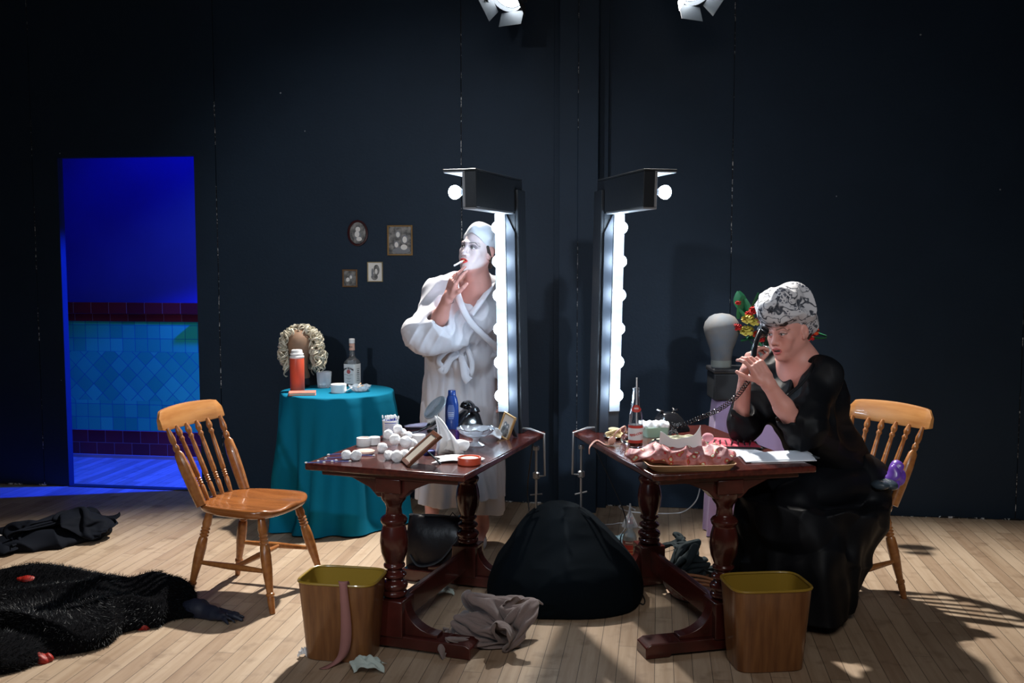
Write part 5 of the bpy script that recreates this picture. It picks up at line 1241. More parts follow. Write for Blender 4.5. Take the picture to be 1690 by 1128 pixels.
    # slippers
    for nm, a_ in (('left', aL), ('right', aR)):
        q = MB(); c = a_ + Vector((-.02, -.07, -.10)) - t.location
        rings = []
        for z, s_ in ((-.026, .9), (-.018, 1.0), (.0, 1.0), (.016, .93), (.03, .75)):
            rings.append([(c.x + .047 * s_ * math.cos(a) * (1 + .1 * math.sin(a)), c.y + .13 * s_ * math.sin(a) + (.01 if z > .01 else 0), max(c.z + z + (.02 if math.sin(a) > .6 and z > 0 else 0), .001 - 0)) for a in np.linspace(0, 2 * PI, 32, endpoint=False)])
        loft(q, rings, True, True); q.build('slipper', M['robe'], t, sub=1)
    q = MB(); pc = wrR + Vector((0, 0, -.012)); fx = (wrR - elR).normalized(); X_, Y_, Z_ = frame_z(fx); q.tube([pc + fx * -.012 + X_ * .0275 * math.cos(a) + Y_ * .0275 * math.sin(a) for a in np.linspace(0, 2 * PI, 31)], .0014, 6)
    q.v = [tuple(Vector(v) - t.location) for v in q.v]; q.build('bracelet', M['blackmatt'], t)
    # cigarette
    mouth = Vector(H.w((-.004, .1, -.066))); a = mouth; b_ = W(746, 441, 4.80); dr = (b_ - a).normalized()
    c = thing('cigarette', 'white cigarette between the fingers of the woman in the robe', 'cigarette', a)
    q = MB(); q.tube([dr * .012, dr * .075], .0042, 10); q.build('paper', M['paper'], c); q = MB(); q.tube([dr * -.002, dr * .012], .0042, 10); q.build('filter', M['stub_tip'], c)
person_robe()

# ======================= the woman in black on the phone
def person_black():
    t = thing('person', 'woman in black with a patterned turban, sitting and talking on the telephone', 'person', (1.45, 4.5, 0))
    H = Head(W(1301, 546, 4.40), (-.76, -.60, -.16), roll=R(4), scale=1.03)
    S = Shape()
    fw = Vector((-.8, -.6, 0)); sd = Vector((.6, -.8, 0))
    chest = Vector((1.33, 4.46, .93)); neck = W(1318, 592, 4.44); pel = Vector((1.49, 4.56, .56))
    shN = W(1362, 620, 4.30); shF = Vector((1.205, 4.60, 1.09))
    H.add(S, neck, mouth_open=.006)
    Mc = basis(fw)
    S.ell(chest + Vector((0, 0, .03)), (.16, .105, .17), Mc, .05); S.cap(shN, shF, .055, .055, .06); S.cap(neck, chest + fw * .03 + Vector((0, 0, .08)), .07, .09, .07); S.cap(chest, pel, .12, .14, .05)
    elN = W(1313, 700, 4.16); wrN = W(1264, 628, 4.11); elF = Vector((1.025, 4.42, .845)); wrF = W(1231, 612, 4.25)
    S.cap(shN, elN, .048, .042, .03); S.cap(elN, W(1293, 672, 4.13), .043, .040, .02); S.cap(W(1293, 672, 4.13), wrN, .040, .0265, .02)
    S.cap(shF, elF, .046, .040, .03); S.cap(elF, wrF, .040, .025, .02)
    hand(S, wrN, W(1244, 596, 4.125) - wrN, (.35, -.9, .1), -1, [(.35, .55, .4), (.5, .65, .45), (.65, .75, .5), (.75, .85, .5)], .08, (.55, .5), 1.0)
    hand(S, wrF, W(1240, 580, 4.26) - wrF, (-.75, -.1, .35), 1, [(.45, .7, .5), (.6, .8, .5), (.7, .9, .5), (.85, .9, .5)], .06, (.45, .5), .96)
    kN = pel + fw * .40 + sd * .11 + Vector((0, 0, -.03)); kF = pel + fw * .40 - sd * .09 + Vector((0, 0, -.03))
    for k_, s_ in ((kN, 1), (kF, -1)):
        a_ = Vector((k_.x + .05, k_.y + .02, .10)); S.cap(pel + sd * s_ * .07, k_, .085, .06, .03); S.cap(k_, a_, .055, .036, .03); S.cap(a_, a_ + fw * .15 + Vector((0, 0, -.07)), .035, .028, .03)
    def col(V):
        C = np.tile(np.array((.58, .27, .22)), (len(V), 1)); q = H.loc(V)
        n_ = np.sin(V[:, 0] * 60) * np.sin(V[:, 1] * 70) * np.sin(V[:, 2] * 55); C *= (1 + .07 * n_)[:, None]
        ch = np.clip(1 - np.linalg.norm(V - np3(chest + Vector((-.05, -.05, .1))), axis=1) / .14, 0, 1)[:, None]; C = C * (1 - ch * .4) + np.array((.50, .17, .13)) * ch * .4
        C = face_paint(H, V, C, None, (.42, .085, .08), (.16, .09, .06), ((.36, .24, .22), (.60, .25, .20)), shadow=.45, mopen=.006, teeth=True)
        return C
    S.build('body', M['skin_pale'], t, regions=[(np.array((.9, 3.95, .0)), np.array((1.75, 4.85, .8)), .007), (np.array((.9, 3.95, .793)), np.array((1.62, 4.85, 1.46)), .0027)], color=col)
    # hair fringe and nape
    Hh = Shape(); Hh.cap(H.w((-.045, .075, .052)), H.w((.03, .085, .058)), .016, .018, .02); Hh.cap(H.w((.03, .082, .055)), H.w((.068, .045, .03)), .016, .010, .02); Hh.cap(H.w((.068, .045, .03)), H.w((.076, .01, -.012)), .009, .006, .01)
    Hh.ell(H.w((0, -.06, -.02)), np.array((.07, .05, .05)), H.M, .02); Hh.disp = lambda X, Y, Z: .004 * (folds(X, Y, Z, 8, 120, .01) - .5)
    Hh.build('hair', mat('dark_curly_hair', (.018, .012, .012), .45), t, h=.003)
    # turban
    def turban_mat():
        m = bpy.data.materials.new('printed_scarf'); m.use_nodes = True; nt = m.node_tree; b = nt.nodes['Principled BSDF']; tc = N(nt, 'ShaderNodeTexCoord')
        n = N(nt, 'ShaderNodeTexNoise'); n.inputs['Scale'].default_value = 9; n.inputs['Detail'].default_value = 2; nt.links.new(tc.outputs['Object'], n.inputs['Vector'])
        ad = N(nt, 'ShaderNodeMix', data_type='RGBA', blend_type='LINEAR_LIGHT'); ad.inputs[0].default_value = .10; nt.links.new(tc.outputs['Object'], ad.inputs[6]); nt.links.new(n.outputs['Color'], ad.inputs[7])
        w_ = N(nt, 'ShaderNodeTexWave', wave_type='RINGS'); w_.inputs['Scale'].default_value = 7; w_.inputs['Distortion'].default_value = 9; w_.inputs['Detail'].default_value = 1.5; w_.inputs['Detail Scale'].default_value = 2.2; nt.links.new(ad.outputs[2], w_.inputs['Vector'])
        cr = N(nt, 'ShaderNodeValToRGB'); e = cr.color_ramp.elements; e[0].position = .02; e[0].color = (.035, .04, .055, 1); e[1].position = .17; e[1].color = (.50, .49, .51, 1); nt.links.new(w_.outputs['Fac'], cr.inputs[0])
        n2 = N(nt, 'ShaderNodeTexNoise'); n2.inputs['Scale'].default_value = 11; n2.inputs['Detail'].default_value = 3; nt.links.new(tc.outputs['Object'], n2.inputs['Vector'])
        c2 = N(nt, 'ShaderNodeValToRGB'); e = c2.color_ramp.elements; e[0].position = .53; e[0].color = (1, 1, 1, 1); e[1].position = .57; e[1].color = (.18, .2, .25, 1); nt.links.new(n2.outputs['Fac'], c2.inputs[0])
        v = N(nt, 'ShaderNodeTexVoronoi'); v.feature = 'DISTANCE_TO_EDGE'; v.inputs['Scale'].default_value = 60; nt.links.new(tc.outputs['Object'], v.inputs['Vector'])
        c3 = MA(nt, 'LESS_THAN', v.outputs['Distance'], .12); mm = N(nt, 'ShaderNodeMix', data_type='RGBA'); nt.links.new(c3, mm.inputs[0]); nt.links.new(c2.outputs[0], mm.inputs[6]); mm.inputs[7].default_value = (1, 1, 1, 1)
        mx = N(nt, 'ShaderNodeMix', data_type='RGBA', blend_type='MULTIPLY'); mx.inputs[0].default_value = 1; nt.links.new(cr.outputs[0], mx.inputs[6]); nt.links.new(mm.outputs[2], mx.inputs[7])
        nt.links.new(mx.outputs[2], b.inputs['Base Color']); b.inputs['Roughness'].default_value = .8; return m
    T = Shape(); cT = H.w((0, -.03, .075))
    def TE(c, r, k=.03, tl_=0): T.ell(H.w(c), np.array(r) * H.s, H.M @ np.array(Matrix.Rotation(tl_, 3, 'X')), k)
    TE((0, -.03, .085), (.102, .118, .088), .03, -.1); TE((.005, -.07, .03), (.09, .075, .085), .04); TE((-.01, .0, .155), (.080, .085, .055), .04)
    T.cap(H.w((-.055, .05, .085)), H.w((.01, .105, .10)), .03, .034, .03); T.cap(H.w((.01, .105, .10)), H.w((.07, .055, .115)), .032, .03, .03)
    T.cap(H.w((-.03, .095, .075)), H.w((.05, .075, .062)), .02, .024, .015); T.cap(H.w((.05, .075, .062)), H.w((.092, .0, .02)), .022, .03, .02); T.cap(H.w((.092, .0, .02)), H.w((.07, -.08, -.03)), .028, .03, .03)
    T.cap(H.w((.0, .10, .12)), H.w((-.04, .05, .16)), .026, .03, .02); T.cap(H.w((.02, .06, .16)), H.w((.09, -.03, .13)), .03, .03, .03)
    T.disp = lambda X, Y, Z: -.020 * (.6 - folds(X, Y, Z, 14, 26, .05)) - .005 * (.6 - folds(X, Y, Z, 18, 70, .03))
    T.ell(H.w((0, .045, -.05)), np.array((.078, .09, .10)) * H.s, H.M, .01, True)
    T.build('turban', turban_mat(), t, h=.0032)
    # black blouse
    B = Shape(); B.ell(chest + Vector((0, 0, .02)), (.19, .135, .19), Mc, .06); B.cap(shN, shF, .056, .056, .05); B.cap(neck + Vector((.03, .03, -.04)), shN, .05, .058, .04); B.cap(chest, pel + Vector((0, 0, .04)), .15, .17, .06)
    B.cap(neck + Vector((.03, .03, -.07)), chest, .05, .12, .06)
    for s_ in (-1, 1): B.ell(chest + fw * .095 + sd * (s_ * .075) + Vector((0, 0, .0)), (.085, .07, .085), Mc, .05)
    B.cap(shN, elN + Vector((.03, .0, -.02)), .062, .078, .05); B.cap(elN + Vector((.03, 0, -.02)), W(1300, 692, 4.15), .075, .062, .03); B.cap(elN + Vector((.04, .02, -.01)), pel + Vector((-.05, -.1, .15)), .07, .09, .06)
    B.cap(shF, elF + Vector((.015, .01, -.01)), .07, .078, .05); B.cap(elF + Vector((.02, .01, -.01)), elF + (wrF - elF) * .25, .070, .056, .03)
    fN = (wrN - elN).normalized(); B.cap(elN + fN * .05, wrN, .046, .09, .01, True); fF = (wrF - elF).normalized(); B.cap(elF + fF * .08, wrF, .046, .08, .01, True)
    # V opening
    ap = W(1296, 652, 4.25); f3 = Vector((-.55, -.83, 0)).normalized(); s3 = Vector((.83, -.55, 0))
    def vee(X, Y, Z):
        u = (X - ap.x) * s3.x + (Y - ap.y) * s3.y; dpt = (X - ap.x) * f3.x + (Y - ap.y) * f3.y; zz = Z - ap.z
        return np.maximum(np.maximum(np.abs(u - .10 * zz) - .006 - np.clip(zz, 0, .4) * .42, -zz), -dpt - .14)
    B.fn(vee, (ap.x - .25, ap.y - .3, ap.z - .01), (ap.x + .2, ap.y + .22, 1.33), .012, True)
    B.ell(neck + Vector((0, 0, .05)), (.085, .085, .11), None, .02, True)
    B.disp = lambda X, Y, Z: -.018 * (.6 - folds(X, Y, Z, 61, 22, .07, (1, 1, .9))) - .005 * (.6 - folds(X, Y, Z, 66, 60, .03))
    M['blackcloth'] = mat('black_silk', (.0035, .004, .0055), .55, spec=.16)
    B.build('blouse', M['blackcloth'], t, h=.005)
    # collar lapel of the blouse
    q = MB()
    for pts in ([W(1345, 592, 4.33), W(1338, 612, 4.25), W(1324, 632, 4.235), W(1298, 655, 4.22)],): q.tube(spline(pts, 6), .008, 8, flat=.4)
    q.v = [tuple(Vector(v) - t.location) for v in q.v]; q.build('collar', M['blackcloth'], t, sharp=180)
    # long skirt: lap, then falling to the floor over the near side of the chair
    K = Shape()
    for k_, s_ in ((kN, 1), (kF, -1)): K.cap(pel + sd * s_ * .08, k_, .12, .085, .06)
    K.cap(pel + sd * .1 + Vector((.06, .02, -.02)), pel - sd * .12 + Vector((.06, .02, -.02)), .13, .13, .05)
    poly0 = [(1.10, 4.82), (1.04, 4.55), (1.10, 4.28), (1.22, 4.03), (1.34, 3.97), (1.42, 4.06), (1.45, 4.20), (1.47, 4.40), (1.44, 4.62), (1.3, 4.78)]
    poly1 = [(1.09, 4.62), (1.03, 4.48), (1.07, 4.25), (1.22, 4.12), (1.40, 4.14), (1.58, 4.22), (1.70, 4.33), (1.74, 4.52), (1.60, 4.72), (1.3, 4.72)]
    def rad_at(poly, c):
        a = np.array([math.atan2(p[1] - c[1], p[0] - c[0]) for p in poly]); r_ = np.array([math.hypot(p[0] - c[0], p[1] - c[1]) for p in poly]); o = np.argsort(a); a, r_ = a[o], r_[o]
        aa = np.linspace(-PI, PI, 181); rr = np.interp(aa, np.concatenate([a - 2 * PI, a, a + 2 * PI]), np.tile(r_, 3)); ks = np.ones(9) / 9; rr = np.convolve(np.concatenate([rr[-10:-1], rr, rr[1:10]]), ks, 'same')[9:-9]; return aa, rr
    c0 = (1.34, 4.42); a0, r0 = rad_at(poly0, c0); a1, r1 = rad_at(poly1, c0)
    def skirt(X, Y, Z):
        a = np.arctan2(Y - c0[1], X - c0[0]); r_ = np.sqrt((X - c0[0]) ** 2 + (Y - c0[1]) ** 2); f = np.clip(Z / .52, 0, 1)
        A = np.interp(a, a0, r0); B_ = np.interp(a, a1, r1); Rr = A + (B_ - A) * f ** .8
        fo = (np.sin(11 * a + 1 + 1.4 * np.sin(2 * a)) * .6 + np.sin(19 * a + 4 * f) * .3) * (.004 + .017 * (1 - f))
        top = .50 - .02 * np.cos(a)
        hem = .02 + .10 * np.clip(np.cos(a - .25), 0, 1) ** 2 + .04 * np.clip(np.cos(a + 2.6), 0, 1)
        return np.maximum((r_ - Rr) * .75 - fo, np.maximum(Z - top, hem - Z))
    K.fn(skirt, (.93, 3.85, 0), (1.85, 4.95, .56), .05)
    def kd(X, Y, Z): return -.020 * (folds(X, Y, Z, 77, 15, .09, (1, 1, 1.2)) - .5) * np.clip((Z - .08) / .25, 0, 1)
    def kd2(X, Y, Z): return kd(X, Y, Z) - .016 * (.6 - folds(X, Y, Z, 71, 26, .08, (1, 1, .7)))
    K.disp = kd2; K.build('skirt', M['blackcloth'], t, h=.006)
    # sash tail tucked over the back of the seat
    hs = [('handset', None)]
    return H, wrN, wrF
HB, WRN, WRF = person_black()

# receiver held in both hands, coiled cord to the table telephone
a = W(1256, 545, 4.30); b_ = W(1243, 608, 4.17); mid = (a + b_) / 2 + Vector((.01, .0, 0)); t = thing('telephone_receiver', 'black telephone receiver held to the mouth by the woman in black', 'telephone receiver', mid)
ax = (b_ - a).normalized(); tow = (Vector(HB.w((0, .09, -.04))) - mid); tow = (tow - ax * tow.dot(ax)).normalized()
q = MB(); q.tube([p - mid for p in spline([a, a.lerp(b_, .25) - tow * .012, a.lerp(b_, .5) - tow * .018, a.lerp(b_, .75) - tow * .012, b_], 6)], .0125, 12); q.build('grip', M['blackgloss'], t)
for e in (a, b_): q = MB(); q.lathe([(-.014, .012), (0, .022), (.018, .029), (.024, .026), (.025, .001)], e - mid, tow, 24); q.build('ear_cap' if e is a else 'mouth_cap', M['blackgloss'], t)
q = MB(); path = spline([onT(1086, 700, .055), onT(1118, 703, .045), W(1150, 692, 4.55), W(1187, 676, 4.42), W(1218, 652, 4.3), b_ + Vector((0, 0, -.02))], 90); out = []; X_, Y_, _ = frame_z(Vector((1, -.2, .3)))
L = 0
for i, p in enumerate(path):
    if i: L += (p - path[i - 1]).length
    tg = (path[min(i + 1, len(path) - 1)] - path[max(0, i - 1)]).normalized(); x_ = tg.cross(Vector((0, 1, 0))).normalized(); y_ = tg.cross(x_); ph = L / .0175 * 2 * PI; out.append(p + (x_ * math.cos(ph) + y_ * math.sin(ph)) * .0095)
q.tube(out, .0022, 6); tag(q.build('coiled_cord', M['blackgloss']), 'black coiled telephone cord stretching from the table to the receiver', 'cord')
# ------------------------------------------------------------ things on the right table
# cream papers under everything
q = MB(); q.box((0, 0, .001), (.24, .32, .002)); tag(q.build('paper_sheet', M['paper'], None, loc=onT(1196, 742), rot=(0, 0, R(20)), smooth=False), 'white paper lying under the red brush roll', 'paper')
# folded grey-white card folder on the near right corner
t = thing('paper_folder', 'pale grey folded folder at the near right corner of the right table', 'folder', onT(1284, 759) + Vector((0, .02, .001)), R(8))
def fold1(u, v):
    x, y = (u - .5) * .30, (v - .5) * .16; return Vector((x + .03 * (v - .5), y + .015 * math.sin(3 * u), .004 + .010 * max(0, math.sin(PI * v)) * (.3 + u) + .012 * max(0, v - .7) * 3 * u))
M['greycard'] = mat('pale_grey_card', (.52, .56, .63), .6)
cloth_sheet(fold1, 'cover', M['greycard'], t, 16, 12, .002)
q = MB(); q.box((0, 0, .002), (.28, .15, .003)); q.build('pages', M['paper'], t, smooth=False)
q = MB(); q.box((.14, .0, .012), (.012, .15, .006), Matrix.Rotation(.1, 3, 'Z')); q.build('clip_strip', M['blackmatt'], t, smooth=False)
# red brush roll
M['crimson'] = mat('crimson_lining', (.55, .045, .085), .6)
t = thing('brush_roll', 'opened black brush roll with crimson lining, lying on the right table', 'brush roll', onT(1212, 738) + Vector((0, .02, .004)), R(-8))
def roll1(off): return lambda u, v: Vector(((u - .5) * .24 * (1 - .12 * v), (v - .5) * .17, off + .004 + .006 * math.sin(4 * u + 1) * v + .012 * max(0, v - .75) * 2))
cloth_sheet(roll1(0), 'outer_cloth', M['black'], t, 20, 14, .002)
q = MB(); q.grid(lambda u, v: Vector(((u - .5) * .222 * (1 - .12 * v), (v - .5) * .153, .0065 + .006 * math.sin(4 * u + 1) * v + .012 * max(0, v - .75) * 2)), 20, 14); q.build('lining', M['crimson'], t, sharp=180)
q = MB(); q.grid(lambda u, v: Vector(((u - .5) * .22, -.078 + v * .06, .0085 + .006 * math.sin(4 * u + 1) * v * .4)), 20, 6); q.build('pocket', mat('dark_crimson', (.40, .03, .06), .6), t, sharp=180)
bh = None
for i in range(7):
    loc = t.location + Matrix.Rotation(R(-8), 3, 'Z') @ Vector((-.085 + i * .026, -.01, .012)); 
    if bh is None:
        bh = thing('makeup_brush', 'slim dark make-up brush in a pocket of the crimson brush roll', 'brush', loc, R(-16), group='make-up brushes in the crimson roll')
        q = MB(); q.tube([(0, -.06, 0), (0, .0, .001), (0, .02, .001)], [.0022, .004, .003], 8); q.build('handle', M['blackgloss'], bh)
        q = MB(); q.tube([(0, .02, .001), (0, .032, .001)], .0036, 8); q.build('ferrule', M['chrome'], bh); q = MB(); q.tube([(0, .032, .001), (0, .045, .001), (0, .052, .001)], [.0036, .005, .001], 8); q.build('bristles', mat('brush_hair', (.10, .05, .03), .8), bh); o = bh
    else: o = copy_tree(bh)
    o.location = loc; o.rotation_euler = (0, 0, R(-16 + (i % 3) * 4))
# wooden tray with pink floral bag, tissue standing out of it
t = thing('wooden_tray', 'shallow light wooden tray under the pink floral bag, at the front of the right table', 'tray', onT(1140, 777) + Vector((0, .05, .001)), R(6))
q = MB(); loft(q, [sq_ring(.155, .075, 0, 48, 6), sq_ring(.178, .092, .026, 48, 6), sq_ring(.173, .087, .026, 48, 6), sq_ring(.15, .07, .005, 48, 6)]); q.build('tray_body', mat('light_wood_tray', (.46, .28, .15), .5, noise=(8, (.38, .21, .1), (1, 8, 8))), t, sharp=30)
def floral_mat():
    m = bpy.data.materials.new('pink_floral_fabric'); m.use_nodes = True; nt = m.node_tree; b = nt.nodes['Principled BSDF']; tc = N(nt, 'ShaderNodeTexCoord')
    v = N(nt, 'ShaderNodeTexVoronoi'); v.inputs['Scale'].default_value = 30; nt.links.new(tc.outputs['Object'], v.inputs['Vector'])
    cr = N(nt, 'ShaderNodeValToRGB'); cr.color_ramp.interpolation = 'CONSTANT'; e = cr.color_ramp.elements; e[0].color = (.62, .60, .50, 1); e[1].position = .20; e[1].color = (.34, .19, .06, 1)
    for p_, c_ in ((.27, (.45, .04, .05, 1)), (.36, (.42, .185, .20, 1)), (.62, (.36, .14, .155, 1))): k = e.new(p_); k.color = c_
    n = N(nt, 'ShaderNodeTexNoise'); n.inputs['Scale'].default_value = 60; nt.links.new(tc.outputs['Object'], n.inputs['Vector'])
    nt.links.new(MA(nt, 'ADD', v.outputs['Distance'], MA(nt, 'MULTIPLY', MA(nt, 'SUBTRACT', n.outputs['Fac'], .5), .3)), cr.inputs[0])
    nt.links.new(cr.outputs[0], b.inputs['Base Color']); b.inputs['Roughness'].default_value = .55; b.inputs['Specular IOR Level'].default_value = .5; return m
M['floral'] = floral_mat()
pt = onT(1135, 772) + Vector((0, .05, .0))
S = Shape()
for i in range(9):
    a = i / 8; S.ell(pt + Vector((-.15 + .30 * a, .01 * math.sin(5 * a), .038 + .008 * math.sin(7 * a))), (.05, .075, .026), None, .04)
S.ell(pt + Vector((-.20, -.005, .04)), (.045, .05, .018), None, .03); S.ell(pt + Vector((.155, -.01, .045)), (.045, .05, .022), None, .03); S.ell(pt + Vector((.06, .06, .065)), (.035, .03, .03), None, .02)
S.disp = lambda X, Y, Z: -.014 * (.5 - folds(X, Y, Z, 41, 42, .04, (1, .7, 1))) - .007 * (.5 - folds(X, Y, Z, 47, 110, .02))
S.clip = lambda X, Y, Z: (pt.z + .012) - Z
o = S.build('floral_bag', M['floral'], None, h=.003, org=pt); o.location = pt; tag(o, 'crumpled pink and gold floral bag lying in the wooden tray', 'bag')
def tissue_fn(u, v): a = (u - .5) * 2.2; return pt + Vector((-.02 + .10 * math.sin(a) * (1 - .1 * v), -.035 * math.cos(a) + .03, .055 + .080 * v * (1 - .35 * math.sin(PI * u) + .6 * max(0, u - .6)) + .004 * math.sin(14 * u)))
o = cloth_sheet(tissue_fn, 'tissue', M['tissue'], None, 30, 12); tag(o, 'white tissue curling up out of the pink floral bag', 'tissue')
# spotted cream pouch behind with a black scrap
crumple('floral_cloth', onT(1120, 738) + Vector((.02, .05, 0)), .26, .10, .045, 6, mat('cream_green_floral', (.60, .58, .42), .7, noise=(40, (.10, .12, .04))), 'cream cloth with green sprigs behind the pink floral bag', 'cloth', amp=.7)
crumple('black_scrap', onT(1082, 743) + Vector((0, .02, .0)), .055, .05, .035, 9, M['black'], 'black fabric scrap between the soda bottle and the floral bag', 'cloth')
crumple('black_scrap', onT(1113, 735) + Vector((0, .03, .03)), .045, .04, .03, 12, M['black'], 'black fabric scrap lying on the cream sprigged cloth', 'cloth')
# small pink powder brush head next to it
q = MB(); q.sphere((0, 0, .02), .02, 16, (1.3, 1, 1)); tag(q.build('powder_puff', mat('pink_puff', (.55, .22, .26), .9, sheen=.4), None, loc=onT(1168, 741) + Vector((0, .0, .03))), 'small pink powder puff on top of the floral bag', 'powder puff')
# soap box: green-white translucent box with white cotton wool
t = thing('storage_box', 'translucent pale green box full of cotton wool, beside the soda bottle', 'box', onT(1083, 722) + Vector((0, .03, 0)), R(14))
q = MB(); loft(q, [sq_ring(.052, .035, 0, 40, 6), sq_ring(.060, .042, .045, 40, 6), sq_ring(.057, .039, .045, 40, 6), sq_ring(.05, .033, .004, 40, 6)]); q.build('box_body', mat('pale_green_plastic', (.42, .62, .50), .25, trans=.35), t, sharp=30)
S = Shape()
for i in range(6): S.ell(t.location + Vector((-.045 + .018 * i, .004 * (i % 2), .052)), (.022, .034, .018), None, .015)
S.disp = lambda X, Y, Z: .004 * snoise(X, Y, Z, 3, 90, 240); S.build('cotton_wool', M['cotton'], t, h=.003); [setattr(c, 'rotation_euler', (0, 0, -R(14))) for c in t.children if c.name.startswith('cotton_wool')]
# dish with cream coloured puffs
t = thing('metal_dish', 'round silver dish holding yellow powder puffs, by the atomiser bulb', 'dish', onT(1015, 726) + Vector((0, .03, 0)))
q = MB(); q.lathe([(0, .035), (.003, .045), (.012, .054), (.013, .053), (.006, .042), (.004, .001)], n=36, cap=False); q.build('dish', M['chrome'], t)
pp = None
for i, (x, y, z, rx, s_) in enumerate(((0, 0, .012, 0, 1), (.012, -.004, .022, .35, .95), (-.010, .0, .030, -.3, .9), (.002, .004, .040, .1, .75))):
    if pp is None: q = MB(); q.lathe([(0, .034), (.004, .039), (.011, .039), (.015, .03), (.016, .001)], (0, 0, -.006), n=28); o = pp = q.build('powder_puff', mat('yellow_puff', (.66, .47, .22), .95, sheen=.3))
    else: o = pp.copy(); COL.objects.link(o)
    o.location = t.location + Vector((x, y, z)); o.rotation_euler = (rx * .6, rx, 0); o.scale = (s_, s_, s_)
    tag(o, ['yellow powder puff lying flat at the bottom of the silver dish', 'yellow powder puff tilted to the right in the silver dish', 'yellow powder puff tilted to the left in the silver dish', 'small yellow powder puff on top of the stack in the silver dish'][i], 'powder puff', 'powder puffs in the silver dish')
# perfume atomiser
M['peach'] = mat('peach_rubber', (.62, .33, .25), .45)
ab = onT(1010, 728, .022); t = thing('perfume_atomiser', 'glass perfume atomiser with a peach bulb and tassel, by the soda bottle', 'perfume bottle', onT(1033, 733) + Vector((0, .02, 0)))
q = MB(); q.lathe([(0, .015), (.004, .02), (.02, .024), (.036, .018), (.045, .009), (.055, .009)], n=24); q.build('flask', M['glass'], t)
q = MB(); l = ab - t.location; q.sphere(l, .0165, 20, (1, .9, 1.25), Matrix.Rotation(.5, 3, 'Y')); q.build('bulb', M['peach'], t)
q = MB(); q.tube(spline([l + Vector((.006, 0, .014)), l + Vector((.02, 0, .04)), Vector((-.005, 0, .075)), Vector((0, 0, .06)), Vector((0, 0, .052))], 8), .004, 8); q.build('tube', M['peach'], t)
q = MB(); e0 = tr(-.345, .16, TH_ + .004) - t.location; e0 = onT(985, 728, .003) - t.location
for k in range(7):
    o_ = Vector((.0, .002 * (k - 3), 0)); q.tube(spline([l + Vector((-.008, 0, -.016)) + o_, l + Vector((-.03, 0, -.017)) + o_ * 1.5, e0 + o_ * 2 + Vector((0, 0, .002)), onT(978, 735) - t.location + o_ * 2 + Vector((-.012, -.01, -.004)), onT(978, 735) - t.location + Vector((-.016, -.012, -.035 - .002 * (k % 3))) + o_ * 2.5], 5), .0016, 5)
q.build('tassel', M['peach'], t)

# ------------------------------------------------------------ draped stand behind the right table, box, wig block, flowers
M['lilac'] = mat('lilac_cloth', (.50, .36, .62), .7, sheen=.2, bump=(50, .15, .004))
sc_ = Vector((1.38, 5.62, 0)); t = thing('draped_stand', 'small stand under a floor-length lilac cloth, behind the woman in black', 'stand', sc_)
q = MB(); q.box((0, 0, .75), (.36, .14, .04)); [q.box((sx * .15, sy * .05, .365), (.03, .03, .73)) for sx in (-1, 1) for sy in (-1, 1)]; q.build('stand_frame', M['blackmatt'], t, bevel=.002)
q = MB(); n = 120; rings = []
for j in range(26):
    f = j / 25; z = .775 * (1 - f) + .006
    rings.append([((.235 + .03 * f + .016 * math.sin(9 * 2 * PI * i / n + 2 * f) * f ** .5) * math.copysign(abs(math.cos(2 * PI * i / n)) ** .6, math.cos(2 * PI * i / n)), (.115 + .03 * f + .014 * math.sin(13 * 2 * PI * i / n + 1) * f ** .5) * math.copysign(abs(math.sin(2 * PI * i / n)) ** .6, math.sin(2 * PI * i / n)), z) for i in range(n)])
rings.insert(0, sq_ring(.01, .01, .782, n, 3.3)); loft(q, rings, True, False); q.build('cloth', M['lilac'], t, sharp=180)
bx = P(1175, 668, .79); bt = .79
t = thing('storage_case', 'black leather-look case on the lilac stand, under the white wig block', 'case', Vector((1.36, 5.60, bt)))
q = MB(); q.box((0, 0, .075), (.47, .2, .15)); q.build('case_body', M['blackmatt'], t, bevel=.008); q = MB(); q.box((0, 0, .165), (.485, .215, .028)); q.build('case_lid', mat('black_leather', (.03, .03, .034), .35, bump=(300, .3, .002)), t, bevel=.008)
bt += .179
pwb = D(1190, 610, 5.57)
t = thing('white_wig_block', 'pale grey wig block on the black case, left of the flowers', 'wig stand', Vector((pwb.x, 5.57, bt)))
q = MB(); q.lathe([(0, .058), (.004, .060), (.04, .060), (.10, .068), (.15, .088), (.19, .102), (.225, .108), (.255, .100), (.285, .076), (.300, .045), (.306, .001)], n=36, sx=.93); q.build('block', mat('pale_grey_canvas', (.12, .145, .175), .75, noise=(9, (.17, .155, .145))), t)
q = MB(); q.lathe([(.006, .0608), (.03, .0612), (.042, .0608)], n=36, sx=.93, cap=False); q.build('tape_band', mat('tape_beige', (.24, .26, .24), .6), t)
# flowers in a dark vase
fp = Vector((D(1262, 575, 5.6).x, 5.6, bt)); t = thing('flower_vase', 'dark glass vase behind the receiver, holding the bouquet', 'vase', fp)
q = MB(); q.lathe([(0, .04), (.005, .048), (.06, .055), (.11, .04), (.14, .03), (.17, .04), (.168, .035), (.14, .026)], n=28, cap=True); q.build('vase_body', mat('dark_green_glass', (.01, .03, .02), .08, coat=.5), t)
t = thing('bouquet', 'bouquet of red and yellow artificial flowers with green leaves, behind the turban', 'flowers', fp + Vector((0, 0, .15)))
M['leaf'] = mat('leaf_green', (.03, .22, .10), .5, noise=(20, (.02, .13, .06))); r_ = random.Random(21)
lf = MB(); fl_ = {}
def leaf(c, d, L, W_):
    X_, Y_, Z_ = frame_z(d)
    q = MB(); q.grid(lambda u, v: c + Z_ * (L * v) + X_ * ((u - .5) * W_ * math.sin(PI * (.06 + .9 * v)) ** .8) + Y_ * (.25 * W_ * abs(u - .5) * 2 * .5 + .15 * L * v * v), 5, 9); return q
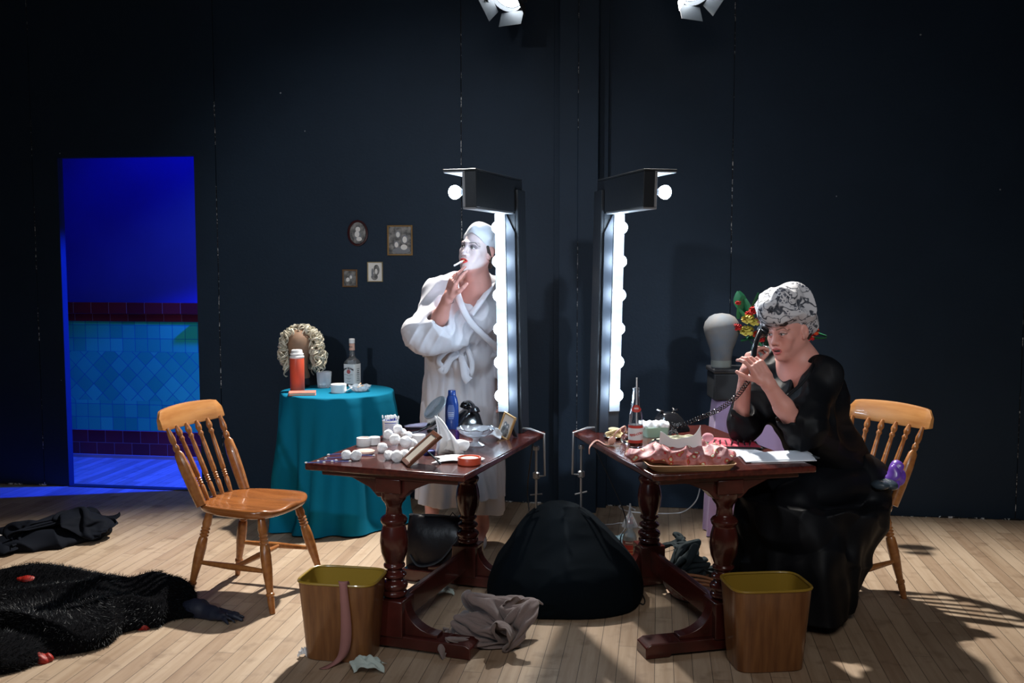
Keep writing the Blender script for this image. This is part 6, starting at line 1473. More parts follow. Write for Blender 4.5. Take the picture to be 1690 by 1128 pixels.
def fpt(px, py, d=5.55): return D(px, py, d) - t.location
for (px, py, dx, dz, L, W_) in ((1232, 520, -.5, 1, .11, .06), (1225, 512, .3, 1, .10, .06), (1215, 545, -1, .4, .10, .055), (1230, 530, -.9, .7, .10, .06), (1245, 505, .5, .9, .09, .05), (1240, 560, -.6, -.3, .09, .05), (1335, 560, 1, -.2, .11, .05), (1338, 548, .9, -.6, .10, .05), (1250, 575, .2, -1, .08, .05), (1222, 500, -.2, 1, .08, .05), (1265, 545, -.8, -.8, .1, .05)):
    L *= 1.35; W_ *= 1.5; q = leaf(fpt(px, py, 5.57) - Vector((dx, 0, dz)).normalized() * L * .4, Vector((dx, -.25, dz)), L, W_); q.build('leaf', M['leaf'], t, sharp=180)
fc = {'yellow': mat('petal_yellow', (.72, .60, .12), .6), 'red': mat('petal_red', (.50, .02, .02), .6), 'pink': mat('petal_pink', (.62, .25, .27), .6), 'orange': mat('petal_orange', (.70, .07, .02), .6)}
for (px, py, r0, c) in ((1234, 527, .034, 'yellow'), (1232, 546, .038, 'yellow'), (1245, 532, .026, 'yellow'), (1245, 512, .03, 'red'), (1236, 518, .022, 'red'), (1254, 528, .026, 'pink'), (1216, 540, .026, 'red'), (1250, 552, .028, 'orange'), (1256, 560, .022, 'red'), (1342, 547, .030, 'orange'), (1336, 556, .028, 'red'), (1339, 538, .02, 'orange'), (1218, 500, .016, 'red'), (1258, 505, .022, 'red')):
    r0 *= 1.25; q = MB(); c0_ = fpt(px, py, 5.50)
    for k in range(9):
        a = k * 2.4; e = .35 + .5 * (k % 3) / 2; d = Vector((math.cos(a) * e, -1 + .3 * e, math.sin(a) * e)).normalized(); X_, Y_, Z_ = frame_z(d); L = r0 * (1.15 - .1 * (k % 3))
        q.grid(lambda u, v: c0_ + Z_ * (L * v * .9) + (X_ * ((u - .5) * 1.5 * r0 * math.sin(PI * (.15 + .75 * v)))) + Y_ * (.3 * r0 * math.cos((u - .5) * 3) * v), 5, 6)
    q.build('flower', fc[c], t, sharp=180)
q = MB(); [q.tube([Vector((0, 0, -.1)), fpt(px, py, 5.57)], .003, 5) for px, py in ((1232, 530), (1250, 520), (1240, 552), (1320, 560), (1222, 545))]; q.build('stems', M['leaf'], t)

# ------------------------------------------------------------ on the floor
def heap(name, label, cat, prims, m, disp=None, h=.006, org=None, clipz=.002, amp=.02, fr=22, seed=1, warp=.06, kind=None, k=.05):
    S = Shape()
    for p in prims:
        if p[0] == 'e': S.ell(p[1], p[2], np.array(Matrix.Rotation(p[3], 3, 'Z')) if len(p) > 3 else None, k)
        else: S.cap(p[1], p[2], p[3], p[4], k)
    S.disp = disp or (lambda X, Y, Z: -amp * (folds(X, Y, Z, seed, fr, warp) - .4)); S.clip = lambda X, Y, Z: clipz - Z
    o_ = Vector(org) if org is not None else Vector(prims[0][1]) * 1; o_.z = 0
    o = S.build(name, m, None, h=h, org=o_); o.location = o_; return tag(o, label, cat, kind=kind)
# big black draped mound
M['mound'] = mat('black_canvas', (.010, .016, .022), .95, sheen=.0, spec=.2, noise=(14, (.006, .010, .014)))
def mound_disp(X, Y, Z): return -.014 * (.5 - folds(X, Y, Z, 12, 9, .10)) - .003 * (.5 - folds(X, Y, Z, 15, 45, .05))
c = Vector((.235, 4.60, 0))
heap('beanbag', 'big black cloth-covered mound on the floor between the two tables', 'beanbag', [('e', c + Vector((-.01, .06, .13)), (.25, .29, .285)), ('e', c + Vector((.02, 0, .06)), (.345, .36, .24)), ('e', c + Vector((.10, -.08, .05)), (.26, .28, .17)), ('e', c + Vector((-.12, -.06, .05)), (.21, .28, .18))], mat('black_canvas', (.0025, .0048, .0075), .95, spec=.08), mound_disp, h=.008, k=.10)
# brown towel
M['brown'] = mat('taupe_jersey', (.20, .155, .15), .95, sheen=.3, bump=(180, .35, .004))
def settled(nx, ny, steps):        # a settled cloth sheet: 2 mm steps from one grid point to the next, x then y then z
    V = np.cumsum(np.array(steps).reshape(3, -1), axis=1).T * .002; V -= (V.min(0) + V.max(0)) / 2 * np.array((1, 1, 0)); V[:, 2] -= V[:, 2].min() - .004
    return V, [(j * nx + i, j * nx + i + 1, (j + 1) * nx + i + 1, (j + 1) * nx + i) for j in range(ny - 1) for i in range(nx - 1)]
TOWEL = settled(50,44,[5,-4,12,-2,5,5,7,11,13,15,7,5,-7,-3,-9,-9,-10,-16,-9,-5,0,1,11,13,11,19,16,14,7,3,-2,-5,-1,-2,2,-8,4,-2,6,11,-4,8,2,1,0,1,2,9,7,10,-142,4,-1,5,5,6,6,14,
13,13,9,0,2,-11,-8,-13,-15,-9,-11,-1,3,9,6,13,23,17,16,10,4,1,-3,-7,-10,-2,7,-5,7,2,11,-2,9,-2,-8,-2,6,7,3,2,11,8,-139,0,6,-2,7,1,11,17,14,10,9,2,0,-13,-11,-13,
-12,-9,-6,3,3,9,10,15,19,21,14,7,3,-4,-4,-6,-10,-7,3,5,8,10,1,8,-4,-7,-3,-2,9,3,6,1,8,9,-145,3,4,5,6,6,10,18,14,9,7,2,-1,-14,-12,-14,-12,-7,0,5,8,9,11,19,20,17,
11,6,-3,-5,-13,-3,-12,0,2,7,6,14,7,-6,-5,-2,-4,2,6,3,0,10,9,4,-144,-2,4,11,10,8,11,15,16,6,3,2,0,-15,-12,-14,-10,-6,1,8,13,13,11,19,17,14,9,1,-3,-8,-14,-7,-12,3,
4,4,10,8,11,-9,-3,-1,-2,5,3,-1,1,12,13,5,-154,2,9,11,12,13,10,12,15,6,-4,0,2,-13,-12,-12,-8,-5,2,11,16,14,13,17,17,10,5,-3,-8,-11,-11,-9,-12,7,3,4,10,17,0,-5,-3,2,
-1,2,1,3,0,12,11,9,-155,4,9,13,13,15,13,8,11,6,-8,0,2,-11,-13,-9,-7,-4,2,10,15,20,17,14,13,9,3,-10,-13,-14,-10,-8,-9,4,9,4,14,12,-6,5,-2,0,3,3,-1,2,0,8,15,11,
-160,9,12,13,17,12,12,8,-5,9,2,-7,4,-6,-13,-9,-5,-2,3,8,16,20,18,13,9,7,-3,-16,-12,-16,-10,-7,-7,4,10,9,11,14,-3,-1,6,4,1,-1,5,-1,-1,16,11,4,-155,9,14,16,15,17,6,
-7,-5,7,9,-3,0,-7,-5,-8,-5,0,5,9,14,19,16,12,8,2,-10,-12,-15,-17,-13,-7,-4,7,9,11,8,17,6,-6,2,6,6,0,0,-5,15,7,8,8,-151,12,14,15,21,10,-4,-6,-4,4,6,6,-4,-9,-4,-4,
1,0,4,11,12,16,14,10,8,-7,-9,-9,-16,-18,-16,-9,4,3,11,11,10,13,12,1,1,1,10,-5,-9,15,6,12,10,0,-141,11,14,18,9,7,-12,-3,5,3,6,9,-5,-7,-9,-5,3,6,5,7,15,13,11,10,2,
-6,-15,-14,-10,-17,-11,-12,1,6,11,13,12,11,8,9,6,3,-2,-10,8,11,9,9,8,1,-136,13,16,17,8,-8,-8,-7,4,12,8,5,3,-8,-12,-8,2,7,8,8,7,13,12,7,-1,-8,-15,-3,-19,-16,-14,-2,
-3,4,12,12,13,10,12,7,6,5,-10,3,4,10,14,8,6,-3,-125,14,14,16,-2,-9,-3,-8,2,13,15,10,-8,-6,-13,-7,-1,8,10,11,8,7,7,8,-4,-10,-10,-6,-17,-15,-15,-5,4,7,6,13,15,10,9,
10,5,4,4,4,3,2,13,8,6,-7,-116,13,15,7,-3,-5,-7,3,-4,15,16,5,-4,-13,-14,-5,-3,9,7,11,14,3,8,6,2,-10,-5,-16,-15,-16,-11,-8,3,9,9,8,16,12,7,9,6,3,3,7,-1,14,6,7,5,
-4,-114,13,14,16,-7,-10,-6,-1,3,12,14,12,-16,-14,-14,-6,-3,7,11,13,9,12,6,3,6,-6,-12,-13,-18,-14,-14,-6,5,6,10,10,14,15,7,9,2,2,3,6,10,2,11,7,-1,-2,-101,3,14,15,2,
-11,-4,4,4,9,16,-3,-18,-15,-14,-9,-1,7,10,12,13,14,6,3,5,0,-13,-13,-16,-18,-10,-8,1,11,9,12,13,13,12,0,2,2,1,6,6,7,12,7,-4,-1,-85,-1,4,13,14,-7,-7,0,6,11,15,-14,
-15,-18,-15,-8,0,8,8,14,13,10,9,7,1,5,-9,-16,-16,-14,-10,-8,-1,10,7,13,15,14,8,5,5,-3,-3,1,5,8,12,7,-6,-1,-71,5,-4,2,15,10,-4,-6,4,8,12,-14,-17,-18,-14,-11,0,8,6,
13,16,14,10,11,2,0,-5,-15,-15,-13,-11,-8,-1,5,11,11,15,14,12,3,2,2,-1,-3,4,7,2,2,2,-7,-56,-3,4,4,-3,14,9,-2,0,7,4,-13,-17,-19,-14,-10,-1,6,8,11,17,17,10,12,8,2,-5,
-15,-13,-13,-11,-8,-2,2,11,11,15,15,10,6,1,4,-1,-3,-7,-1,0,3,4,0,-59,-4,2,7,8,-1,11,8,1,5,0,-11,-16,-15,-15,-11,-3,5,7,11,16,16,16,16,9,2,-3,-12,-13,-13,-11,-8,-5,
1,6,11,10,17,13,6,3,6,1,-3,-6,-7,1,-8,2,2,-61,0,-4,6,6,9,7,8,6,6,0,-8,-13,-14,-14,-11,-5,0,5,13,15,22,17,15,14,3,-5,-9,-7,-16,-13,-8,-6,-2,4,7,10,13,13,11,5,7,1,
-3,-4,-8,-11,0,-8,6,-68,4,-1,-2,6,8,8,14,7,7,5,-3,-10,-13,-15,-13,-8,1,2,12,16,15,17,21,17,11,-5,-8,-11,-12,-11,-11,-9,-4,-2,7,9,12,13,8,8,-4,7,1,-4,-10,-10,-5,-2,
6,-67,-6,2,4,1,2,13,15,10,10,4,1,-5,-11,-12,-13,-10,-5,2,10,15,19,16,18,17,11,2,-5,-9,-10,-13,-14,-12,-7,-3,1,12,11,12,9,4,-3,6,2,0,-8,-9,-11,1,8,-77,-5,2,3,1,12,
11,10,14,10,8,1,-1,-6,-12,-12,-11,-7,-2,8,13,17,15,18,13,13,2,7,-8,-13,-10,-13,-13,-12,-5,-3,7,9,9,13,6,-3,4,5,-1,-7,-8,-7,-1,6,-82,-3,2,5,0,10,9,16,16,15,6,2,-3,
1,-7,-14,-11,-8,-4,5,10,13,17,14,17,8,12,-2,0,-9,-14,-14,-14,-11,-4,-4,-3,3,9,11,15,-4,6,-1,6,1,-10,-6,0,-4,-65,-9,-8,0,6,9,15,12,19,17,10,6,-1,-6,-10,-4,-10,-11,-6,
0,8,9,15,12,16,13,7,-3,5,-7,-11,-14,-15,-10,-9,1,-2,-4,8,3,14,4,4,4,2,6,-6,-12,1,2,-63,-3,-11,-7,3,10,12,16,15,17,15,11,2,-3,-8,-9,-9,-8,-9,-6,2,8,11,10,15,14,7,
5,3,-5,-12,-13,-9,-10,-16,-7,2,0,1,0,12,6,10,2,6,0,2,-6,0,2,-51,-4,-12,-8,-3,4,12,11,16,19,17,12,7,0,-8,-7,-9,-9,-9,-11,-4,4,9,6,12,13,10,7,2,-1,-11,-11,-10,-5,
-14,-14,-6,0,1,1,9,12,6,8,5,2,5,-4,5,-3,-72,15,2,-11,-3,-1,9,9,17,17,16,16,10,2,-6,-6,-8,-13,-9,-13,-8,0,5,9,1,12,10,10,4,-1,-5,-12,-11,0,-16,-4,-16,-8,-2,4,9,14,
9,7,8,7,0,8,3,-2,-86,5,11,9,-8,-3,3,10,12,18,18,14,13,7,-1,-7,-13,-16,-8,-11,-13,-3,5,7,9,0,6,10,6,2,-2,-3,-11,-1,-8,-18,-11,-12,-4,9,1,13,14,7,11,6,6,10,2,3,
-103,3,8,10,7,3,-5,5,12,14,17,16,14,7,3,-3,-10,-14,-12,-15,-11,-8,4,6,4,3,2,4,11,2,3,0,-10,-2,1,-20,-13,-12,-7,3,9,8,14,11,12,9,9,7,8,1,-118,2,8,11,9,8,3,-3,5,
12,16,15,14,9,5,-2,-6,-14,-7,-15,-15,-5,-2,3,3,6,0,1,7,10,2,2,-4,-3,5,-13,-16,-12,-10,0,4,13,9,17,12,13,9,10,4,6,-133,10,0,13,11,5,10,2,3,-3,11,16,14,10,6,1,-2,
-12,-5,-17,-8,-12,-7,2,3,3,1,1,7,10,5,2,1,3,5,-14,-10,-12,-11,-1,2,5,11,16,18,15,9,13,8,-1,-139,9,9,8,9,7,8,7,1,-7,1,7,16,15,6,3,2,-3,-10,-9,-8,-11,-14,-4,3,0,1,
3,12,6,12,3,4,3,4,-11,-6,-14,-8,-7,3,5,10,12,20,20,11,13,9,3,-150,4,10,9,9,3,11,6,5,-5,0,2,1,13,13,5,2,1,-8,-8,-8,-6,-12,-12,-1,9,3,-4,6,16,9,7,6,2,3,-2,-7,-12,
-8,-8,-2,5,11,14,17,16,17,11,13,6,-164,9,6,7,9,10,9,9,-1,0,2,0,1,-1,9,10,3,1,-6,-9,-6,-7,-8,-11,2,9,4,-5,0,11,17,11,6,-3,5,-2,-5,1,-11,-6,-6,3,9,10,16,20,18,13,
14,7,-168,2,11,6,3,11,9,13,2,0,3,1,-1,-3,1,6,7,2,-4,-7,-11,-5,-10,-8,7,4,10,-5,3,3,17,16,2,3,2,0,-1,-4,-3,-5,-8,1,8,11,15,19,19,14,10,5,-170,7,5,12,0,10,11,8,4,
1,6,1,0,-2,-6,7,3,3,-2,-7,-9,-10,-9,-5,5,7,9,2,-1,2,19,7,8,5,4,-5,2,0,-2,-3,-7,-2,6,11,13,17,19,16,3,13,-175,6,8,10,6,10,0,9,7,1,6,2,0,-4,-6,9,7,2,-3,-8,-9,
-10,-8,-5,2,7,6,7,2,2,16,15,3,7,3,-7,2,-4,-1,-1,-1,-3,3,7,14,17,17,17,6,6,-171,8,7,8,10,12,3,-2,3,7,6,-3,-1,-5,6,7,2,6,0,-9,-10,-9,-8,-7,4,8,10,6,3,1,18,11,1,
5,5,-4,-5,3,-4,-3,0,1,2,7,11,13,17,14,15,4,-171,5,4,7,10,15,5,0,-2,6,8,2,-5,-2,9,0,0,9,6,-8,-10,-14,-8,-5,3,5,8,11,0,13,8,15,0,0,6,-5,-2,0,0,-3,-2,2,3,5,11,9,
15,16,9,11,-166,5,-4,5,10,17,6,-2,0,7,7,0,1,7,6,1,-5,7,7,-3,-11,-13,-6,-10,0,8,7,6,9,3,18,11,-2,3,3,0,-2,-10,2,5,-5,2,3,4,8,13,8,13,13,6,-152,-4,-1,-2,12,14,7,
0,2,7,8,10,4,5,4,0,1,-1,4,0,-11,-14,-1,-10,-5,5,4,7,11,12,9,16,0,3,0,3,-5,-4,-4,-3,6,1,3,1,4,12,12,8,9,4,-152,-5,5,-3,10,14,6,8,0,7,8,11,12,7,-1,6,2,-1,-1,0,
-13,-14,0,-11,-6,3,7,2,8,11,17,11,3,0,3,0,-4,-3,1,-5,12,-10,-1,7,3,10,13,9,3,1,40,15,-10,4,4,3,3,6,6,3,2,3,-5,-8,7,-12,-7,-4,5,1,-6,-6,-3,3,7,0,1,-2,-3,-2,-3,
-7,-2,-3,-10,-5,-8,0,2,-9,2,-1,8,12,8,4,-6,-9,-3,-7,44,-10,11,6,0,0,2,4,8,6,-4,2,-5,3,-8,-6,-4,-9,0,4,-7,1,0,5,0,1,3,-3,-6,-3,-2,-2,-5,-3,-6,-3,-5,-1,-6,0,-6,9,
14,0,1,1,-4,-11,-5,-3,29,13,2,7,5,1,6,-1,8,8,-4,-2,-8,5,-6,-5,-6,-5,0,-1,-8,6,8,6,-4,1,-3,-6,-6,2,-2,-4,-5,0,-4,-3,-3,-6,-4,-8,12,11,5,1,-3,-4,-7,-11,-7,-4,42,4,
7,6,-5,10,10,-2,7,7,-3,-5,-9,1,-2,-3,-4,-6,-5,2,-8,9,3,-1,-2,0,3,-6,-1,-5,3,-3,-5,1,-6,-1,-8,-1,-9,2,6,9,7,-2,0,-9,-10,-5,-7,-7,52,3,4,-3,0,12,13,2,1,6,0,-9,-9,
0,-5,-1,-3,-5,-3,-1,-5,7,3,-9,-6,4,3,4,-7,1,2,-2,-6,1,-3,-9,0,-10,0,6,6,7,0,-6,-2,-7,-14,-3,0,-9,59,4,3,-4,1,9,15,6,-2,3,2,-9,-12,-4,-2,-3,-3,-4,-1,2,-5,2,0,-7,
-7,2,4,6,-1,1,0,-3,-5,-1,-3,-9,-5,-3,1,4,9,1,-2,-9,-3,-7,-16,-3,7,-4,53,5,4,3,1,11,9,13,-2,0,1,-9,-13,-9,-3,-3,-4,-1,3,-1,0,0,-5,-7,-8,2,6,5,0,-2,5,-2,-6,-2,-2,
-8,-2,-3,-2,1,8,-2,-5,-8,-2,-8,-9,-7,2,5,60,2,2,4,5,15,9,4,4,1,-2,-10,-15,-12,-5,-2,-4,-1,3,2,-5,-2,-1,-7,-7,6,6,-1,1,-1,-3,7,-6,-3,-2,-5,-8,1,-1,1,0,2,-7,-4,-8,
-9,-4,6,1,-1,60,4,0,7,11,7,12,5,2,0,-4,-9,-15,-15,-11,0,-4,-1,5,1,-10,-6,5,-3,-4,7,5,-2,-2,3,-5,7,-5,-2,-3,-4,-11,3,-6,6,0,-4,-6,-7,-5,-7,5,-4,10,0,57,0,6,11,4,
14,11,4,3,-5,-6,-13,-10,-14,-14,-7,0,-4,5,2,-6,-10,0,3,2,4,7,-3,-2,3,1,-1,2,-4,-5,-4,-12,-3,2,-6,4,-7,1,-8,-8,4,-5,1,5,8,60,0,9,2,11,14,5,4,4,-5,-10,-10,-17,-9,
-11,-8,-4,-6,7,5,-6,-7,-1,2,3,2,-3,3,4,5,0,1,-3,-5,-2,-6,-9,-8,4,1,-3,-3,-6,-10,0,-2,-2,6,1,7,63,3,3,8,7,4,5,7,6,0,-10,-13,-21,-13,-3,-4,-5,-5,-5,8,-1,-3,-1,-3,
1,5,-1,4,8,0,3,2,-5,-6,-5,-4,-6,-12,-3,4,-1,-3,-8,-7,-6,-2,8,-2,7,-2,73,2,8,3,2,4,6,2,6,3,-6,-16,-15,-13,-4,-1,-6,-5,-6,-2,3,5,-8,3,-3,5,5,3,6,1,5,-5,0,-4,-8,
-6,-7,-7,-9,-1,-2,5,-8,-9,-3,-1,0,8,5,-4,75,2,3,6,-5,2,6,6,4,2,-3,-19,-16,-6,1,-4,-6,-3,-7,-2,1,5,-5,5,-2,3,2,7,2,6,1,-3,0,-6,-5,-8,-5,-9,-10,-3,-1,1,-8,-4,-7,
1,4,6,6,-4,75,2,2,2,0,-2,1,5,5,5,-12,-12,-8,-6,-5,-2,-5,-2,-3,-6,2,1,6,-4,2,-3,9,2,7,4,-1,0,2,-8,-7,-8,-8,-6,-13,-5,1,-2,-10,-4,3,-1,3,-2,10,2,70,7,1,1,0,-2,2,
-2,6,3,-5,-15,-4,-5,-5,-3,-6,-7,3,-9,4,1,7,-6,3,-2,6,7,6,-1,4,0,-2,-3,-9,-12,-3,-11,-7,-11,1,1,-8,-8,-1,4,-1,2,7,8,63,10,6,1,-4,1,-3,3,-4,-1,1,-8,-7,-3,-3,-5,-7,
-3,-8,4,-6,6,6,-3,-1,2,4,5,4,5,3,1,-3,-3,-12,-7,-12,-4,-13,-10,4,3,-2,-8,-6,3,-1,3,5,10,59,5,11,8,-4,-5,-2,3,0,-3,-5,-6,-6,-4,-6,-3,-6,-1,-8,-3,1,1,4,3,-2,5,4,
3,5,3,6,0,-3,-8,-9,-13,-3,-12,-11,-5,-6,1,5,1,-9,-3,8,-2,9,5,56,-3,11,11,13,-4,-5,0,1,-7,-4,-7,-4,-4,-4,-6,-8,-3,-6,1,1,-4,8,2,-4,4,5,4,4,2,6,1,-5,-8,-6,-14,-2,
-10,-11,-10,-3,-3,4,3,3,-7,-3,5,7,9,41,5,9,10,11,13,-6,-4,-4,-2,-5,-7,-2,-7,-6,-5,-6,-4,-6,-4,-2,4,3,2,-4,8,5,3,-1,7,5,-1,-6,-4,-12,-4,-15,-10,-11,4,-6,-3,-2,3,1,
4,-4,5,6,6,32,7,7,8,15,12,9,-7,-4,-3,-4,-7,-5,-8,-6,-5,-6,-2,-5,-5,1,-1,5,0,-6,6,8,6,-2,0,2,5,-6,-5,-7,-12,-14,-11,1,-8,2,-3,3,-2,0,3,2,3,4,5,30,-1,9,9,14,15,
12,-1,-5,-2,-5,-7,-9,-10,-6,-6,-3,-5,-3,-2,-2,4,4,0,-2,-2,7,6,6,0,-3,-1,-2,-4,-6,-9,-11,-11,-10,-2,3,-4,3,1,-2,0,5,2,7,2,32,-5,3,11,13,17,12,4,-8,0,-7,-6,-7,-9,
-10,-5,-4,-1,-6,0,-2,2,6,-1,6,1,2,3,6,-8,-4,-4,0,-2,-4,-10,-8,-8,-8,-10,8,-3,5,0,-2,-2,2,8,7,-7,40,-4,1,9,8,14,12,13,-5,-6,-3,-7,-7,-8,-9,-9,-3,-3,-2,-2,0,-5,11,
4,7,5,1,-1,4,-1,-10,-7,-5,-3,-3,-7,-8,-9,-9,-7,5,2,5,2,-5,0,3,3,7,-13,53,-5,3,8,4,11,15,9,-1,-6,-4,-7,-8,-6,-10,-8,-7,-5,4,-2,-3,-1,1,10,4,10,-3,8,5,-2,-5,-10,
-6,-5,-10,-5,-9,-9,-9,-7,4,4,-2,8,2,-8,-1,7,6,-15,57,1,1,8,8,4,9,13,-5,4,-9,-5,-6,-9,-6,-11,-8,-7,0,-2,1,4,-1,11,6,9,-3,8,3,-3,0,-9,-6,-9,-8,-8,-7,-10,-7,-12,3,
9,-4,2,7,-2,-9,2,10,-17,78,-7,0,3,10,6,1,9,4,-5,-2,-3,-7,-8,-4,-12,-10,-10,-1,3,1,4,-1,10,5,7,0,10,3,-2,-5,-3,-12,-14,-1,-10,-5,-7,-9,-8,-8,6,2,4,0,1,-1,-4,9,-19,
88,-4,-2,-1,6,10,3,6,4,-4,-2,-5,-6,-6,-1,-13,-12,-8,-4,1,4,0,1,6,5,7,5,8,0,3,-7,-8,-4,-16,-10,-1,-10,0,-8,-8,-9,0,7,0,5,-3,-1,-8,10,-18,82,7,3,-2,4,8,4,7,0,-2,
-8,3,-8,-7,-3,-10,-10,-6,-9,3,-1,3,1,2,10,1,8,1,8,0,-6,-6,-9,-8,-8,-12,0,-2,-8,-7,-8,-4,4,6,-2,3,-6,-6,8,-14,63,16,8,8,4,5,4,2,5,-2,-5,-6,-3,-7,-9,-9,-2,-7,-9,
-3,4,-1,2,3,-2,13,3,10,-9,7,0,-8,-6,-8,-15,-5,-3,1,-6,-1,-10,-7,-1,6,2,-5,-5,-1,-3,-5,50,15,15,11,12,3,4,-1,-2,2,0,-4,-7,-7,-8,-8,-8,-5,-5,-1,3,-3,2,0,-5,11,8,7,
4,-7,-2,2,-6,-11,-15,0,-2,-1,-5,-5,0,-10,-6,4,4,-6,-4,0,-4,-9,45,16,15,13,13,10,3,2,-7,-5,-1,0,-7,-7,-5,-7,-7,-3,-7,-3,6,-4,-2,-5,1,11,8,3,9,0,-6,1,-6,-10,-14,-10,
-3,3,1,-6,-5,-1,-7,-2,-2,1,-1,-2,1,-7,36,9,18,14,14,13,7,4,-4,-8,-8,-5,-2,-8,-7,-6,0,-4,-7,-2,0,1,-10,-1,1,10,9,4,7,6,-8,-4,-2,-9,-12,-7,-7,0,3,-7,-6,-4,2,-4,-3,
-7,6,-5,-1,7,29,4,13,15,16,16,12,5,0,-4,-11,-14,-7,-4,-9,-6,3,-7,-5,-7,1,1,-3,-9,2,9,8,7,6,9,-1,-7,-4,-7,-11,-6,-12,2,-2,-6,-3,-7,-1,-2,-3,-4,5,-6,3,2,37,1,10,15,
18,17,14,7,2,-1,-9,-14,-17,-9,-5,-7,-4,1,-5,-5,0,-7,-3,-2,-2,5,7,12,7,6,5,-7,-4,-7,-9,-8,-12,1,-5,-6,-6,0,-4,0,-4,-1,-3,3,-1,4,36,5,9,16,16,18,14,8,7,-1,-8,-12,
-16,-16,-12,-6,-5,-2,-5,-5,1,-2,-2,-4,-1,3,6,10,9,3,8,-6,-5,-5,-4,-6,-9,-15,-1,-8,-2,-5,2,-4,-4,-4,2,6,-6,5,41,8,6,13,20,16,14,9,6,2,-7,-12,-15,-15,-16,-12,-5,-3,
-3,-4,-4,1,-4,0,0,5,2,3,12,9,5,-4,-7,-6,3,-4,-8,-12,-10,-11,-2,-6,2,-5,-3,-1,-2,7,-4,7,46,5,6,12,17,16,10,14,8,2,-6,-11,-15,-18,-15,-12,-8,-3,-2,-3,-4,-3,-2,1,2,1,
5,-2,14,13,4,-10,-4,-7,-1,-3,-3,-7,-11,-11,-7,-5,-4,1,-6,-4,8,0,0,1,56,5,5,7,14,16,16,10,10,2,-3,-13,-16,-17,-18,-12,-7,0,-2,-1,-4,-3,-1,1,2,2,0,-2,14,15,-2,-8,-3,
-5,0,0,-10,-9,-8,-10,-9,-4,-3,-6,-5,4,1,6,-1,-6,67,-2,7,7,11,12,17,15,9,5,-5,-13,-15,-20,-18,-13,0,1,-2,0,-4,-2,-2,1,1,0,1,-2,13,14,-5,-5,-1,-7,2,0,-7,-13,-11,-9,
-8,-6,-4,-6,-1,-4,5,4,3,-4,64,2,3,10,10,6,16,15,9,4,-4,-12,-17,-19,-17,-4,-1,3,-1,-1,-3,-4,-1,1,1,-5,2,5,10,5,-2,-2,-2,-7,2,0,-2,-14,-13,-14,-8,-6,-2,-5,-8,3,-4,1,
12,0,61,3,3,9,10,1,12,13,10,4,-1,-13,-17,-16,-17,-6,12,4,-1,-1,-3,-6,-4,2,2,-3,0,8,8,3,-3,-3,1,-5,-2,0,-4,-10,-15,-16,-6,-6,-4,-3,-6,-3,2,-3,3,6,58,9,6,4,7,-2,13,
9,10,4,-3,-8,-14,-21,-5,-6,10,8,3,-3,-4,-4,-10,4,4,-8,4,9,7,1,-4,-1,-7,0,-9,1,-6,-8,-10,-16,-11,2,-4,-6,-7,3,-1,1,1,5,55,8,7,4,0,-2,13,5,8,3,-3,-9,-12,-12,-15,11,
11,-1,7,0,-2,-4,-11,5,-6,3,-4,10,8,2,-2,0,-11,2,-7,-12,-7,-10,-9,-5,-7,-2,2,-3,-9,-7,7,1,2,-4,0,13,-11,11,5,0,1,4,4,0,-12,-10,-2,1,-1,5,12,9,12,11,8,-9,-3,-9,-12,
-4,-2,2,3,4,6,9,14,15,11,9,2,-8,-10,8,-19,-17,-16,-10,-6,-4,4,6,13,12,-31,-15,10,8,4,-2,-9,4,5,2,-7,-8,-7,3,5,9,8,9,9,11,-2,-8,-8,-3,-4,-5,-4,2,-1,5,7,11,11,15,
10,9,2,-11,4,-18,-16,-15,-9,-14,-7,1,9,10,13,14,-50,13,8,3,1,-9,-8,0,4,5,-3,-7,-4,4,8,8,9,4,9,7,-4,-8,-13,-13,4,1,-2,-1,1,6,10,12,11,11,9,8,2,-4,-16,-14,-14,-11,
-12,-10,-2,6,11,12,13,13,-46,12,3,3,-5,-7,-10,-5,5,5,4,-7,-3,4,10,7,8,4,4,6,-7,-9,-12,-11,-1,2,0,0,7,7,5,14,8,12,6,5,-3,-3,-13,-17,-15,-11,-8,-6,8,9,9,15,13,14,
-50,8,9,-2,-10,-8,-5,-9,3,5,6,-1,-4,5,9,8,8,0,1,2,-4,-14,-18,-2,6,-1,-1,3,3,11,8,12,2,12,7,-1,1,-10,-11,-14,-12,-10,-9,-1,13,14,11,15,12,12,-58,10,5,-1,-10,-10,-2,
-11,-1,6,5,2,-2,7,10,8,5,-1,-5,-2,0,-14,-9,-3,2,6,-4,-2,9,8,12,11,0,6,7,-3,-1,-1,-17,-15,-7,-10,-5,4,13,17,15,15,12,7,-63,3,2,2,-9,-6,-7,-6,-5,4,6,6,-1,6,9,9,3,
-4,-7,-6,-5,-4,-3,-5,0,4,4,2,1,9,11,13,2,5,0,9,-2,-10,-14,-12,-8,-6,-4,7,16,18,19,16,9,2,-74,-1,0,0,2,-7,-7,-7,-4,-1,8,7,3,3,8,8,3,-5,-9,-12,-3,-3,2,-2,-3,5,8,
7,-2,7,13,8,5,7,1,5,-9,-3,-14,-12,-7,-5,4,12,14,21,18,6,9,8,-79,-5,4,-2,-4,-3,-6,-6,-4,-2,0,10,6,4,2,8,5,-7,-9,-12,-8,2,0,3,-4,6,9,4,8,4,7,10,5,2,5,4,-10,-2,
-10,-8,-7,0,5,14,17,19,9,13,4,-1,-77,3,-2,-5,0,-9,-10,-5,-4,-3,10,0,14,1,0,5,9,-6,-10,-9,-11,-3,2,2,1,8,8,12,8,6,-2,8,6,0,1,6,-1,-9,-5,-6,-6,5,8,15,15,13,16,9,
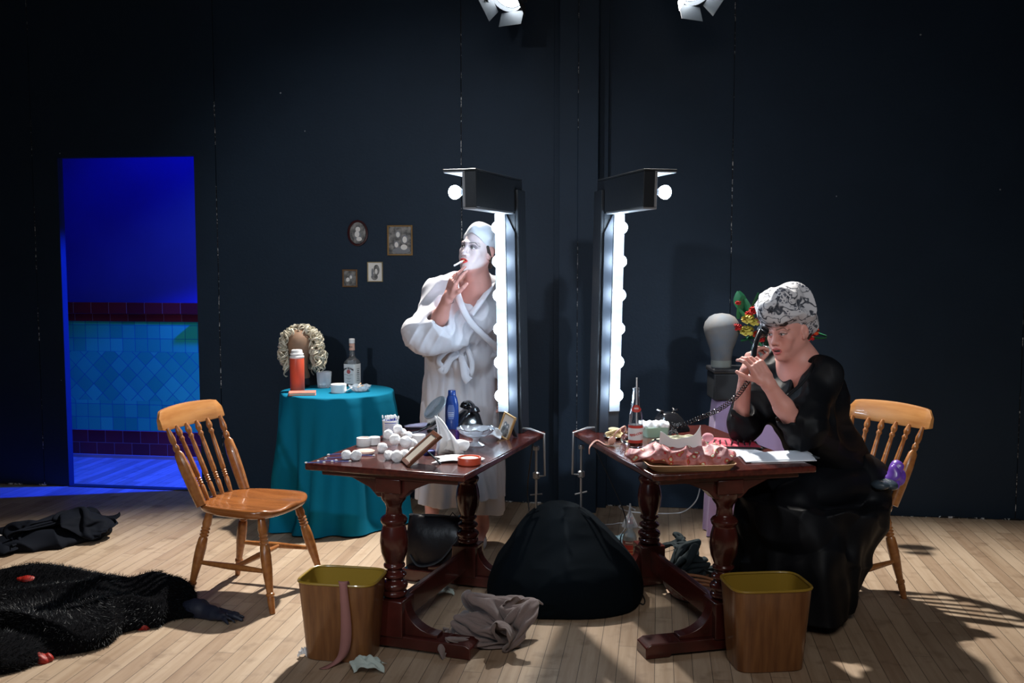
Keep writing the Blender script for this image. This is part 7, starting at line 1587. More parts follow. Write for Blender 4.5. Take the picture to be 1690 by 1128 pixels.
0,-3,-83,6,-5,2,-12,-7,-7,-7,5,-7,2,6,9,9,-3,3,5,3,-11,-12,-5,-6,0,-2,7,6,7,13,14,-2,11,2,6,2,-5,0,5,-2,-9,-5,0,6,10,10,18,13,14,0,7,-5,-82,0,0,-4,-10,-9,-6,-9,
0,3,-2,12,1,10,4,-6,6,4,-6,-11,-14,-1,-2,7,6,8,4,19,2,9,2,9,3,0,-3,-7,4,1,0,-6,1,5,6,15,17,15,4,7,2,-8,-77,-1,-3,-4,-16,-11,-8,0,4,7,-7,5,12,9,3,-7,-1,3,3,-8,
-13,-9,4,0,6,7,13,19,4,8,1,7,5,-4,-3,-6,-6,4,2,0,0,5,6,14,16,17,7,2,-5,-8,-71,0,0,-10,-14,-15,-5,2,5,3,1,4,10,12,-3,-3,-5,1,5,-9,-5,-12,3,-1,10,10,14,8,13,-1,7,
1,6,2,-7,-12,-1,-2,0,3,2,8,7,12,17,8,11,1,-4,-11,-64,0,-1,-7,-14,-10,-5,-2,5,5,2,3,7,10,3,-3,-6,-2,0,1,-11,-3,-6,6,8,12,8,14,2,6,0,6,0,4,-5,-12,-7,-1,-2,3,6,7,
6,14,13,15,4,-2,2,-13,-63,6,-6,0,-13,-7,-8,-4,3,8,-3,11,7,6,0,0,-3,-1,-4,2,-7,-4,-7,6,7,12,10,10,2,-3,7,2,7,1,-12,0,-12,-8,4,-2,6,7,9,10,15,12,0,-1,5,-8,-68,2,
11,-7,-3,-9,-6,-5,0,7,-2,9,11,3,0,0,1,-3,-3,-4,0,-9,-5,4,9,10,10,0,1,7,5,-1,6,4,-4,-10,-4,-13,-3,-2,4,6,11,12,13,11,-1,1,7,-1,-78,6,2,12,-4,-6,-8,-1,-5,5,3,7,
11,3,3,-2,1,-2,-6,-3,0,-8,-6,1,8,8,11,-4,5,6,1,4,5,-2,3,-6,-13,-5,-6,-10,2,7,8,11,11,11,7,9,-4,7,-88,6,4,8,8,-3,-3,-7,-6,-1,12,8,8,0,4,5,1,-1,-5,-10,-3,1,-11,
2,6,8,6,-2,5,9,0,5,3,4,-5,0,-15,-9,-10,-4,-5,4,7,11,13,14,13,9,-4,2,-84,-4,6,5,7,9,-2,-1,-5,-5,11,9,5,5,2,5,3,-1,-4,-8,-3,-6,-7,-3,6,4,6,4,7,1,5,6,0,6,3,-12,
-7,-9,-8,-14,-8,3,7,11,12,14,14,10,8,-6,-83,6,2,6,1,-1,8,-4,-3,-2,8,11,10,5,1,3,1,-4,-4,-5,-5,0,-6,-4,-4,3,5,5,13,3,5,5,0,4,7,-7,-11,-10,-13,-10,-8,-3,5,9,14,14,
13,14,8,4,-86,9,4,-1,6,-3,0,-2,-3,1,5,10,9,7,0,2,0,0,-6,1,-5,-10,-6,-5,0,3,5,10,1,9,8,8,3,4,-5,-5,-7,-8,-9,-14,-9,-4,0,9,13,14,14,16,10,9,-84,6,8,0,-5,1,-4,-1,
-4,0,2,7,12,7,6,1,0,-4,-3,4,-1,-8,-9,1,-1,-1,10,8,-2,4,6,4,4,5,4,-3,-6,-8,-11,-12,-9,-8,-2,7,12,15,19,11,15,6,-82,8,8,0,-10,-1,-3,-1,-3,-4,2,2,10,11,5,5,2,1,-6,
1,5,-4,-8,-10,4,4,10,4,3,2,4,4,4,1,7,2,-5,-8,-11,-8,-12,-11,-3,5,10,13,16,18,18,5,-88,10,10,-2,-10,-4,-2,-5,3,-2,-7,-2,4,12,10,4,4,0,4,4,-3,3,-7,-5,5,0,0,1,6,6,
4,1,5,7,6,4,-1,-9,-9,-8,-9,-12,-5,2,8,14,15,18,20,6,-100,8,6,5,-4,-9,-2,-6,2,2,-2,-7,3,-2,8,12,5,2,6,3,-1,6,-2,-8,5,7,-11,4,0,6,9,-2,8,12,4,6,3,-3,-8,-10,-8,
-10,-6,-1,5,13,14,16,21,7,-108,11,-4,1,2,0,-10,-4,5,-4,-2,3,-5,0,9,-2,9,9,7,4,6,1,2,-8,6,1,-10,-1,8,7,-2,9,9,6,8,5,9,2,-5,-11,-6,-10,-7,-3,1,10,13,14,18,4,-113,
13,2,-5,-1,4,-3,-8,4,-4,-3,0,-1,4,6,-1,6,11,10,5,3,8,3,-8,5,-8,-10,5,7,7,-1,0,13,12,7,8,3,10,-1,-9,-4,-8,-11,-4,-2,8,11,14,15,7,-124,-1,15,-6,2,2,5,-10,-2,7,0,
-7,0,3,5,-3,9,9,10,5,9,7,6,-3,-2,-11,-9,6,1,7,7,-4,8,14,9,14,0,3,2,4,-2,-6,-10,-10,-2,3,9,8,14,11,-117,-2,-8,5,4,3,5,-2,-7,1,2,2,-1,1,2,1,4,3,14,13,6,10,8,1,
1,-9,-16,-3,3,3,7,4,4,15,7,11,9,2,4,0,3,-3,-7,-12,-6,1,8,-2,12,16,-124,-1,-3,5,-2,7,3,7,-5,1,2,1,1,-1,2,2,4,3,11,10,12,10,11,6,0,-7,-14,-12,0,0,4,8,4,10,13,6,
10,7,5,3,-2,1,-2,-12,-9,-2,-2,6,3,9,-116,-1,3,1,2,2,9,5,0,-4,2,3,-2,-1,3,-2,9,-2,16,13,9,14,12,4,7,-3,-13,-15,-9,2,1,4,7,9,12,8,9,7,7,5,-4,-9,-2,4,-11,-6,-7,6,
7,1,-108,2,-1,3,2,0,3,6,3,4,-3,3,2,-6,-2,1,10,0,16,9,15,14,8,8,11,-2,-10,-16,-11,-6,2,5,6,5,8,8,13,9,7,5,0,-8,-10,2,-7,-2,-12,2,6,6,-109,8,-3,5,3,1,-1,1,7,2,
4,-4,1,3,-5,-1,8,8,6,15,16,14,9,8,10,-1,-10,-12,-9,-11,-2,4,4,2,5,10,11,10,11,-3,5,-1,-9,-10,7,-7,-16,-1,7,7,-106,12,1,4,2,-4,-2,7,3,3,4,1,-2,-3,3,-2,5,8,8,12,
17,16,9,8,11,-2,-7,-10,-14,-7,-9,5,-1,-2,5,13,8,11,12,-1,-2,5,-3,-5,-4,-11,-4,-8,7,4,-91,-2,8,4,-2,1,-4,3,4,6,3,-4,0,6,-2,2,3,6,7,9,17,17,13,8,11,1,-8,-8,-17,
-14,-1,-3,-3,-4,6,12,13,7,11,5,-6,2,2,-11,-4,3,-5,-12,0,4,-77,-6,0,3,1,1,1,-1,6,7,0,2,-4,6,3,1,2,5,6,9,11,18,12,12,8,5,-5,-14,-11,-18,-6,1,-10,-4,8,11,12,10,12,
5,-4,-1,3,0,-9,4,-5,-10,-8,0,-68,0,-11,4,-2,-1,2,3,7,7,2,0,0,-1,2,7,4,4,5,6,10,13,14,14,9,1,0,-15,-10,-16,-4,-9,-10,-4,5,8,13,14,12,8,-1,-2,1,6,-3,-11,4,-6,-15,
-1,-70,3,-4,-6,6,-3,5,6,-1,6,2,-2,0,0,2,6,7,7,5,4,7,12,14,14,11,3,-7,-13,-9,-12,-10,-2,-15,-5,6,6,8,11,14,11,6,0,3,-2,-5,1,-4,-3,-14,-4,-68,-1,-3,-3,4,3,4,3,2,
2,0,1,1,-1,1,8,12,5,6,0,3,11,13,14,11,2,-3,-11,-10,-8,-8,-9,-16,-6,6,8,10,8,10,12,9,4,2,-1,0,-9,-1,-5,-3,-10,-61,-7,-6,0,2,1,3,1,2,2,1,2,0,-1,3,17,13,2,4,4,0,
0,14,14,11,0,-1,-2,-11,-8,-16,-7,-14,-7,5,7,14,9,11,7,11,6,4,3,3,-16,-7,-5,-1,-2,-63,-7,-6,-2,0,-2,3,4,0,-1,1,4,-2,9,5,15,5,2,3,6,2,-3,14,11,13,1,-3,3,-8,-18,-6,
-11,-15,-9,7,9,13,13,12,7,11,7,-2,5,6,-7,-15,-10,-5,-3,-56,-2,-6,-9,-3,2,-1,8,-1,-3,0,3,10,-1,18,14,-6,-4,5,8,3,2,11,9,13,-2,5,-3,-8,-13,-13,-6,-9,-10,-2,14,12,14,
17,9,2,11,-1,-4,4,6,-10,-13,-9,-6,-58,2,0,-8,-10,-1,-1,9,-3,-2,1,1,6,16,12,11,-5,-8,0,10,4,5,12,7,9,7,-4,-5,-7,-12,-4,-11,-3,-9,-2,4,15,15,18,16,-3,-2,6,1,6,-6,5,
-12,-11,-8])
GARMENT = settled(44,32,[56,6,3,5,2,9,9,8,8,-5,-1,7,-4,-5,3,0,-7,-7,0,10,3,9,12,10,8,14,11,13,8,6,1,-2,8,1,12,6,8,7,6,7,9,9,10,1,-222,2,3,6,9,6,13,12,9,-5,-3,7,-5,-2,-9,5,-5,
-2,-2,5,10,13,8,15,14,12,8,9,8,6,0,0,-4,10,9,11,8,6,6,4,9,9,9,5,-238,2,5,9,9,14,12,9,12,1,-5,3,-3,-3,-11,-3,7,-3,1,10,9,9,11,14,14,12,6,8,4,4,-3,-6,14,12,9,7,
6,7,0,7,9,6,11,9,-252,4,8,11,14,13,8,11,7,5,1,-1,0,-10,-2,-10,5,5,3,9,13,8,9,13,14,7,10,0,-1,8,-10,14,14,10,9,6,5,-3,7,8,2,11,9,10,-254,4,11,12,14,14,7,2,7,7,
-4,1,6,-4,-8,-5,8,7,3,9,13,9,11,9,9,9,8,5,-5,-9,14,15,13,9,8,2,-5,3,9,4,10,8,7,6,-243,-4,13,14,15,0,6,7,6,3,9,-5,0,5,-3,-6,2,10,7,9,12,12,10,7,6,5,2,4,-9,14,
15,13,14,9,0,-5,3,5,2,11,9,9,8,4,-254,7,13,15,-2,2,8,7,6,5,10,5,-6,7,0,-4,-2,10,6,10,11,10,9,10,4,0,6,-5,11,15,13,13,13,0,-4,0,7,7,2,10,11,5,8,7,-258,9,16,-4,
0,5,10,8,3,7,10,9,1,-5,7,-1,-3,8,6,9,10,8,9,7,3,3,6,10,9,14,12,13,2,-3,3,5,7,9,3,11,8,3,7,7,-260,15,1,-7,2,10,9,9,2,9,10,4,4,3,-4,5,3,3,10,12,10,7,7,5,-2,
5,11,10,14,9,13,2,3,4,6,7,9,10,3,11,8,3,6,-4,-254,9,-7,-6,11,6,10,9,0,11,7,6,1,1,5,2,1,9,6,11,10,8,6,6,6,4,10,13,11,12,3,7,5,6,6,7,5,15,11,9,1,6,7,-3,-261,
0,-9,-3,11,7,10,9,2,13,3,3,1,4,1,1,7,9,6,10,9,9,6,8,7,10,6,12,9,11,9,7,6,5,7,3,11,16,13,3,7,8,3,-7,-262,-5,-6,-6,8,9,8,9,11,2,2,3,3,1,2,5,7,8,9,12,10,9,7,
7,7,8,9,9,11,10,9,7,7,6,4,12,10,16,13,7,1,4,7,-7,-268,-5,-6,-3,4,7,8,12,4,14,-7,0,2,2,3,5,8,8,12,12,10,9,10,7,8,8,8,9,9,10,8,7,8,6,8,14,12,12,8,9,6,7,3,-6,
-271,-5,-6,-1,3,7,7,11,10,5,-9,-3,3,2,5,6,9,10,12,10,11,12,9,10,5,8,7,7,10,9,8,9,8,7,11,12,10,11,9,6,9,8,2,-4,-276,2,-6,0,5,3,9,10,13,-7,-3,-2,-1,3,5,7,10,9,
12,11,14,9,11,9,7,4,8,8,5,9,9,8,9,9,10,8,9,11,10,7,10,8,3,-1,-283,2,4,4,1,3,8,8,12,0,0,-2,-6,1,5,7,10,7,13,13,11,14,8,9,10,0,6,9,5,7,7,9,8,8,10,9,7,9,9,10,
10,8,2,4,-288,7,8,6,0,3,6,7,9,1,0,1,2,1,1,6,9,8,10,12,15,15,13,7,0,4,7,6,9,5,6,6,7,7,9,10,11,8,7,8,9,8,4,5,-283,2,10,4,4,4,4,7,7,10,1,0,2,2,3,4,7,6,14,
11,15,12,14,4,9,-3,7,8,6,-3,8,9,8,5,7,9,10,10,8,6,8,6,5,8,-278,3,4,1,4,4,10,8,3,9,9,3,3,2,1,5,2,9,11,14,13,14,7,12,8,3,0,0,9,-2,9,12,9,2,5,5,5,8,11,5,11,
8,7,5,-279,6,2,2,5,5,12,3,7,8,5,10,7,3,4,4,-2,8,12,12,14,12,6,10,10,9,4,-4,-2,3,13,12,7,4,4,0,9,3,4,5,13,10,8,6,-276,3,1,1,6,15,4,8,8,1,4,9,10,-2,11,8,5,7,
8,8,10,12,12,7,9,8,9,3,-6,0,14,10,4,3,1,5,9,7,3,6,2,12,9,7,-274,-1,8,-3,12,5,5,12,7,6,7,-1,10,1,7,11,9,9,9,8,6,10,12,9,10,7,4,9,1,-4,14,2,2,2,5,7,9,8,7,5,
-2,8,13,8,-277,7,-2,9,1,12,-1,11,10,8,6,-1,8,2,8,12,8,11,5,8,7,8,11,12,8,7,7,6,7,-3,7,13,1,-4,3,8,8,9,8,7,-4,5,14,13,-283,7,7,0,10,8,5,1,8,9,9,3,1,7,9,9,14,
5,13,9,7,7,3,7,10,10,6,6,7,5,2,9,2,-2,2,8,8,9,9,7,-4,7,10,13,-282,8,8,2,8,10,4,5,2,8,8,8,3,7,1,13,14,10,10,13,9,6,7,2,4,5,11,7,6,8,3,2,0,2,3,7,7,9,9,10,
-6,8,13,8,-280,8,7,6,6,6,6,8,7,1,8,8,8,1,7,11,11,17,9,9,12,8,8,4,3,3,1,12,8,5,7,2,3,2,1,4,7,4,9,9,4,3,7,11,-281,8,9,9,7,4,5,6,9,7,4,7,9,6,5,7,12,14,14,8,
9,11,4,7,-5,0,13,9,7,10,6,7,4,2,1,1,4,4,6,7,9,4,7,6,-282,10,9,9,9,7,6,1,7,6,8,6,6,10,8,5,12,11,14,11,8,4,11,-1,5,2,-1,14,13,11,8,5,5,6,3,-1,2,4,3,5,6,7,9,
2,-281,10,10,8,10,8,5,3,6,6,6,6,8,7,8,9,6,10,13,13,10,3,10,5,-2,2,2,15,13,12,6,10,7,3,5,1,1,1,4,5,5,6,5,8,-283,11,10,11,4,10,3,7,5,4,6,6,5,8,7,8,9,8,8,12,
12,8,3,8,6,4,-1,15,13,8,10,8,8,6,0,9,0,-5,0,12,5,4,8,5,-281,11,8,14,2,4,9,6,5,5,2,10,1,9,5,8,3,7,10,12,11,10,8,3,8,10,6,10,13,3,13,8,7,8,1,7,4,-8,0,10,8,4,
6,7,-285,9,9,14,9,-3,9,4,4,3,8,4,8,10,3,3,8,3,5,12,11,12,10,7,7,7,10,11,9,9,10,11,6,1,8,-2,10,-1,-5,11,11,6,-2,3,43,-6,-6,-6,-9,-7,-8,-1,5,8,8,-5,3,9,5,11,-7,
4,-3,-1,0,6,4,11,12,12,4,0,3,-1,-6,-7,-8,-13,3,4,2,0,-1,-1,-1,-1,-5,-3,-18,0,-6,-6,-2,-11,-3,3,2,9,8,-2,1,8,5,2,-5,10,0,-3,2,5,9,10,5,8,10,5,-5,-2,-9,-9,-13,6,
4,1,0,1,-3,-8,-2,-2,5,-7,-17,-8,-7,-6,-4,3,-2,5,0,6,8,0,1,10,8,-5,-2,1,8,-2,5,8,15,2,7,0,9,4,-5,-7,-10,-11,1,3,4,4,0,-4,-9,-6,-2,3,2,-4,-26,-8,-6,-1,1,-2,6,3,
0,4,6,2,1,1,11,2,-5,1,7,2,4,12,13,5,2,1,6,-7,-7,-2,-8,0,0,5,4,2,-8,-7,-7,-1,2,-6,-4,0,-24,-10,5,-2,1,1,7,-4,4,3,1,4,3,-4,5,9,-4,2,6,5,2,9,10,11,6,1,-3,-6,
-4,-6,2,-1,1,6,1,-9,-8,-8,1,3,-4,-1,-5,-5,-25,-1,2,3,2,-6,5,1,5,0,1,4,1,-1,3,9,-3,3,6,6,4,4,8,7,8,-3,-9,8,-6,2,1,2,-1,2,-10,-7,-8,-5,8,-4,-2,-1,-5,-1,-23,1,3,
4,-8,-7,4,8,4,-2,3,-1,6,0,0,2,7,1,8,6,4,5,7,3,-7,0,10,0,3,1,3,-3,1,-12,-6,-9,-5,-3,9,-1,-4,-9,4,-3,-16,4,3,-11,-6,1,-1,2,9,1,2,2,3,0,3,-2,1,4,7,7,9,6,7,-10,
0,9,9,-3,8,1,-1,-1,-11,-8,-9,-6,0,-5,10,-2,-10,2,-5,-3,-3,3,-6,-13,-2,4,-2,-1,4,-6,3,11,8,1,-1,3,0,-1,0,5,7,8,7,7,0,4,6,7,2,-1,1,-10,-9,-8,-6,-4,-4,0,10,-10,-2,
3,-7,0,0,-1,-12,-10,3,-2,-1,1,-8,-1,10,4,12,0,6,1,-1,2,-2,5,6,7,8,4,6,6,4,3,6,-2,-8,-7,-7,-6,-5,-2,-3,-1,-1,-2,2,-6,-3,-7,11,-5,-12,-10,3,-2,2,-1,-7,2,-3,13,6,
9,-5,8,3,1,-1,2,7,7,7,6,6,3,7,3,1,-2,-3,-6,-6,-6,-4,-3,-2,-1,-2,0,-9,-1,-6,-3,12,-8,-10,-9,-5,6,-4,-5,5,-10,3,12,11,5,-6,1,4,5,6,2,3,7,6,6,6,6,5,6,1,-2,-3,-5,
-5,-5,-5,-2,0,-2,-2,-6,-7,0,-5,-5,13,-9,-9,-8,-5,-3,0,1,-4,0,1,8,11,-1,1,1,2,7,3,0,8,8,5,5,4,5,5,4,4,0,-2,-5,-2,-6,-3,0,-1,-3,-8,-5,-5,-2,-1,-6,14,-9,-8,-7,-5,
-5,1,1,-9,5,0,5,4,4,3,2,2,2,-2,10,8,5,7,-3,8,3,5,7,0,2,1,-1,-2,-5,-1,-2,-4,-4,-7,-8,-1,-1,-2,-4,13,-5,-10,-5,-7,-4,-3,-6,-1,1,5,4,3,4,2,2,1,-7,6,9,7,10,-3,-1,
6,8,1,5,8,2,0,0,-2,-1,-2,-7,-8,-4,-4,-3,0,-1,-1,-3,13,-8,-3,-9,-6,-4,-5,-5,-3,0,2,4,5,4,2,2,0,-8,7,8,11,-5,3,6,-2,8,6,0,8,6,3,0,-1,-3,-1,-5,-8,-6,-5,0,0,0,-3,
1,13,-4,-7,-6,-7,-6,-5,-6,-6,0,1,4,4,-3,6,5,1,-9,10,10,-6,-3,3,4,4,6,4,8,0,9,7,5,1,-2,-2,-2,-5,-8,-5,-4,0,1,-3,3,13,-4,-6,-8,-6,-7,-6,-5,-5,-6,-1,3,0,-2,4,5,8,
-9,5,11,0,-10,-2,6,4,4,4,6,10,9,8,6,2,2,-3,-4,-3,-5,-8,-7,1,3,-3,3,15,-4,-6,-11,-10,-6,-1,-4,-5,-5,-5,-3,-3,1,5,3,10,-4,6,-3,8,-3,-9,-2,4,8,7,8,9,10,8,4,5,6,0,
-2,-6,-6,-4,-10,0,0,2,-2,14,-1,-8,-14,-6,-7,1,-4,-1,-3,-6,-3,-6,-3,0,4,9,3,-5,1,4,7,-9,-2,1,3,7,10,11,12,3,8,8,7,3,-1,-4,-6,-8,-11,0,-2,-1,0,16,-4,-13,-10,-6,-3,
-4,3,0,-1,-5,-4,-3,-9,-1,-3,5,3,6,-3,6,5,-3,-2,1,2,2,9,10,13,2,10,10,8,3,3,-3,-6,-8,-11,-8,-1,-2,-3,20,-9,-7,-10,-5,-9,-1,7,2,1,-5,-2,-4,-8,-7,-2,3,0,4,3,1,3,2,
6,-3,2,1,5,9,12,1,13,8,7,8,3,-1,-5,-8,-11,-9,-7,1,-5,19,-5,-9,-9,-7,-7,0,6,5,1,-4,-2,-3,-9,-8,-3,-2,3,5,6,2,2,-1,-1,4,6,2,1,6,11,4,4,11,9,8,4,1,-4,-8,-10,-9,
-9,0,-3,5,5,-7,-9,-9,-3,-11,14,8,0,-1,-6,0,-8,-11,-6,-1,6,-3,5,6,2,9,3,-2,1,4,6,-1,2,10,4,10,9,9,4,0,-2,-6,-9,-9,-9,-9,-3,10,3,-2,-9,-8,-5,-11,4,12,4,2,-4,-9,
-6,-7,-4,0,3,0,-4,4,7,6,10,6,1,-1,3,3,-4,2,11,9,9,8,-2,-2,4,-3,-6,-8,-9,-8,-7,7,1,5,-7,-6,-10,-10,-7,10,9,3,0,-5,-6,-8,-10,9,1,-2,0,1,4,4,7,5,9,7,-2,-1,2,-5,
1,10,11,10,7,-2,-8,-2,4,-11,-4,-10,-6,10,3,-3,-3,-5,-5,-10,-11,-7,6,9,3,0,-8,-9,-4,7,2,-1,2,4,1,7,3,5,9,3,4,-2,-4,3,-6,-2,10,11,12,8,-9,-6,-3,-1,-9,-5,0,9,1,-1,
-3,-4,-6,-6,-8,-10,-9,-2,5,5,-2,-4,-3,1,8,1,0,3,7,2,6,3,6,6,1,2,-3,-5,5,-6,-6,10,11,12,7,-4,-7,-8,-5,-6,-8,20,-8,6,2,-4,-3,-4,-6,-10,-10,-9,-8,0,4,3,0,4,3,2,3,
3,8,4,0,5,7,5,-1,3,-7,2,-2,1,-7,-7,11,13,11,4,-6,-7,-5,-7,-5,18,-11,-3,5,10,-3,-2,-7,-9,-12,-7,-9,-4,-1,6,3,4,1,7,2,3,-2,10,4,1,5,6,-7,-1,6,1,-3,-4,-1,-10,0,13,
5,6,4,-5,-8,-2,3,9,-9,1,-4,13,5,-5,-6,-9,-11,-13,-5,-1,-3,-2,2,9,6,-2,2,2,6,5,8,4,3,3,-7,-4,11,-5,3,-3,-4,-8,-9,12,12,7,-7,-3,4,-6,4,-2,5,-11,3,7,11,-2,-8,-10,
-11,-10,-2,-3,-3,-2,-3,3,8,8,3,3,3,4,5,6,5,-3,-4,-1,7,0,-5,2,-9,-1,-11,7,10,13,-4,-6,5,0,-6,2,7,-7,4,-4,1,3,10,8,-1,6,-1,8,-2,7,0,4,6,10,5,9,3,-5,-6,0,1,-2,1,
6,5,-5,6,-1,-3,-7,-11,-9,-8,-7,-5,-5,-5,-2,10,-16,-9,6,-3,6,2,3,-4,7,2,4,6,8,-6,4,10,8,3,11,6,-7,1,5,1,0,-2,-1,-4,3,4,3,6,3,-10,-9,-8,-8,-8,-6,-2,-5,-5,-5,6,
-23,0,3,4,6,1,3,-7,1,9,1,8,9,-7,3,10,7,9,6,6,-4,-5,2,4,3,3,-2,-4,7,4,5,4,-6,-7,-9,-9,-9,-5,-1,-3,-6,-8,-2,-3,-15,-1,5,7,2,6,-9,-1,-8,6,6,9,11,2,2,7,7,5,7,8,
-6,1,-1,-4,1,6,0,6,3,8,4,-5,-4,-9,-9,-9,-1,-5,-3,-6,-12,2,-3,-1,-16,2,0,8,5,-1,-11,-10,-3,5,9,9,8,10,5,5,2,5,8,7,1,-4,-1,0,-4,9,3,3,8,9,-5,-2,-5,-10,-7,-3,-3,
-6,-5,-11,-6,-8,5,3,-27,11,5,5,-3,-12,-10,-7,4,9,3,8,11,9,9,2,8,-1,6,8,3,2,-1,-4,1,6,3,7,8,-2,0,-9,2,-9,-1,-5,-4,-8,-10,-5,-9,-7,-3,8,-24,12,6,-2,-13,-12,-8,1,5,
9,4,11,8,8,10,7,7,0,1,6,2,0,0,5,0,6,2,11,4,-3,-9,4,-2,-1,-5,-4,-6,-10,-10,-9,-7,-1,-6,-2,-12,10,1,-10,-13,-11,7,1,-2,8,6,7,12,10,8,9,9,2,3,2,1,-6,4,4,6,1,0,4,
9,-8,6,0,1,-3,-3,-6,-10,-9,-10,-9,-2,-10,5,-3,-13,4,-13,-5,-12,1,-4,0,9,4,9,7,9,12,8,5,8,10,3,0,0,-2,1,0,9,9,0,-6,0,10,1,2,0,-1,-5,-7,-10,-10,-11,-5,-8,-10,-2,7,
-12,-11,-6,-7,-4,-7,-2,5,9,7,7,12,5,12,5,8,8,2,9,1,1,0,-2,6,-2,8,6,-1,-4,6,7,3,-1,-3,-7,-11,-14,1,-12,-10,-13,5,-5,4,-21,-12,-1,-8,-2,-7,0,6,10,5,15,6,11,7,8,4,
4,4,9,-7,5,3,2,2,1,0,6,-1,8,5,4,0,-1,-6,-8,-13,-10,-1,-9,-14,1,-7,5,3,-29,-9,-5,-6,-6,0,4,6,4,10,15,7,8,10,8,6,4,3,3,-5,-6,3,3,1,2,3,3,6,4,5,3,1,-2,-5,-11,
-6,-12,-3,-7,-9,-9,6,1,4,-32,-6,-5,-9,-5,4,6,-4,13,4,14,12,7,11,7,6,4,1,-4,-5,-2,3,-1,1,0,2,4,4,5,5,4,0,0,-6,-8,-4,-9,-9,-10,-7,-7,6,8,5,-32,-5,-5,-9,-7,-3,7,5,
-1,13,12,14,11,9,7,4,3,-6,-3,-1,-1,-3,0,-1,-1,2,3,6,3,6,4,3,0,-5,-4,-6,-9,-10,-7,-8,-6,5,8,8,-25,-10,-2,-10,-5,-7,-3,3,5,13,14,13,11,9,6,3,1,-5,-3,-2,-3,1,-4,-3,
-1,1,3,5,6,6,4,4,1,-1,-3,-6,-7,-10,-8,-8,-2,3,7,10,-20,-8,-10,-4,-8,-7,1,-5,2,14,13,13,8,9,5,4,0,-6,-3,-2,-1,2,-9,-3,-2,0,3,6,6,7,7,4,3,0,-2,-5,-6,-6,-11,-7,0,
3,7,9,-17,-8,-4,-10,-7,-7,-4,-5,-3,12,12,12,10,9,4,3,0,-5,-2,-1,1,-1,-2,-6,-9,0,4,3,9,6,7,7,7,3,0,-4,-5,-5,-7,-9,-1,0,7,8,-10,-10,-7,-8,-10,-7,-6,-3,-4,0,12,12,
10,9,6,3,-1,-6,1,-2,3,-3,1,-9,0,-7,4,5,3,10,7,6,7,8,6,0,-3,-4,-5,-8,-6,-4,6,0,1,-10,-13,-7,-8,-9,-5,-4,-7,-1,2,10,11,10,6,4,0,-3,2,0,0,4,-8,-5,1,-2,-5,8,1,10,
6,7,6,9,8,7,-8,-5,-3,-5,1,-2,-2,-6,7,-10,-11,-6,-12,-11,-3,-8,-4,-2,7,-2,7,9,8,5,1,4,-1,-3,0,6,-7,-5,-2,-1,5,-1,5,6,5,7,8,8,9,9,0,-8,-8,-3,-1,-3,-3,-4,11,-11,
-6,-12,-13,-6,-13,-5,6,-8,7,3,0,8,1,4,5,4,3,-6,3,2,2,-9,-3,-3,2,6,0,6,4,8,9,10,10,8,2,-2,-9,-4,-9,-1,-4,-5,10,-7,-7,-10,-8,-13,-14,-2,7,-7,1,10,-2,8,7,1,-3,3,0,
1,-6,1,2,5,2,-4,-7,0,6,2,5,9,12,12,8,6,3,0,-3,-7,-10,-8,-2,-6,7,-2,-8,-7,-14,-2,-15,-5,5,-1,-4,9,1,9,8,-5,8,1,-5,-5,-3,-8,-1,3,5,4,1,-6,2,3,10,6,10,10,9,7,3,
1,-1,-5,-10,-11,-3,-3,-1,0,-3,-8,-4,-13,-7,0,-5,-3,-1,5,10,6,1,8,-7,11,0,-3,-3,-4,-4,-9,-6,3,5,4,-4,7,5,6,9,9,9,7,5,1,0,-3,-10,-9,-8,-4,-5,2,1,-7,3,-8,-6,-7,4,
-5,-3,-1,4,7,12,-3,-4,9,8,-1,1,-3,-5,-5,-10,-11,-1,6,5,1,7,-1,7,9,9,9,7,0,0,-1,-9,-8,-5,-9,-10,3,4,-1,4,3,-7,-7,-4,4,-4,-2,0,9,8,3,-7,2,10,7,1,-2,-5,-7,-11,-9,
-10,1,5,7,0,8,1,2,6,9,8,2,2,-1,0,-13,-7,-7,-14,8,0,3,3,7,2,-2,-5,-5,5,-2,-2,-1,6,11,-7,4,-2,9,7,1,-7,-6,-10,-10,-8,-7,9,-3,7,0,7,2,-1,3,7,4,3,3,4,-3,-9,-13,
-18,9,7,4,0,0,4,9,1,0,-7,-1,1,-1,-1,11,-3,-6,2,3,7,8,-4,-9,-11,-11,-13,7,3,-7,2,7,-3,4,5,-2,4,8,9,-1,-1,2,-1,-8,-31,6,8,9,5,-4,6,8,2,2,2,-2,-3,-2,-1,6,-8,6,1,
1,-5,7,0,-8,-10,-12,-12,3,5,5,-11,2,4,-4,7,0,3,6,11,8,-3,-4,-3,-1,-29,1,10,8,4,0,8,0,1,-2,7,0,8,-1,-2,-2,-2,-8,7,-1,-1,-3,1,-4,-7,-12,-12,-1,8,9,-11,-4,0,5,-2,
8,-1,11,11,3,8,0,-4,-6,-28,-6,13,3,2,9,0,-1,0,1,1,6,12,-3,-8,-4,-1,-1,-4,-1,-2,2,-4,1,-5,-6,-9,1,-1,9,2,-7,-6,1,5,-2,9,3,12,3,9,9,1,-5,-32,-10,4,3,8,2,1,-3,0,
1,3,13,11,-4,-11,-8,-3,-3,-2,-1,-1,-1,-1,-2,-2,-4,6,0,-9,5,8,0,-8,4,-6,1,0,13,6,10,4,9,10,3])
def cloth_heap(name, data, m, loc, rot, sc, label, cat, thick=.006):
    V, F = data; me = bpy.data.meshes.new(name); me.from_pydata((V * np.array(sc)).tolist(), [], F); me.update(); o = link_mesh(name, me, m, None, loc, (0, 0, rot))
    md = o.modifiers.new('solid', 'SOLIDIFY'); md.thickness = thick; md.offset = 1; md = o.modifiers.new('sub', 'SUBSURF'); md.levels = 1; md.render_levels = 2
    return tag(o, label, cat)
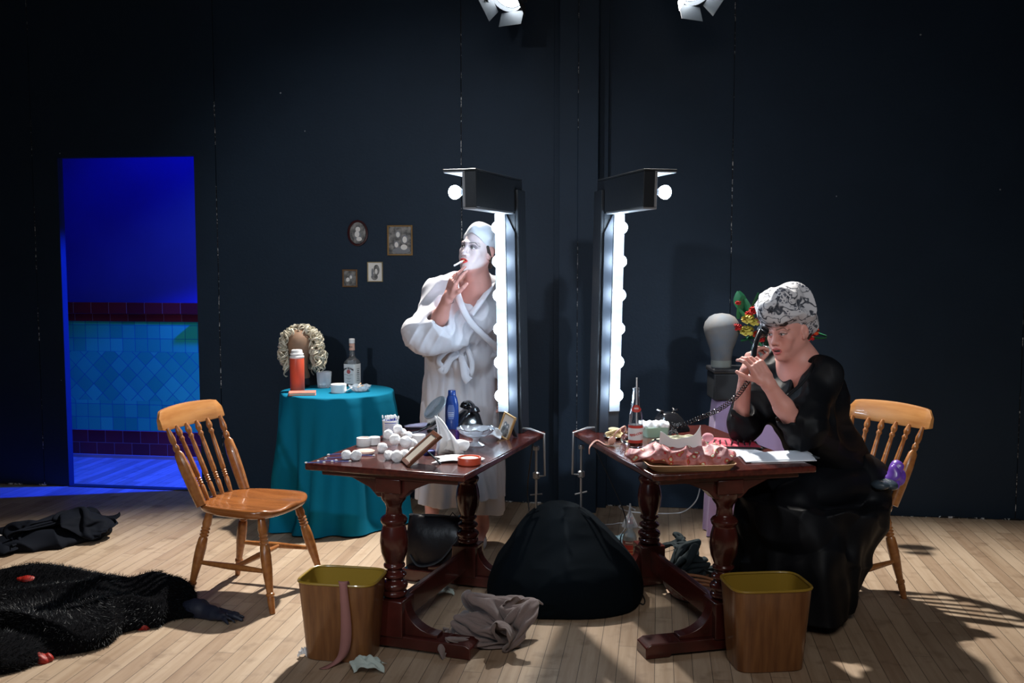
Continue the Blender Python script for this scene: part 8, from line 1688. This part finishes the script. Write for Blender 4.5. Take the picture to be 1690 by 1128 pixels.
cloth_heap('towel', TOWEL, M['brown'], Vector((-.11, 4.03, -.016)), R(20), (1.15, 1.0, .84), 'crumpled taupe towel on the floor between the left table and black mound', 'towel')
# black bag under the left table
t = thing('shoulder_bag', 'black glossy shoulder bag standing on the floor under the left table', 'bag', Vector((-.36, 4.86, 0)), R(-12))
q = MB(); loft(q, [sq_ring(.155, .06, 0, 48, 5), sq_ring(.168, .07, .03, 48, 5), sq_ring(.166, .065, .2, 48, 4.5), sq_ring(.158, .03, .29, 48, 4), sq_ring(.155, .012, .305, 48, 4)]); q.v = [(x, y + .006 * math.sin(x * 40 + z * 30), z) for x, y, z in q.v]; q.build('bag_body', mat('black_patent', (.006, .006, .009), .35, spec=.3, bump=(14, .25, .01)), t)
q = MB(); q.tube([(-.155, -.012, .30), (0, -.014, .306), (.155, -.012, .30)], .004, 6); q.tube([(.06, -.03, .308), (.075, -.03, .33), (.09, -.02, .308)], .003, 6); q.build('zip', M['blackmatt'], t)
q = MB(); q.tube(spline([(.14, -.03, .29), (.10, -.075, .2), (.02, -.09, .1), (-.08, -.09, .07), (-.13, -.08, .12)], 8), .007, 8, flat=.4); q.build('strap', M['blackmatt'], t)
# fur coat: pile of black fur with red lining showing
M['fur'] = mat('black_fur', (.006, .008, .011), .5, spec=.35)
fo = [('e', Vector((-1.95, 4.33, .02)), (.46, .27, .11), -.35), ('e', Vector((-2.22, 4.45, .03)), (.33, .22, .12), -.2), ('e', Vector((-1.62, 4.37, .03)), (.18, .15, .12), -.3), ('e', Vector((-1.93, 4.05, .02)), (.30, .20, .11), -.2), ('e', Vector((-2.02, 3.82, .02)), (.17, .17, .11), .3), ('e', Vector((-1.68, 4.24, .02)), (.12, .12, .09)), ('c', Vector((-1.62, 4.34, .03)), Vector((-1.42, 4.30, .02)), .06, .035), ('e', Vector((-2.35, 4.2, .02)), (.3, .3, .12), .1)]
fur = heap('fur_coat', 'black fur coat with red lining, thrown on the floor before the empty chair', 'coat', fo, mat('fur_hide', (.003, .003, .004), .9, spec=.05), lambda X, Y, Z: -.055 * (.45 - folds(X, Y, Z, 9, 12, .10)), h=.010, k=.05)
me = fur.data; nv = len(me.vertices); co = np.zeros(nv * 3, np.float32); me.vertices.foreach_get('co', co); co = co.reshape(-1, 3); nr = np.zeros(nv * 3, np.float32); me.vertices.foreach_get('normal', nr); nr = nr.reshape(-1, 3)
rg = np.random.default_rng(5); ids = rg.integers(0, nv, 42000); ids = ids[co[ids, 2] > .004]; b0 = co[ids] + rg.normal(0, .003, (len(ids), 3)).astype(np.float32); sd_ = rg.normal(0, 1, (len(ids), 3)); fld = np.stack([np.sin(b0[:, 1] * 9 + 1), np.cos(b0[:, 0] * 8), -.5 + 0 * b0[:, 0]], 1)
d = nr[ids] * .75 + fld * .55 + rg.normal(0, .22, (len(ids), 3)); d /= np.linalg.norm(d, axis=1)[:, None]; sdv = np.cross(d, sd_); sdv /= np.linalg.norm(sdv, axis=1)[:, None]; L = rg.uniform(.010, .024, len(ids))[:, None]
tv = np.stack([b0 - sdv * .0011, b0 + sdv * .0011, b0 + d * L], 1).reshape(-1, 3); tv[:, 2] = np.maximum(tv[:, 2], .001); q = bpy.data.meshes.new('fur_pile'); q.from_pydata(tv.tolist(), [], np.arange(len(tv)).reshape(-1, 3).tolist()); o = link_mesh('fur_pile', q, M['fur'], fur); o['kind'] = 'stuff'
M['redlin'] = mat('red_satin', (.30, .012, .006), .5)
for (px, py, z, rx, ry, rz_, tl_) in ((46, 957, 0, .050, .035, .020, .1), (236, 1036, 0, .032, .022, .030, -.1), (68, 1088, 0, .042, .03, .022, .2)):
    c_ = on_surface(fur, px, py, .021); S = Shape(); S.ell(c_, (rx, ry, rz_), np.array(Matrix.Rotation(tl_, 3, 'Y')), .01); S.disp = lambda X, Y, Z: -.008 * (folds(X, Y, Z, 3, 60, .02) - .4); S.build('red_lining', M['redlin'], fur, h=.003)
# black glove
gp = Vector((-1.31, 4.25, .026)); S = Shape(); hand(S, gp, (.93, -.36, -.02), (.05, .0, 1), -1, [(.12, .15, .1), (.1, .2, .1), (.15, .2, .1), (.2, .2, .1)], .38, (.1, .1), .82)
S.cap(gp + Vector((-.085, .045, .0)), gp, .042, .028, .02); S.cap(gp + Vector((-.13, .06, .0)), gp + Vector((-.07, .04, .005)), .03, .038, .02)
S.disp = lambda X, Y, Z: -.007 * (folds(X, Y, Z, 2, 60, .02) - .4); S.clip = lambda X, Y, Z: .001 - Z; o = S.build('glove', mat('black_leather_glove', (.012, .015, .03), .5), None, h=.0032, org=(gp.x, gp.y, 0)); o.location = (gp.x, gp.y, 0); tag(o, 'black glove lying on the floor at the edge of the fur coat', 'glove')
# black garment at the back left
g0 = Vector((-2.62, 5.42, 0))
M['black2'] = mat('black_jersey', (.003, .0045, .009), .85, spec=.15)
gm = cloth_heap('black_garment', GARMENT, M['black2'], g0 + Vector((.03, .04, 0)), R(12), (1.15, 1.35, .70), 'crumpled black garment on the floor in front of the blue doorway', 'garment')
S = Shape(); S.ell(g0 + Vector((.02, .02, .02)), (.27, .19, .065), np.array(Matrix.Rotation(.25, 3, 'Z')), .04); S.ell(g0 + Vector((-.22, -.08, .01)), (.2, .13, .04), None, .04); S.ell(g0 + Vector((.2, .1, .03)), (.14, .13, .06), None, .04)
S.disp = lambda X, Y, Z: -.022 * (.5 - folds(X, Y, Z, 29, 22, .07)); S.clip = lambda X, Y, Z: .002 - Z; o = S.build('folded_layer', M['black2'], gm, h=.007)
q = MB(); q.tube(spline([on_surface(gm, 38, 903, -.004), on_surface(gm, 66, 899, -.004), on_surface(gm, 92, 902, -.004)], 8), .004, 6, flat=.4); tag(q.build('garment_label', M['white']), 'thin white seam tape on the black garment by the doorway', 'tape')
q = MB(); pz = P(4, 880, .03); n_ = 24; rr_ = [pz + Vector((.07 * math.cos(a), .05 * math.sin(a), .012 * math.sin(2 * a))) for a in np.linspace(0, 2 * PI, n_)]; q.tube(rr_, .013, 8, flat=.6); tag(q.build('white_sandal', mat('white_leather', (.62, .58, .55), .5)), 'white looped strap shoe at the left edge of the picture', 'shoe')
# vodka bottle with a funnel stuck in it
vb = P(1039, 925); t = thing('vodka_bottle', 'clear bottle with red label on the floor, a plastic funnel stuck over it', 'bottle', vb)
q = MB(); q.lathe([(0, .034), (.004, .0375), (.14, .0375), (.165, .03), (.185, .017), (.205, .0145), (.23, .014)], n=32); q.build('bottle_body', mat('bottle_glass', (.55, .62, .66), .08, trans=.55), t)
q = MB(); q.lathe([(.03, .0379), (.105, .0379)], n=32, cap=False); q.build('label', mat('vodka_red', (.38, .025, .02), .5), t); q = MB(); q.lathe([(.108, .0380), (.128, .0380)], n=32, cap=False); q.build('label_band', mat('vodka_band', (.20, .025, .02), .5), t)
q = MB(); q.lathe([(.02, .0381), (.032, .0381)], n=32, cap=False); q.build('label_foot', M['label'], t)
text_mb('SMIRNOFF', .0125, bend(.0384, .118), M['label'], 'label_lettering', t, .0003); t.scale = (1, 1, .86); q = MB(); [q.grid(lambda u, v, z=z: Vector((.0383 * math.cos(-PI / 2 + (u - .5) * 1.1), .0383 * math.sin(-PI / 2 + (u - .5) * 1.1), z + v * .004)), 12, 2) for z in (.07, .052)]; q.build('print_lines', M['gold'], t)
q = MB(); q.lathe([(.23, .015), (.262, .015), (.264, .012)], n=20); q.build('cap', mat('red_cap', (.36, .02, .02), .4), t)
q = MB(); q.lathe([(.180, .044), (.184, .0445), (.245, .014), (.258, .007), (.302, .004), (.300, .003), (.258, .0055), (.244, .0125), (.182, .043)], n=28, cap=False); o = q.build('funnel', mat('clear_plastic', (.75, .78, .82), .15, trans=.75), None, loc=vb); tag(o, 'upturned clear plastic funnel over the neck of the floor bottle', 'funnel')
crumple('plastic_bag', P(1030, 915) + Vector((-.01, .05, 0)), .15, .12, .08, 14, mat('pale_blue_plastic', (.30, .48, .58), .25, trans=.3), 'crumpled pale blue plastic bag beside the bottle under the right table', 'bag')
# grey-green garment with a patterned bundle
gg = Vector((.86, 4.72, 0))
cloth_heap('grey_garment', TOWEL, mat('grey_green_knit', (.030, .038, .042), .95, spec=.1), gg + Vector((-.02, 0, 0)), R(150), (.80, .70, .80), 'crumpled grey-green knitted garment on the floor under the right table', 'garment')
gb = Vector((.83, 4.50, 0)); M['bundle'] = floral_mat(); 
heap('patterned_bundle', 'red and cream patterned cloth bundle on the floor under the right table', 'bundle', [('e', gb + Vector((-.05, .06, .07)), (.07, .07, .055)), ('e', gb + Vector((.04, -.02, .04)), (.11, .08, .045), -.5)], mat('cream_red_print', (.34, .30, .27), .8, noise=(38, (.20, .03, .03))), h=.005, seed=48, fr=34, amp=.014)
wt = None
for i, (dy, dz) in enumerate(((.0, .085), (-.03, .075), (-.055, .065))):
    q = MB(); 
    if wt is None: q.tube(spline([(-.07, 0, 0), (-.03, 0, .006), (.03, 0, .006), (.07, 0, 0)], 5), .007, 8); o = wt = q.build('wooden_peg', mat('orange_wood', (.42, .16, .06), .5))
    else: o = wt.copy(); COL.objects.link(o)
    o.location = gb + Vector((.03, dy, dz + .02)); o.rotation_euler = (0, .1, -.2 + .1 * i); tag(o, ['orange-brown rod on the patterned bundle, the rearmost of three', 'orange-brown rod on the patterned bundle, the middle of three', 'orange-brown rod on the patterned bundle, the foremost of three'][i], 'rod', 'rods on the patterned bundle')
q = MB(); q.tube([P(1084, 905, .03), P(1129, 889, .05)], .004, 8); q.sphere(P(1129, 889, .05), .010, 12); tag(q.build('drumstick', M['blackgloss']), 'thin black stick with a ball tip resting on the grey-green garment', 'stick')
# cables
q = MB(); q.tube(spline([wallpt(onwall(1155, 815)[0], -.06, .16), P(1148, 828, .1), P(1125, 846, .006), P(1085, 848, .005), P(1040, 845, .005), P(1022, 838, .005), P(1030, 833, .005), P(1048, 842, .005)], 12), .004, 8); tag(q.build('white_cable', M['white']), 'white cable running down the wall and along its foot', 'cable')
q = MB(); q.tube(spline([P(980, 867, .005), P(1010, 866, .005), P(1028, 864, .005), P(1060, 872, .005)], 8), .003, 8); tag(q.build('white_cable', M['white']), 'white cable on the floor between the black mound and funnel', 'cable')
q = MB(); q.tube(spline([P(1002, 893, .005), P(1022, 890, .005), P(1050, 898, .005)], 8), .003, 8); tag(q.build('white_cable', M['white']), 'short white cable on the floor left of the red-labelled bottle', 'cable')
q = MB(); q.tube(spline([tr(-.3, .35, .71), D(1031, 850, 4.70), D(1024, 890, 4.66), P(1026, 925, .005), P(1040, 955, .005), P(1062, 985, .005), P(1062, 998, .005), P(1050, 992, .005)], 12), .003, 8); tag(q.build('black_cable', M['blackmatt']), 'black cable hanging from the right table to the floor', 'cable')
q = MB(); q.tube(spline([tl(.3, .48, .70), D(871, 800, 4.95), D(873, 840, 4.93), D(877, 858, 4.85)], 8), .0035, 8); tag(q.build('black_cable', M['blackmatt']), 'black cable hanging from the left table behind the black mound', 'cable')
# perspex offcut by the column and tissues on the floor
crumple('tissue', P(606, 1108), .13, .09, .05, 17, mat('pale_green_tissue', (.50, .60, .58), .9), 'pale green tissue on the floor in front of the left bin')
crumple('tissue', P(501, 1085), .04, .035, .03, 19, M['tissue'], 'small white tissue ball on the floor left of the left bin')
crumple('tissue', P(735, 982), .08, .07, .035, 23, mat('pale_green_tissue_2', (.50, .60, .58), .9), 'pale tissue on the floor behind the taupe towel')
crumple('tissue', P(1163, 992), .07, .05, .03, 25, M['tissue'], 'white tissue on the floor beside the front foot of the right table')
# strap over the rim of the left bin
bl = Vector((-.675, 3.87, 0)); c_, s_ = math.cos(R(-10)), math.sin(R(-10))
def bp_(x, y, z): return bl + Vector((x * c_ - y * s_, x * s_ + y * c_, z))
q = MB(); path = spline([bp_(.045, -.09, .26), bp_(.045, -.108, .325), bp_(.046, -.123, .33), bp_(.05, -.124, .28), bp_(.055, -.120, .15), bp_(.045, -.118, .06), bp_(.02, -.13, .02), bp_(-.02, -.17, .004)], 6); vs = []; fs = []
for i, p in enumerate(path): w_ = .018 + .003 * math.sin(i * .3); vs += [p + Vector((-w_, -.001, 0)), p + Vector((0, -.005, 0)), p + Vector((w_, 0, 0))]
for i in range(len(path) - 1):
    for k in range(2): fs.append((i * 3 + k, i * 3 + k + 1, i * 3 + k + 4, i * 3 + k + 3))
q.add(vs, fs); tag(q.build('fabric_strap', mat('dusty_pink_strap', (.32, .15, .14), .8), sharp=180, solid=.002), 'dusty pink fabric strap hanging over the rim of the left bin', 'strap')
# purple satin and grey sash on the right chair
c_, s_ = math.cos(CRZ), math.sin(CRZ)
def chp(x, y, z): return CRX + Vector((x * c_ - y * s_, x * s_ + y * c_, z))
M['purple'] = mat('purple_satin', (.13, .05, .38), .3, spec=.8); pc = D(1478, 783, 4.42)
S = Shape(); S.ell(pc, (.035, .03, .055), None, .02); S.ell(pc + Vector((-.02, 0, -.03)), (.04, .03, .03), None, .02); S.disp = lambda X, Y, Z: -.014 * (folds(X, Y, Z, 19, 70, .02) - .4); o = S.build('purple_satin', M['purple'], None, h=.003, org=pc); o.location = pc; tag(o, 'purple satin cloth stuffed against the near post of the right chair', 'cloth')
pc = D(1458, 800, 4.38); S = Shape(); S.ell(pc, (.06, .05, .022), None, .02); S.disp = lambda X, Y, Z: -.010 * (folds(X, Y, Z, 13, 40, .03) - .4); o = S.build('folded_cap', mat('blue_grey_satin', (.03, .045, .06), .4), None, h=.004, org=pc); o.location = pc; tag(o, 'blue-grey satin cloth in front of the purple one', 'cloth')
